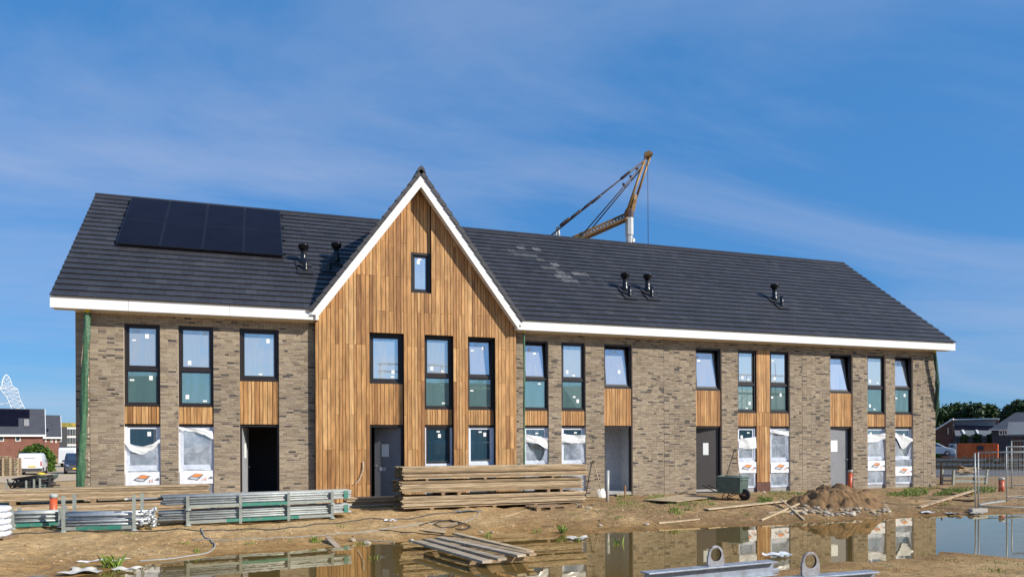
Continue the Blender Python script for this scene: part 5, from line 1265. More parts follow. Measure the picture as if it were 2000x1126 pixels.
wc = C_+eb*0.31-ea*0.02; wh = MB(); wh.lathe([(0.10, -0.05), (0.185, -0.05), (0.20, -0.025), (0.20, 0.025), (0.185, 0.05), (0.10, 0.05)], (wc.x, wc.y, wb0.z+0.19), 22, axis=eb); wo = wh.build('wheel', M['rubber'], t)
MB().lathe([(0.098, -0.052), (0.10, 0.0), (0.098, 0.052)], (wc.x, wc.y, wb0.z+0.19), 16, axis=eb).build('hub', M['rust'], wo)

# --- steel lifting beams with eyes on the near bank
def lug(base, axis, h, w_, th, parent):
    n_ = 36; up_ = Vector((0, 0, 1)); nn = axis.cross(up_).normalized(); m = MB(); cz = h-w_/2; ri = w_*0.36
    outer = []; inner = []
    for k in range(n_):
        t_ = 2*PI*k/n_; c_, s_ = math.cos(t_), math.sin(t_)
        inner.append((ri*c_, cz+ri*s_))
        if s_ >= 0: outer.append((w_/2*c_, cz+w_/2*s_))
        else:
            k1 = (w_/2+0.02)/max(1e-6, abs(c_)); k2 = cz/max(1e-6, -s_); kk = min(k1, k2); kk = min(kk, k2)
            outer.append((kk*c_, cz+kk*s_))
    V = []
    for off in (-th/2, th/2):
        for (x, z) in outer: V.append(base+axis*x+up_*z+nn*off)
        for (x, z) in inner: V.append(base+axis*x+up_*z+nn*off)
    F = []
    for k in range(n_):
        j = (k+1) % n_
        F += [(k, j, n_+j, n_+k), (2*n_+k, 3*n_+k, 3*n_+j, 2*n_+j), (k, 2*n_+k, 2*n_+j, j), (n_+k, n_+j, 3*n_+j, 3*n_+k)]
    m.add(V, F); o = m.build('lifting_eye', M['beam_lug'], parent, bevel=0.004)
    r_ = MB(); pts = []
    for off in (-th/2-0.001, th/2+0.001): pts.append([base+axis*(ri*0.998*math.cos(2*PI*k/n_))+up_*(cz+ri*0.998*math.sin(2*PI*k/n_))+nn*off for k in range(n_)])
    r_.add(pts[0]+pts[1], [(k, (k+1) % n_, n_+(k+1) % n_, n_+k) for k in range(n_)]); r_.build('worn_hole', M['rust'], o)
def ibeam(p, q, w_, h_, label, eye_t, eye_h, eye_w):
    p = Vector(p); q = Vector(q); d = (q-p).normalized(); n_ = Vector((-d.y, d.x, 0)); t = thing('lifting_beam', (p.x, p.y, p.z-h_), label, 'steel beam')
    MB().bar(p-Vector((0, 0, 0.011)), q-Vector((0, 0, 0.011)), w_, 0.022).build('top_flange', M['beam'], t, bevel=0.003)
    MB().bar(p-Vector((0, 0, h_/2)), q-Vector((0, 0, h_/2)), 0.018, h_-0.046).build('web', M['beam'], t)
    MB().bar(p-Vector((0, 0, h_-0.011)), q-Vector((0, 0, h_-0.011)), w_, 0.022).build('bottom_flange', M['beam'], t, bevel=0.003)
    lug(p+(q-p)*eye_t, d, eye_h, eye_w, 0.035, t)
zt1 = -0.36
ibeam((onZ(1253, 1112, zt1)+onZ(1266, 1121, zt1))/2, (onZ(1503, 1089, zt1)+onZ(1516, 1098, zt1))/2, 0.24, 0.24, 'grey steel lifting beam with one ring eye, farther of two at the bottom edge', 0.53, 0.33, 0.30)
q2 = (onZ(1696, 1110, zt1)+onZ(1719, 1117, zt1))/2; p2 = (onZ(1500, 1124, zt1)+onZ(1515, 1134, zt1))/2; p2 = q2+(p2-q2)*1.25
ibeam(p2, q2, 0.22, 0.24, 'grey steel lifting beam with one ring eye, nearer of two at the bottom edge', 0.49, 0.36, 0.29)
bl = G(1505, 1117); MB_ = MB().box(bl.x-0.13, bl.x+0.13, bl.y-0.06, bl.y+0.06, bl.z-0.02, bl.z+0.07, mat=None); tag(MB_.build('steel_block', M['beam'], bevel=0.004), 'small grey steel block between the two lifting beams', 'block')

# --- mesh site fence on the right
def fence_panel(a, b, ztop0, ztop1, label, wires=True, group=None):
    a = Vector(a); b = Vector(b); t = thing('mesh_fence', a, label, 'fence', group); d = b-a
    h0 = ztop0-a.z; h1 = ztop1-b.z
    MB().tube([a, (a.x, a.y, ztop0)], 0.021, 8).build('post', M['galv_dull'], t); MB().tube([b, (b.x, b.y, ztop1)], 0.021, 8).build('post', M['galv_dull'], t)
    MB().tube([(a.x, a.y, ztop0), (b.x, b.y, ztop1)], 0.021, 8).build('top_rail', M['galv_dull'], t)
    MB().tube([(a.x, a.y, a.z+0.12), (b.x, b.y, b.z+0.12)], 0.021, 8).build('bottom_rail', M['galv_dull'], t)
    if wires:
        m = MB(); Ld = Vector((d.x, d.y, 0)).length; n_ = int(Ld/0.11)
        for i in range(1, n_):
            f = i/n_; p = a+d*f; m.tube([(p.x, p.y, p.z+0.12), (p.x, p.y, ztop0+(ztop1-ztop0)*f)], 0.0022, 3, caps=False)
        for k in range(1, 8):
            f = k/8; m.tube([(a.x, a.y, a.z+0.12+(h0-0.12)*f), (b.x, b.y, b.z+0.12+(h1-0.12)*f)], 0.0025, 3, caps=False)
        o = m.build('wire_mesh', M['mesh_wire'], t, fix=False); o['kind'] = 'stuff'
    return t
fa = G(1911, 995); ft = onY(1904, 883, fa.y).z
fb = G(2075, 1001); fence_panel(fa, fb, ft, fb.z+(ft-fa.z)+0.1, 'mesh fence panel at the right edge standing at the water')
fc = G(1976, 953); fd = G(1966, 979); fence_panel(fc, fc+RIGHT*3.4-FWD*0.5, fc.z+1.95, fc.z+1.95, 'mesh fence panel standing farthest back, behind the orange pipe')
tag(MB().tube([fa+Vector((-0.08, 0.04, -0.02)), Vector((fa.x-0.10, fa.y+0.04, ft-0.02))], 0.021, 8).build('fence_post', M['galv_dull']), 'loose steel post clamped beside the nearest fence panel', 'post')
fence_panel(fd, G(2080, 972), fd.z+1.9, fd.z+1.9, 'mesh fence panel behind the nearest one at the right edge')
fm_ = G(1909, 999); tag(MB().prism([(fm_.x-0.33, fm_.y-0.10, fm_.z-0.02), (fm_.x+0.33, fm_.y-0.10, fm_.z-0.02), (fm_.x+0.28, fm_.y+0.10, fm_.z-0.02), (fm_.x-0.28, fm_.y+0.10, fm_.z-0.02)], (0, 0, 0.13)).build('concrete_block', M['concrete'], bevel=0.01), 'concrete ballast block under the nearest fence post', 'block')

# --- steel stillage with timber offcuts right of the terrace
s0, s1 = G(1861, 946), G(1925, 945); t = thing('stillage', s0, 'grey steel stillage standing behind the mesh fence', 'rack'); sd = (s1-s0).normalized(); sn_ = Vector((-sd.y, sd.x, 0)); sL = (s1-s0).length
for f in (0, sL):
    for k in (0, 0.7): p = s0+sd*f+sn_*k; MB().bar(p, p+Vector((0.05 if f == 0 else 0.10, 0, 0.68)), 0.09, 0.09).build('post', M['rackpaint'], t)
for k in (0, 0.7):
    for z in (0.16, 0.40): MB().bar(s0+sn_*k+Vector((0, 0, z)), s0+sd*sL+sn_*k+Vector((0.06, 0, z-0.04)), 0.05, 0.075).build('rail', M['rackpaint'], t)
r = random.Random(9)
for i in range(9):
    c = s0+sd*(0.7+r.uniform(0, 0.75))+sn_*r.uniform(0.1, 0.6)+Vector((0, 0, 0.50+i*0.035)); a_ = r.uniform(-0.5, 0.5); v = Vector((math.cos(a_), math.sin(a_), r.uniform(-0.25, 0.25)))*0.45
    cut(c-v, c+v, r.uniform(0.12, 0.3), 0.03, M['plank'] if i % 3 else M['plank_new'], 'timber_offcut', 'broken timber offcut heaped in the grey stillage', 'timber', 'offcuts in the stillage')
b = G(1837, 946); cut(b, b+Vector((0.18, 0.1, 1.0)), 0.06, 0.06, M['rust'], 'rusty_post', 'rusty leaning post just right of the terrace corner', 'post'); 
cut(b+Vector((-0.4, 0, 0.42)), b+Vector((0.2, 0.06, 0.38)), 0.05, 0.05, M['rust'], 'rusty_bar', 'rusty bar held level beside the leaning post', 'bar')

# --- dark stack of scaffold frames on the left
s0 = G(12, 957); s1 = G(101, 957); t = thing('scaffold_pile', s0, 'dark heap of scaffold frames behind the left plank stack', 'scaffold pile'); r = random.Random(5); sd = (s1-s0).normalized(); sn_ = Vector((-sd.y, sd.x, 0)); sL = (s1-s0).length; sh = sL*26/88
for lay_ in range(9):
    for j in range(8):
        k = r.random(); z = 0.06+sh*0.93*lay_/8
        if lay_ > 5 and k < 0.25: k += 0.4
        c = s0+sd*(sL*(0.30+0.40*k))+sn_*(j*0.12)+Vector((0, 0, z)); h2 = sL*r.uniform(0.22, 0.30)
        MB().tube([c-sd*h2+Vector((0, 0, r.uniform(-0.08, 0.0)-(0.10 if lay_ > 4 else 0))), c+sd*h2+Vector((0, 0, r.uniform(0.0, 0.07)))], 0.045, 6).build('bar', M['barrow'] if r.random() < 0.25 else M['cable'], t)
for i in range(14):
    c = s0+sd*(sL*r.uniform(0.0, 0.3))+sn_*r.uniform(0, 0.6)+Vector((0, 0, sh*r.uniform(0.1, 0.6))); v = Vector((r.uniform(-1, 1), r.uniform(-1, 1), r.uniform(-1, 1))).normalized()*0.22
    MB().tube([c-v, c+v], 0.035, 6).build('coupler', M['rackpaint'] if i % 2 else M['cable'], t)
for f, hgt in ((0.02, 0.55), (0.46, 0.7), (0.63, 0.8), (0.76, 0.85), (0.97, 0.95)):
    p = s0+sd*(sL*f)-sn_*0.05; MB().bar(p, p+Vector((0, 0, sh*hgt)), 0.09, 0.09).build('post', M['rackpaint'] if f < 0.8 else M['cable'], t)
# --- grass and weeds
def grass():
    r_ = random.Random(12); m = MB()
    def blade(p, h, lean, w_):
        a = r_.uniform(0, 2*PI); d = Vector((math.cos(a), math.sin(a), 0)); s_ = Vector((-d.y, d.x, 0))*w_
        m.v += [tuple(p-s_), tuple(p+s_), tuple(p+d*lean*0.4+Vector((0, 0, h*0.65))+s_*0.6), tuple(p+d*lean+Vector((0, 0, h)))]
        o = len(m.v)-4; m.f += [(o, o+1, o+2), (o, o+2, o+3)]; m.mi += [0, 0]; m.sm += [False, False]
    def tuft(px_, py_, n, h, rad):
        p = G(px_, py_)
        for i in range(n):
            q = p+Vector((r_.gauss(0, rad), r_.gauss(0, rad), 0)); q.z = gz(q.x, q.y)-0.01; blade(q, h*r_.uniform(0.5, 1.1), h*r_.uniform(0.1, 0.7), 0.006+0.004*r_.random())
    for a in [(217, 1107, 60, .26, .08), (614, 1058, 34, .16, .06), (1098, 1040, 30, .25, .05), (728, 1105, 22, .26, .05), (765, 1113, 14, .16, .05), (360, 1062, 20, .08, .07), (388, 1078, 16, .12, .05), (250, 1042, 16, .07, .06), (1135, 1069, 14, .3, .06),
              (952, 1046, 24, .12, .07), (1315, 1001, 50, .22, .12), (1345, 995, 24, .18, .08), (1206, 1012, 26, .1, .1), (1050, 1038, 16, .12, .06), (1208, 1075, 14, .34, .05), (700, 1062, 12, .1, .05), (843, 1092, 12, .18, .06), (978, 1112, 14, .12, .05),
              (1840, 987, 40, .12, .14), (1830, 996, 20, .08, .1), (1950, 1071, 24, .07, .12), (1965, 1101, 20, .07, .14), (1940, 1114, 20, .10, .10), (1850, 1094, 18, .06, .1), (488, 1062, 16, .09, .06), (670, 1029, 18, .1, .1), (565, 1055, 14, .07, .08), (480, 1036, 10, .05, .06), (240, 1094, 14, .07, .06), (160, 1106, 12, .06, .06), (1950, 1040, 10, .06, .08), (1300, 1036, 16, .07, .1), (1330, 1044, 14, .06, .08), (1460, 1005, 20, .1, .1), (1135, 1016, 10, .08, .06), (1520, 999, 12, .08, .06)]: tuft(*a)
    # weed strips by the houses
    for (x0, x1, ya, yb, n, h) in [(1730, 1900, 953, 968, 2600, .13), (1900, 2000, 952, 962, 900, .14), (1205, 1300, 965, 985, 900, .10), (1290, 1420, 974, 987, 800, .08), (1450, 1510, 972, 984, 700, .12), (1500, 1600, 958, 966, 500, .08), (1180, 1260, 985, 994, 250, .06), (1420, 1620, 962, 972, 700, .07), (1520, 1580, 970, 984, 250, .08)]:
        for i in range(n):
            px_ = r_.uniform(x0, x1); py_ = r_.uniform(ya, yb)
            k = (px_-x0)/(x1-x0)
            if float(vnoise(np.array([px_*0.045]), np.array([py_*0.12]), 9)[0]) < -0.06: continue
            p = Gq(px_, py_); blade(p, h*r_.uniform(0.4, 1.1), h*r_.uniform(0.2, 0.8), 0.007)
    stuff(m.build('grass', M['grass'], fix=False), 'thin green weeds sprouting in tufts on the sandy ground', 'grass')
_gc = {}
def Gq(px_, py_):
    k = (round(px_/6), round(py_/2))
    if k not in _gc: _gc[k] = G(k[0]*6, k[1]*2)
    b_ = _gc[k]; p = onZ(px_, py_, b_.z); p.z = gz(p.x, p.y)-0.01; return p
grass(); clods()

# ================================================================== surroundings
def use(px_):                  # turn the building frame to face the camera at this pixel column
    global FWD, RIGHT
    v = ray(px_, HY); FWD = Vector((v.x, v.y, 0)).normalized(); RIGHT = Vector((FWD.y, -FWD.x, 0))
def P(px_, py_, depth):
    v = ray(px_, py_); return C0+v*(depth/(v.x*FWD.x+v.y*FWD.y))
def frame_at(depth, px):       # origin on the ground at that distance
    p = P(px, HY, depth); return Vector((p.x, p.y, zf))
def quadbox(mb, px0, px1, z0, z1, d0, d1, mi=0):
    """box between two pixel columns, facing the camera at depth d0 and reaching back to d1"""
    a, b = P(px0, HY, d0), P(px1, HY, d0); f = FWD*(d1-d0)
    mb.prism([(a.x, a.y, z0), (b.x, b.y, z0), (b.x, b.y, z1), (a.x, a.y, z1)], f, mi); return mb
def zat(px_, py_, d): return P(px_, py_, d).z
def far_window(px0, px1, py0, py1, d, parent, mat='white', pane='far_glass', name='window', w=0.10):
    o = P(px0, py1, d)-FWD*0.06; W = (P(px1, py1, d)-P(px0, py1, d)).length; hgt = P(px0, py0, d).z-P(px0, py1, d).z
    m = MB()
    def bx(x0, x1, z0, z1, y0, y1):
        vs = [o+RIGHT*x+UP*z+FWD*y for (x, y, z) in [(x0, y0, z0), (x1, y0, z0), (x1, y1, z0), (x0, y1, z0), (x0, y0, z1), (x1, y0, z1), (x1, y1, z1), (x0, y1, z1)]]
        return vs
    F6 = [(0, 3, 2, 1), (4, 5, 6, 7), (0, 1, 5, 4), (1, 2, 6, 5), (2, 3, 7, 6), (3, 0, 4, 7)]
    for a in [(0, w, 0, hgt), (W-w, W, 0, hgt), (w, W-w, 0, w), (w, W-w, hgt-w, hgt)]: m.add(bx(a[0], a[1], a[2], a[3], 0, 0.12), F6)
    wo = m.build(name, M[mat], parent)
    g = MB(); g.add(bx(w, W-w, w, hgt-w, 0.05, 0.09), F6); g.build('pane', M[pane], wo)
    return wo
def gable_house(px0, px1, d, depth, y_eave, y_ridge, label, wallm, roofm, wins=(), verge=True, fascia_=True, extra=None):
    t = thing('brick_house', frame_at(d, (px0+px1)/2), label, 'house')
    ze = zat((px0+px1)/2, y_eave, d); zr_ = zat((px0+px1)/2, y_ridge, d+depth/2)
    quadbox(MB(), px0, px1, zf-0.3, ze-0.02, d, d+depth).build('wall', M[wallm], t)
    a, b = P(px0, HY, d), P(px1, HY, d); a.z = b.z = 0
    a = a-RIGHT*0.35; b = b+RIGHT*0.35; ov = 0.5; k = (zr_-ze)/(depth/2); e0 = -FWD*ov; zz = ze-k*ov+0.25
    r_ = MB()
    for sg in (0, 1):
        f0 = e0 if sg == 0 else FWD*(depth+ov); mid = FWD*(depth/2)
        r_.prism([a+f0+UP*zz, b+f0+UP*zz, b+mid+UP*(zr_+0.25), a+mid+UP*(zr_+0.25)], UP*-0.22)
    ro = r_.build('roof', M[roofm], t)
    for e in (a+RIGHT*0.36, b-RIGHT*0.66): MB().prism([e+UP*(ze-0.02), e+FWD*depth+UP*(ze-0.02), e+FWD*depth/2+UP*(zr_-0.05)], RIGHT*0.3).build('gable_end', M[wallm], t)
    if fascia_: MB().prism([a+e0*1.02+UP*(zz-0.30), b+e0*1.02+UP*(zz-0.30), b+e0*1.02+UP*(zz+0.02), a+e0*1.02+UP*(zz+0.02)], -FWD*0.05).build('fascia_board', M['white'], t)
    if verge:
        v = MB(); v.prism([b+e0+UP*(zz-0.28), b+FWD*(depth/2)+UP*(zr_-0.1), b+FWD*(depth/2)+UP*(zr_+0.24), b+e0+UP*(zz+0.02)], RIGHT*0.08); v.build('verge_board', M['white'], t)
    for w_ in wins: far_window(*w_, d, t)
    return t, ro, (a, b, zz, zr_, e0, depth)
# left: red brick houses, pylon, offices
use(55)
t, ro, q_ = gable_house(-90, 84, 150, 9.5, 846, 799.5, 'red brick house with white eaves and solar roof at the far left', 'red_brick_far', 'far_roof', [(-2, 7.5, 848, 861), (30, 40, 848, 861), (-40, -30, 848, 861)])
a, b, zz, zr_, e0, dp = q_
def onslope(px_, f): # point on the front roof slope
    x = P(px_, HY, 150); k = RIGHT*((x-P(84, HY, 150)).dot(RIGHT)); base = P(84, HY, 150); base.z = 0
    return base+k+e0*(1-f)+FWD*(dp/2*f)+UP*(zz+(zr_+0.25-zz)*f+0.05)
sp_ = MB(); sp_.prism([onslope(-80, 0.30), onslope(36, 0.30), onslope(36, 0.62), onslope(58, 0.62), onslope(58, 0.93), onslope(-80, 0.93)], UP*0.12); sp_.build('solar_array', M['solar'], t)
sk = MB(); sk.prism([onslope(47, 0.32), onslope(57, 0.32), onslope(57, 0.55), onslope(47, 0.55)], UP*0.14); sk.build('skylight', M['far_grey'], t)
t2, ro2, q2_ = gable_house(85, 116, 178, 9.0, 851, 812.5, 'second red brick house with grey roof behind the first at the left', 'red_brick_far', 'far_roof', [(88, 91, 849, 862), (99, 103, 851, 863), (108, 111, 852, 864)])
quadbox(MB(), 100.5, 103.5, zat(100, 832, 178), zat(100, 826.5, 178), 176.5, 178).build('dormer_vent', M['far_dark'], t2)
t = thing('office_building', frame_at(230, 125), 'dark panelled block behind the red brick houses at the left', 'building')
quadbox(MB(), 112, 131, zf, zat(120, 833, 230), 230, 240).build('wall', M['far_dark'], t); far_window(113, 120, 855, 862, 229.9, t)
t = thing('office_building', frame_at(236, 143), 'glass-fronted block with a mossy orange roof at the left corner of the terrace', 'building')
quadbox(MB(), 131.3, 160, zf, zat(140, 834, 236), 236, 250).build('wall', M['white'], t)
quadbox(MB(), 117, 160, zat(140, 833.9, 241), zat(140, 825, 241), 241, 252).build('green_roof', M['sedum'], t)
for i, (ya, yb) in enumerate([(837, 850), (854, 866), (870, 880), (884, 897)]):
    for k in range(4): far_window(132+k*5, 136.6+k*5, ya, yb, 235.9, t, 'far_grey')
# lattice mast
def lattice(levels, label, depth, name='lattice_mast'):
    """levels: list of (px centre, py, half width in metres)"""
    base = P(levels[-1][0], levels[-1][1], depth); t = thing(name, base, label, 'mast'); lv = []
    for (cx, cy, hw) in levels:
        c = P(cx, cy, depth); lv.append([c+RIGHT*sx*hw+FWD*sy*hw for sx, sy in ((-1, -1), (1, -1), (1, 1), (-1, 1))])
    for i in range(4):
        m = MB(); m.tube([l[i] for l in lv], 0.13, 5); m.build('leg', M['pylon'], t)
    for k in range(len(lv)-1):
        m = MB()
        for i in range(4):
            j = (i+1) % 4; m.tube([lv[k][i], lv[k+1][j]], 0.055, 4); m.tube([lv[k][j], lv[k+1][i]], 0.055, 4); m.tube([lv[k+1][i], lv[k+1][j]], 0.055, 4)
        m.build('bracing', M['pylon'], t)
    return t, lv
lm = [(12.5, 731, 0.25), (13, 738, 1.2), (13, 746, 1.8), (14, 753, 2.0), (17, 759, 3.3), (21, 766, 3.1), (25, 774, 2.5), (29, 783, 2.4), (33, 792, 2.5), (37, 801, 2.6), (42, 813, 2.8), (48, 827, 3.1), (55, 846, 3.5), (64, 872, 4.1), (68, 890, 4.4)]
t, lv = lattice(lm, 'white lattice mast rising above the red brick houses at the far left', 420)
m = MB(); m.tube([P(-12, 762, 420), P(5, 757, 420), P(24, 759, 420), P(35, 760, 420)], 0.16, 5); m.build('cross_arm', M['pylon'], t)
m = MB(); m.tube([P(-60, 792, 420), P(4, 788, 420), P(20, 786, 420)], 0.15, 4); m.build('lower_arm', M['pylon'], t)

# --- vehicles
def vehicle(name, loc, head, prof, W, label, cat, paint, glass_sides, wheels, wr=0.31, tumble=0.13, belt=1.0, detail=None, bumper=None):
    """prof: closed side profile (x forward, z); head: heading angle"""
    t = thing(name, loc, label, cat); T = Matrix.Translation(loc) @ Matrix.Rotation(head, 4, 'Z')
    top = max(z for x, z in prof)
    def hw(z): return W/2*(1-tumble*max(0, (z-belt)/(top-belt))**1.2) if z > belt else W/2*(1-0.04*max(0, (0.5-z)/0.5))
    n_ = len(prof); xm = [min(x for x, z in prof), max(x for x, z in prof)]
    def pinch(x): e = min(x-xm[0], xm[1]-x); return 1-0.07*max(0, 1-e/0.35)**2
    m = MB(); V = [T @ Vector((x, -hw(z)*pinch(x), z)) for x, z in prof]+[T @ Vector((x, hw(z)*pinch(x), z)) for x, z in prof]
    F = [tuple(range(n_))[::-1], tuple(range(n_, 2*n_))]+[(i, (i+1) % n_, n_+(i+1) % n_, n_+i) for i in range(n_)]
    m.add(V, F); body = m.build('body', paint, t, bevel=0.04)
    for poly in glass_sides:
        for sg in (-1, 1):
            g = MB(); g.prism([T @ Vector((x, sg*(hw(z)*pinch(x)+0.004), z)) for x, z in poly], (T.to_3x3() @ Vector((0, sg*0.006, 0)))); g.build('side_window', M['car_glass'], body)
    for x in wheels:
        for sg in (-1, 1):
            c = T @ Vector((x, sg*(W/2-0.09), wr)); ax = (T.to_3x3() @ Vector((0, 1, 0)))
            w_ = MB(); w_.lathe([(wr*0.62, -0.11), (wr*0.95, -0.11), (wr, -0.07), (wr, 0.07), (wr*0.95, 0.11), (wr*0.62, 0.11)], c, 20, axis=ax); wo = w_.build('wheel', M['rubber'], t)
            MB().lathe([(wr*0.6, -0.112), (wr*0.61, 0), (wr*0.6, 0.112)], c, 16, axis=ax).build('rim', M['chrome'], wo)
    def part(nm, mat, x0, x1, y0, y1, z0, z1, par=body): return MB().box(x0, x1, y0, y1, z0, z1, mat=T).build(nm, M[mat], par, bevel=0.012)
    def face(nm, mat, pts, th=0.012, par=body):
        v = T.to_3x3() @ Vector((th, 0, 0)); return MB().prism([T @ Vector(p) for p in pts], v).build(nm, M[mat], par)
    if detail: detail(part, face, hw, T)
    return t
vprof = [(-2.19, 0.35), (-2.20, 0.75), (-2.19, 0.95), (-2.13, 1.25), (-2.02, 1.66), (-1.90, 1.78), (-1.2, 1.84), (0.2, 1.80), (0.65, 1.68), (1.25, 1.16), (1.9, 1.0), (2.15, 0.82), (2.2, 0.5), (2.18, 0.26), (-2.1, 0.26)]
def van_rear(part, face, hw, T):
    face('rear_bumper', 'far_dark', [(-2.26, -0.86, 0.30), (-2.26, 0.86, 0.30), (-2.25, 0.88, 0.56), (-2.25, -0.88, 0.56)], 0.10)
    for sg in (-1, 1): face('tail_light', 'tail', [(-2.235, sg*0.86, 0.78), (-2.235, sg*0.76, 0.78), (-2.175, sg*0.76, 1.16), (-2.175, sg*0.84, 1.16)], 0.05)
    face('number_plate', 'plate', [(-2.235, -0.42, 0.66), (-2.235, 0.10, 0.66), (-2.230, 0.10, 0.78), (-2.230, -0.42, 0.78)][::-1], 0.02)
    part('door_handle', 'far_dark', -2.20, -2.17, -0.06, 0.10, 0.93, 0.97)
    part('mirror', 'far_dark', 0.75, 0.9, -1.06, -0.93, 1.02, 1.2); part('mirror', 'far_dark', 0.75, 0.9, 0.93, 1.06, 1.02, 1.2)
    face('lettering_strip', 'car_blue', [(-2.145, -0.42, 1.40), (-2.145, 0.42, 1.42), (-2.138, 0.42, 1.445), (-2.138, -0.42, 1.425)], 0.012)
vp = onZ(58, 927, zf+0.03); vehicle('white_van', (vp.x-0.3, vp.y+2.2, zf+0.03), math.radians(98), vprof, 1.84, 'white panel van seen from behind, parked left of the terrace', 'van', M['van'], [[(0.15, 1.12), (1.05, 1.12), (0.62, 1.58), (0.15, 1.62)]], (-1.35, 1.4), detail=van_rear)
cprof = [(2.22, 0.24), (2.26, 0.5), (2.22, 0.78), (2.05, 0.94), (1.30, 1.08), (0.55, 1.62), (0.1, 1.76), (-1.2, 1.80), (-2.0, 1.70), (-2.15, 1.2), (-2.2, 0.7), (-2.18, 0.26)]
def car_front(part, face, hw, T):
    face('windscreen', 'car_glass', [(1.25, -0.72, 1.12), (1.25, 0.72, 1.12), (0.60, 0.62, 1.585), (0.60, -0.62, 1.585)], 0.03)
    for sg in (-1, 1): face('headlight', 'chrome', [(2.19, sg*0.86, 0.70), (2.25, sg*0.52, 0.68), (2.22, sg*0.52, 0.80), (2.12, sg*0.84, 0.86)], 0.03)
    face('grille', 'far_dark', [(2.255, -0.5, 0.66), (2.255, 0.5, 0.66), (2.235, 0.5, 0.76), (2.235, -0.5, 0.76)], 0.02)
    face('chrome_strip', 'chrome', [(2.265, -0.66, 0.60), (2.265, 0.66, 0.60), (2.265, 0.66, 0.625), (2.265, -0.66, 0.625)], 0.02)
    face('lower_bumper', 'far_dark', [(2.265, -0.82, 0.28), (2.265, 0.82, 0.28), (2.262, 0.82, 0.56), (2.262, -0.82, 0.56)], 0.02)
    face('number_plate', 'plate', [(2.285, -0.27, 0.42), (2.285, 0.27, 0.42), (2.285, 0.27, 0.53), (2.285, -0.27, 0.53)], 0.02)
    part('mirror', 'far_dark', 0.8, 0.95, -1.08, -0.92, 1.04, 1.2); part('mirror', 'far_dark', 0.8, 0.95, 0.92, 1.08, 1.04, 1.2)
vp = onZ(138, 925, zf+0.03); vehicle('dark_car', (vp.x, vp.y+2.2, zf+0.03), math.radians(-79), cprof, 1.84, 'dark blue van-like car facing the camera beside the terrace corner', 'car', M['car_blue'], [[(-1.9, 1.15), (1.0, 1.12), (0.5, 1.55), (-1.85, 1.6)]], (-1.35, 1.4), detail=car_front)
tp = onZ(114, 912, zf); bprof = [(-2.4, 0.45), (-2.4, 2.0), (-2.2, 2.25), (2.1, 2.25), (2.4, 2.0), (2.4, 0.45)]
vehicle('white_van', (tp.x+1.5, tp.y+2, zf+0.03), math.radians(75), bprof, 2.0, 'white box-bodied van parked behind the green bush at the left', 'van', M['van'], [], (-1.4, 1.5), tumble=0.08, belt=1.4)
wcp = [(-2.1, 0.28), (-2.12, 0.8), (-1.95, 1.0), (-1.75, 1.42), (-0.4, 1.5), (0.35, 1.42), (1.15, 0.98), (1.9, 0.80), (2.08, 0.55), (2.05, 0.26)]
use(1915); p_ = P(1829, HY, 96); vehicle('white_car', (p_.x-0.4, p_.y, zf+0.9), math.atan2(RIGHT.y, RIGHT.x)+0.06, wcp, 1.75, 'white hatchback parked right of the terrace beside the orange skip', 'car', M['van'], [[(-1.6, 0.98), (1.0, 0.97), (0.32, 1.36), (-0.4, 1.43), (-1.5, 1.38)]], (-1.3, 1.3), wr=0.30)
# yellow sack by the van
yp = onZ(83, 926, zf+0.03); m = MB(); m.lathe([(0.15, 0), (0.30, 0.04), (0.34, 0.10), (0.2, 0.18), (0.04, 0.2)], (yp.x, yp.y-0.5, zf+0.02), 12); m.v = [(v[0]+0.05*math.sin(v[1]*20), v[1]*1, v[2]+0.02*math.sin(v[0]*25)) for v in m.v]; tag(m.build('yellow_sack', M['yellow']), 'yellow sack on the street by the rear wheel of the white van', 'sack')
# pallets at the far left
pp_ = onZ(6, 929, zf+0.03); pm = None
for k in range(11):
    for c in range(2):
        m = MB(); Z0 = zf+0.03+k*0.148; X0 = pp_.x-0.45+c*0.85; Y0 = pp_.y+1.0-0.2*c
        if c == 1 and k > 9: continue
        if pm is None:
            for i in range(5): m.box(-0.6, 0.6, -0.4+i*0.175, -0.3+i*0.175, 0.122, 0.144)
            for x in (-0.6, -0.07, 0.455): m.box(x, x+0.145, -0.4, 0.4, 0.1, 0.1215); m.box(x, x+0.145, -0.4, 0.4, 0, 0.02); m.box(x, x+0.145, -0.4, -0.3, 0.021, 0.0995); m.box(x, x+0.145, 0.3, 0.4, 0.021, 0.0995)
            m.box(-0.6, 0.6, -0.402, -0.31, 0.022, 0.046); m.box(-0.6, 0.6, 0.31, 0.402, 0.022, 0.046)
            pm = m.mesh('pallet', M['ply'])
        o = link('pallet', pm, loc=(X0, Y0, Z0)); o.rotation_euler = (0, 0, 0.04*math.sin(k*2.3+c)); tag(o, 'wooden pallet in the stacks at the left edge beyond the plank stack', 'pallet', 'pallets stacked at the left edge')

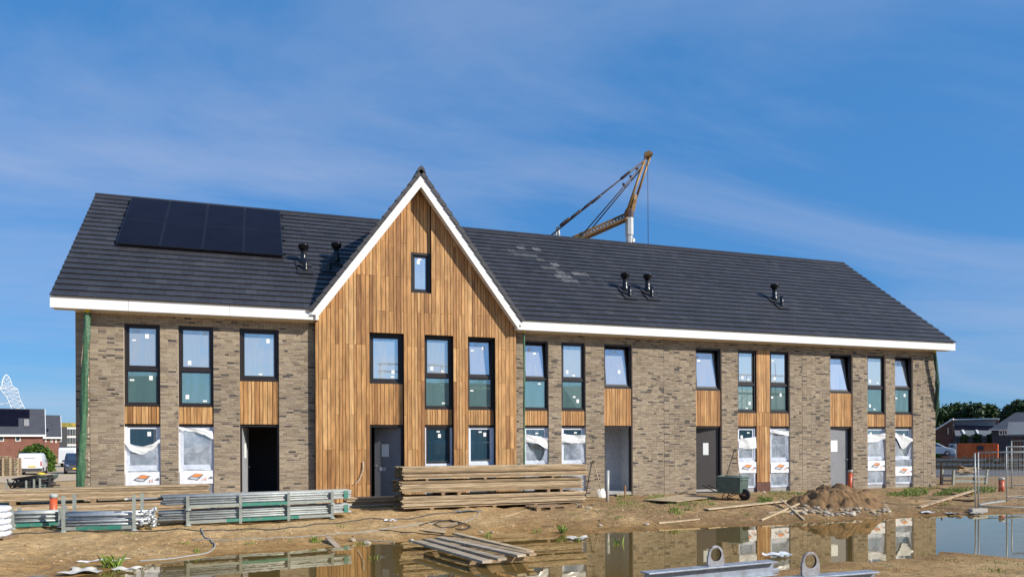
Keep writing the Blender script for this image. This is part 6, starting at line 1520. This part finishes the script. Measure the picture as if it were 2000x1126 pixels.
# --- trees, bush, hedges
use(1915)
def leaf_mesh(lobes, n, size, seed):
    r_ = np.random.RandomState(seed); V = []; F = []; tot = sum(l[3]*l[4]*l[5] for l in lobes)
    for (cx, cy, cz, rx, ry, rz_) in lobes:
        k = max(20, int(n*rx*ry*rz_/tot))
        d = r_.normal(size=(k, 3)); d /= np.linalg.norm(d, axis=1)[:, None]; rad = r_.rand(k)**0.33*(1+0.16*r_.normal(size=k))
        c = np.array([cx, cy, cz])+d*rad[:, None]*np.array([rx, ry, rz_])
        # clumps
        c += 0.35*size*np.round(r_.normal(size=(k, 3)))
        u_ = r_.normal(size=(k, 3)); u_ /= np.linalg.norm(u_, axis=1)[:, None]; w_ = np.cross(u_, r_.normal(size=(k, 3))); w_ /= np.linalg.norm(w_, axis=1)[:, None]
        s = size*(0.5+r_.rand(k))[:, None]
        q = np.stack([c-u_*s, c+w_*s*0.55, c+u_*s, c-w_*s*0.55], 1); o_ = len(V); V += [tuple(x) for x in q.reshape(-1, 3)]; F += [(o_+4*i, o_+4*i+1, o_+4*i+2, o_+4*i+3) for i in range(k)]
    m = MB(); m.v = V; m.f = F; m.mi = [0]*len(F); m.sm = [False]*len(F); return m
def tree(px_, py_top, depth, width, label, mat, seed, group='trees beyond the right-hand houses', n=5200, size=0.34, name='tree'):
    b = frame_at(depth, px_); top = zat(px_, py_top, depth); h_ = top-b.z; r_ = random.Random(seed)
    t = thing(name, b, label, 'tree', group)
    tr = MB(); tr.tube([b-UP*0.3, b+UP*h_*0.3+RIGHT*0.1, b+UP*h_*0.55], 0.28, 8, r2=0.14)
    for k in range(6):
        a = r_.uniform(0, 6.28); s = b+UP*h_*r_.uniform(0.25, 0.5); e = s+Vector((math.cos(a)*width*0.3, math.sin(a)*width*0.3, h_*r_.uniform(0.15, 0.35))); tr.tube([s, (s+e)/2+UP*0.2, e], 0.10, 6, r2=0.03)
    tr.build('trunk', M['bark'], t)
    lobes = []
    for k in range(13):
        a = r_.uniform(0, 6.28); f = r_.uniform(0.18, 0.93); spread = width/2*(1-0.85*max(0, f-0.45)/0.55)*0.72; rr = width*r_.uniform(0.13, 0.22)
        q = b+UP*h_*f; q.x += math.cos(a)*spread*r_.uniform(0.4, 1); q.y += math.sin(a)*spread*r_.uniform(0.4, 1); rz2 = rr*r_.uniform(0.6, 0.85); q.z = min(q.z, b.z+h_-rz2*0.95); lobes.append((q.x, q.y, q.z, rr, rr, rz2))
    lobes.append((b.x, b.y, b.z+h_-width*0.12, width*0.14, width*0.14, width*0.12))
    leaf_mesh(lobes, n, size, seed).build('crown', M[mat], t, fix=False)
TR = [(1822, 797, 165, 8, 'leaf', 'leftmost'), (1848, 792, 170, 8.5, 'leaf', 'second from the left'), (1878, 787, 172, 9.5, 'leaf', 'third from the left'), (1904, 790, 168, 7.5, 'leaf_dark', 'dark middle'), (1925, 790, 176, 8, 'leaf', 'middle pale'), (1948, 803, 180, 7, 'leaf_dark', 'low one in the dip'), (1972, 790, 160, 8.5, 'leaf_dark', 'second from the right'), (1992, 782, 158, 9, 'leaf_dark', 'tall dark rightmost'), (2020, 784, 160, 9, 'leaf_dark', 'half hidden right edge')]
for i, (px_, py_, d, w_, mt, lb) in enumerate(TR): tree(px_, py_, d, w_, lb+' leafy tree of the row behind the houses at the right', mt, 100+i)
def bush(px0, px1, y_top, depth, label, mat, seed, h_base=None, n=4200, size=0.16, group=None, name='bush', zbase=None):
    a, b = P(px0, HY, depth), P(px1, HY, depth); w_ = (b-a).length; zb = zf if zbase is None else zbase; top = zat((px0+px1)/2, y_top, depth); h_ = top-zb; c = (a+b)/2; r_ = random.Random(seed)
    t = thing(name, (c.x, c.y, zb), label, 'bush', group)
    st = MB()
    for k in range(5): x = c+RIGHT*r_.uniform(-0.3, 0.3)*w_; st.tube([(c.x, c.y, zb-0.1), (x.x, x.y, zb+h_*0.6)], 0.05, 5, r2=0.02)
    st.build('stem', M['bark'], t)
    lobes = []
    for k in range(14):
        f = r_.uniform(-0.5, 0.5); hh_ = h_*(1-(abs(f)*2)**2.2*0.75); q = c+RIGHT*f*w_*0.86+FWD*r_.uniform(-0.6, 0.6); rr = w_*r_.uniform(0.10, 0.16); lobes.append((q.x, q.y, zb+max(0.3, hh_-rr*0.8), rr, rr, rr*0.8)); lobes.append((q.x, q.y, zb+hh_*0.4, rr, rr, hh_*0.45))
    leaf_mesh(lobes, n, size, seed).build('foliage', M[mat], t, fix=False)
use(70)
bush(26, 112, 868, 84, 'broad bright green bush behind the white van', 'leaf_bush', 55, n=9000, size=0.17)
use(1915)
for i, (a_, b_) in enumerate([(1873, 1896), (1896, 1921), (1921, 1952)]): bush(a_, b_, 847+(i == 0)*2, 112, ['left', 'middle', 'right'][i]+' clump of the green hedge behind the orange skip', 'leaf', 60+i, n=1800, size=0.2)
bush(1826, 1834, 858, 110, 'small round shrub just right of the terrace', 'leaf_bush', 70, n=500, size=0.2)

# --- right: houses, skip, cabin, foundation wall
t = thing('modern_house', frame_at(122, 1890), 'low brick house with a white-edged slanting roof and solar strip at the right', 'house')
D = 122
def pz(px_, py_, d=D): return P(px_, py_, d)
side = [pz(1800, 853), pz(1862, 816), pz(1862, 816)]
m = MB(); g0 = P(1815, HY, D); g1 = P(1861, HY, D)
m.prism([Vector((g0.x, g0.y, zf)), Vector((g1.x, g1.y, zf)), pz(1861, 817.5), pz(1815, 846)], FWD*0.4); m.build('side_wall', M['dark_brick_far'], t)
m = MB(); m.prism([pz(1813, 849)-FWD*0.3, pz(1861.5, 818.6)-FWD*0.3, pz(1861.5, 815.8)-FWD*0.3, pz(1813, 846)-FWD*0.3], FWD*4); m.build('roof_edge', M['white'], t)
quadbox(MB(), 1861, 1951, zf, zat(1900, 819, D), D+4.0, D+9).build('upper_wall', M['far_grey'], t)
quadbox(MB(), 1855, 1953, zat(1900, 819.2, D+3.6), zat(1900, 816.8, D+3.6), D+3.6, D+9.4).build('top_edge', M['white'], t)
quadbox(MB(), 1946, 1950, zf, zat(1900, 820, D), D+3.9, D+4.05).build('brick_pier', M['dark_brick_far'], t)
m = MB(); A_, B_ = pz(1866, 850, D-1), pz(1950, 850, D-1); A2, B2 = pz(1862, 829.5, D+4), pz(1945, 830.5, D+4); m.prism([A_, B_, B2, A2], UP*-0.2); m.build('lean_roof', M['far_roof_grey'], t)
def lr(u, v): return (A_+(B_-A_)*u)*(1-v)+(A2+(B2-A2)*u)*v+UP*0.05
MB().prism([lr(0.03, 0.50), lr(0.97, 0.50), lr(0.97, 0.97), lr(0.03, 0.97)], UP*0.1).build('solar_array', M['solar'], t)
for u in (0.20, 0.53): MB().prism([lr(u, 0.08), lr(u+0.05, 0.08), lr(u+0.02, 0.46), lr(u-0.03, 0.46)], UP*0.1).build('skylight', M['white'], t)
m = MB(); m.prism([pz(1861, 829, D+3.9), pz(1945, 829.3, D+3.9), pz(1945, 830.6, D+3.9), pz(1861, 830.4, D+3.9)], -FWD*0.3); m.build('white_strip', M['white'], t)
quadbox(MB(), 1862, 1950, zf, zat(1900, 850, D-1)-0.1, D-0.8, D+3.9).build('lower_wall', M['far_dark'], t)
far_window(1849, 1855, 833, 849, D-0.02, t, 'far_dark')
# dark-roofed house at the right edge
t = thing('dark_roof_house', frame_at(108, 1975), 'dark-roofed house with a white eave and windows at the right edge', 'house'); D2 = 108
quadbox(MB(), 1938, 2060, zf, zat(1960, 839, D2), D2, D2+9).build('wall', M['far_dark'], t)
m = MB(); e0_, e1_ = P(1931, 838.5, D2-0.5), P(2070, 838.5, D2-0.5); r0_, r1_ = P(1984, 804.5, D2+4), P(2060, 804.5, D2+4); bk0, bk1 = P(1940, 838, D2+10), P(2060, 838, D2+10)
m.add([e0_, e1_, r1_, r0_, bk0, bk1], [(0, 1, 2, 3), (0, 3, 4), (3, 2, 5, 4), (1, 5, 2)]); m.build('roof', M['far_roof'], t)
m = MB(); m.prism([P(1931, 839.6, D2-0.55), P(2070, 839.6, D2-0.55), P(2070, 837.9, D2-0.55), P(1931, 837.9, D2-0.55)], FWD*0.05); m.build('fascia_board', M['white'], t)
far_window(1951, 1959, 839.8, 849, D2-0.02, t); far_window(1961, 1968, 839.8, 849, D2-0.02, t)
# carport in front
t = thing('carport', frame_at(90, 1985), 'open timber carport with a brown tiled roof at the right edge', 'carport'); D3 = 90
m = MB(); m.prism([P(1966, 848, D3-0.4), P(2050, 847, D3-0.4), P(2050, 823, D3+2.2), P(1969.5, 823.5, D3+2.2)], UP*-0.15); m.build('roof', M['far_roof_grey'], t)
m = MB(); m.prism([P(1967, 852, D3-0.3), P(2050, 851, D3-0.3), P(2050, 848.3, D3-0.3), P(1967, 849.3, D3-0.3)], FWD*0.1); m.build('eave_beam', M['pallet'], t)
for px_ in (1968, 1997, 2030): quadbox(MB(), px_, px_+3, zf, zat(px_, 850, D3), D3, D3+0.3).build('post', M['far_dark'], t)
quadbox(MB(), 1976, 1996, zf, zat(1980, 855, D3+2), D3+2.5, D3+3.2).build('back_wall', M['red_brick_far'], t)
# orange skip
t = thing('skip', frame_at(100, 1910), 'orange steel skip container behind the brick foundation', 'skip'); D4 = 100
a, b = P(1866, HY, D4), P(1953, HY, D4); zt4 = zat(1910, 866, D4); a.z = b.z = zf; L4_ = (b-a).length
m = MB(); o4 = a
m.add([o4+RIGHT*0.1, o4+RIGHT*(L4_-0.15), o4+RIGHT*(L4_-0.15)+FWD*2.2, o4+RIGHT*0.1+FWD*2.2, o4+RIGHT*0.35+UP*(zt4-zf)-FWD*0.05, o4+RIGHT*(L4_-0.35)+UP*(zt4-zf)-FWD*0.05, o4+RIGHT*(L4_-0.35)+UP*(zt4-zf)+FWD*2.25, o4+RIGHT*0.35+UP*(zt4-zf)+FWD*2.25], [(0, 3, 2, 1), (0, 1, 5, 4), (1, 2, 6, 5), (2, 3, 7, 6), (3, 0, 4, 7)])
sb_ = m.build('body', M['skip'], t)
MB().bar(o4+RIGHT*0.3+UP*(zt4-zf)-FWD*0.08, o4+RIGHT*(L4_-0.3)+UP*(zt4-zf)-FWD*0.08, 0.14, 0.14).build('rim', M['skip'], sb_)
for f in (0.06, 0.36, 0.47, 0.62, 0.86, 0.95): x = o4+RIGHT*(L4_*f); MB().bar(x-FWD*0.06+UP*0.1, x-FWD*0.10+UP*(zt4-zf-0.05), 0.12, 0.12).build('rib', M['skip'], sb_)
quadbox(MB(), 1909, 1921, zat(1915, 878, D4), zat(1915, 870, D4), D4-0.2, D4-0.1).build('sign_plate', M['far_dark'], sb_)
t = thing('site_cabin', frame_at(101, 1860), 'small grey steel cabin left of the orange skip', 'cabin'); quadbox(MB(), 1853, 1867, zf, zat(1860, 866, 101), 101, 103).build('body', M['cont_grey'], t, bevel=0.03)
quadbox(MB(), 1856, 1861, zat(1858, 872, 101), zat(1858, 869.5, 101), 100.95, 100.99).build('sign_plate', M['car_blue'], t); quadbox(MB(), 1864, 1867.5, zf, zat(1860, 866.4, 101), 100.9, 100.98).build('corner_post', M['white'], t)
# brick foundation wall with starter bars
t = thing('foundation_wall', frame_at(76, 1920), 'low unfinished brick foundation wall with rusty starter bars beyond the road', 'wall')
r = random.Random(3); zb_ = zf; 
m = MB(); a, b = P(1790, HY, 76.6), P(2120, HY, 76.6); a.z = b.z = zf; L_ = (b-a).length
m.prism([a+UP*-0.1, b+UP*-0.1, b+UP*1.0, a+UP*1.0], FWD*0.4); m.build('core', M['pallet'], t)
for row in range(9):
    mm = MB(); x = r.uniform(0, 0.3)
    while x < L_-0.3:
        ln = r.uniform(0.25, 0.55); h0 = row*0.135
        if r.random() < 0.88 and (row < 7 or r.random() < 0.5): mm.prism([a+RIGHT*x+UP*h0-FWD*0.06, a+RIGHT*(x+ln)+UP*h0-FWD*0.06, a+RIGHT*(x+ln)+UP*(h0+0.12)-FWD*0.06, a+RIGHT*x+UP*(h0+0.12)-FWD*0.06], FWD*r.uniform(0.07, 0.4))
        x += ln+0.03
    o = mm.build('brick_course', [M['ply'], M['stake'], M['ply'], M['shovel'], M['ply'], M['stake'], M['shovel'], M['far_orange'], M['far_orange']][row], t, fix=False); o['kind'] = 'stuff'
mm = MB(); x = 0
while x < L_: q = a+RIGHT*x-FWD*0.35; mm.tube([q, q+UP*r.uniform(0.7, 1.05)], 0.012, 4); x += 0.4
o = mm.build('starter_bars', M['rust'], t, fix=False); o['kind'] = 'stuff'
MB().bar(a-FWD*0.5+UP*0.05, b-FWD*0.5+UP*0.05, 0.1, 0.12).build('kerb_timber', M['plank_new'], t)

# --- crane behind the terrace
DC = 58.0; use(1231)
def cp(px_, py_, off=0.0): return P(px_, py_, DC+off)
cb = frame_at(DC, 1231); t = thing('tower_crane', cb, 'ochre crane with a white mast and folded lattice jib rising behind the roof', 'crane')
m = MB(); mb_ = Vector((cb.x, cb.y, zf)); top = cp(1231, 424); w0 = 0.27
for (zz0, zz1, ww) in [(zf, top.z-1.4, 0.27), (top.z-1.4, top.z, 0.33)]: m.lathe([(ww, zz0), (ww, zz1)], (cb.x, cb.y, 0), 8, smooth=False)
m.build('mast', M['crane_w'], t)
MB().lathe([(0.36, 0), (0.38, 0.5), (0.2, 0.75)], (cb.x, cb.y, top.z-0.05), 8, smooth=False).build('mast_head', M['crane_d'], t)
MB().lathe([(0.24, 0), (0.26, 0.45), (0.22, 0.5), (0.26, 0.9), (0.2, 1.3)], cp(1233, 413), 8, axis=(cp(1238, 390)-cp(1233, 413)).normalized(), smooth=False).build('winch_head', M['crane_y'], t)
for (p, q, o_) in [((1221, 424), (1260, 310), -0.4), ((1240, 394), (1269, 308), 0.4)]: MB().tube([cp(*p, o_), cp(*q, o_*0.4)], 0.10, 8).build('strut', M['crane_y'], t)
m = MB(); m.bar(cp(1259, 306), cp(1271, 301), 0.9, 0.30); m.bar(cp(1264, 301.5), cp(1275, 301), 0.3, 0.16); m.bar(cp(1262, 300), cp(1267, 299), 0.5, 0.16); m.build('strut_head', M['crane_y'], t)
# lattice jib
j0, j1 = cp(1224, 423), cp(1120, 469); dj = (j1-j0); nseg = 16; upj = dj.normalized().cross(FWD).normalized(); 
if upj.z < 0: upj = -upj
ch = [[], [], []]
for k in range(nseg+1):
    c = j0+dj*(k/nseg); ch[0].append(c+upj*0.24); ch[1].append(c-upj*0.2-FWD*0.35); ch[2].append(c-upj*0.2+FWD*0.35)
for c in ch: MB().tube(c, 0.085, 6).build('jib_chord', M['crane_y'], t)
for k in range(nseg):
    m = MB()
    for (a_, b_) in ((0, 1), (0, 2), (1, 2)): m.tube([ch[a_][k], ch[b_][k+1]], 0.04, 5); m.tube([ch[a_][k+1], ch[b_][k+1]], 0.035, 5)
    m.build('jib_lacing', M['crane_y'], t)
# folded second jib part and its tip
m = MB(); m.bar(cp(1118, 469), cp(1138, 463), 0.5, 0.28); m.build('jib_tip', M['crane_y'], t); m = MB(); m.bar(cp(1114, 467.5), cp(1122, 467), 0.3, 0.2); m.build('tip_block', M['crane_w'], t)
def rod(p, q, rad, nm='pendant'):
    MB().tube([p, q], rad, 6).build(nm, M['crane_d'], t)
rod(cp(1262, 310, -0.3), cp(1072, 463, -0.3), 0.06); rod(cp(1259, 314, 0.4), cp(1096, 440, 0.4), 0.05)
rod(cp(1255, 322, -0.3), cp(1135, 461, -0.3), 0.05); rod(cp(1262, 318, 0.5), cp(1144, 460, 0.5), 0.05)
for (px_, py_) in [(1222, 342), (1164, 389), (1103, 433), (1150, 399), (1125, 418)]: MB().lathe([(0.06, -0.5), (0.11, -0.4), (0.11, 0.4), (0.06, 0.5)], cp(px_, py_, -0.3), 6, axis=(cp(1262, 310)-cp(1072, 463)).normalized()).build('turnbuckle', M['crane_d'], t)
for (px_, py_) in [(1219, 361), (1233, 346), (1244, 329)]: MB().bar(cp(px_-2, py_-2, -0.3), cp(px_+2, py_+3, 0.5), 0.14, 0.14).build('spreader', M['crane_d'], t)
rod(cp(1265, 306), cp(1266, 480), 0.022, 'hoist_rope')
for (a_, b_) in (((1088, 442), (1085, 470)), ((1090, 442), (1093, 470))): MB().tube([cp(*a_), cp(*b_)], 0.09, 6).build('a_frame', M['crane_w'], t)
MB().bar(cp(1236.5, 473), cp(1236.5, 466), 0.25, 0.2).build('lamp_box', M['crane_w'], t)
# crane carrier on the ground, hidden behind the terrace but standing where it must
MB().box(-4, 4, -1.25, 1.25, 0.7, 1.9, mat=Matrix.Translation((cb.x, cb.y, zf))).build('carrier', M['crane_y'], t, bevel=0.05)
for x in (-3, -1.8, 1.8, 3):
    for y in (-1.1, 1.1): MB().lathe([(0.3, -0.15), (0.5, -0.15), (0.5, 0.15), (0.3, 0.15)], (cb.x+x, cb.y+y, zf+0.5), 16, axis=Vector((0, 1, 0))).build('wheel', M['rubber'], t)

# --- houses across the site, seen only as reflections in the panes
for i, (x0, x1, label) in enumerate([(-34, -6, 'left'), (2, 30, 'middle'), (40, 76, 'right')]):
    t = thing('opposite_house', ((x0+x1)/2, -58, -0.3), label+' one of the dark houses mirrored in the window panes', 'house', 'houses mirrored in the panes')
    MB().box(x0, x1, -66, -56, -0.6, 5.6).build('wall', M['dark_brick_far'], t)
    for f in (-1, 1): MB().prism([(x0-0.4, -61+f*5.5, 5.3), (x1+0.4, -61+f*5.5, 5.3), (x1+0.4, -61, 8.9), (x0-0.4, -61, 8.9)], (0, 0, -0.2)).build('roof', M['far_roof'], t)
    for x in (x0, x1-0.3): MB().prism([(x, -66, 5.6), (x, -56, 5.6), (x, -61, 8.6)], (0.3, 0, 0)).build('gable_end', M['dark_brick_far'], t)
    for k in range(int((x1-x0)/3.2)):
        for z in (0.6, 3.4): MB().box(x0+1+k*3.2, x0+2.3+k*3.2, -55.99, -55.95, z, z+1.5).build('window', M['far_glass'], t)

for (x0, x1, lb) in [(16, 29, 'steel scaffold mirrored in the panes of the wood-clad gable'), (55, 72, 'steel scaffold mirrored in the panes beside the narrow wood strip')]:
    t = thing('scaffold', ((x0+x1)/2, -54.2, -0.4), lb, 'scaffold')
    n_ = int((x1-x0)/2.2)
    for k in range(n_+1):
        for y in (-54.8, -53.8): MB().tube([(x0+k*2.2, y, -0.4), (x0+k*2.2+0.05*math.sin(k), y, 10.2+1.6*((k*7) % 3)/2)], 0.05, 6).build('standard', M['galv_dull'], t)
    for z in (1.8, 3.8, 5.8, 7.8, 9.4, 10.2):
        for y in (-54.8, -53.8): MB().tube([(x0-0.3, y, z), (x1+0.3-2.2*((z > 9)*2), y, z)], 0.045, 6).build('ledger', M['galv_dull'], t)
    for k in range(0, n_, 2): MB().tube([(x0+k*2.2, -53.7, 3.8+(k % 4)), (x0+(k+1)*2.2, -53.7, 5.8+(k % 4))], 0.04, 6).build('brace', M['galv_dull'], t)
    for z in (3.9, 5.9, 7.9): MB().box(x0, x1, -54.75, -53.85, z, z+0.05).build('deck', M['ply'], t)
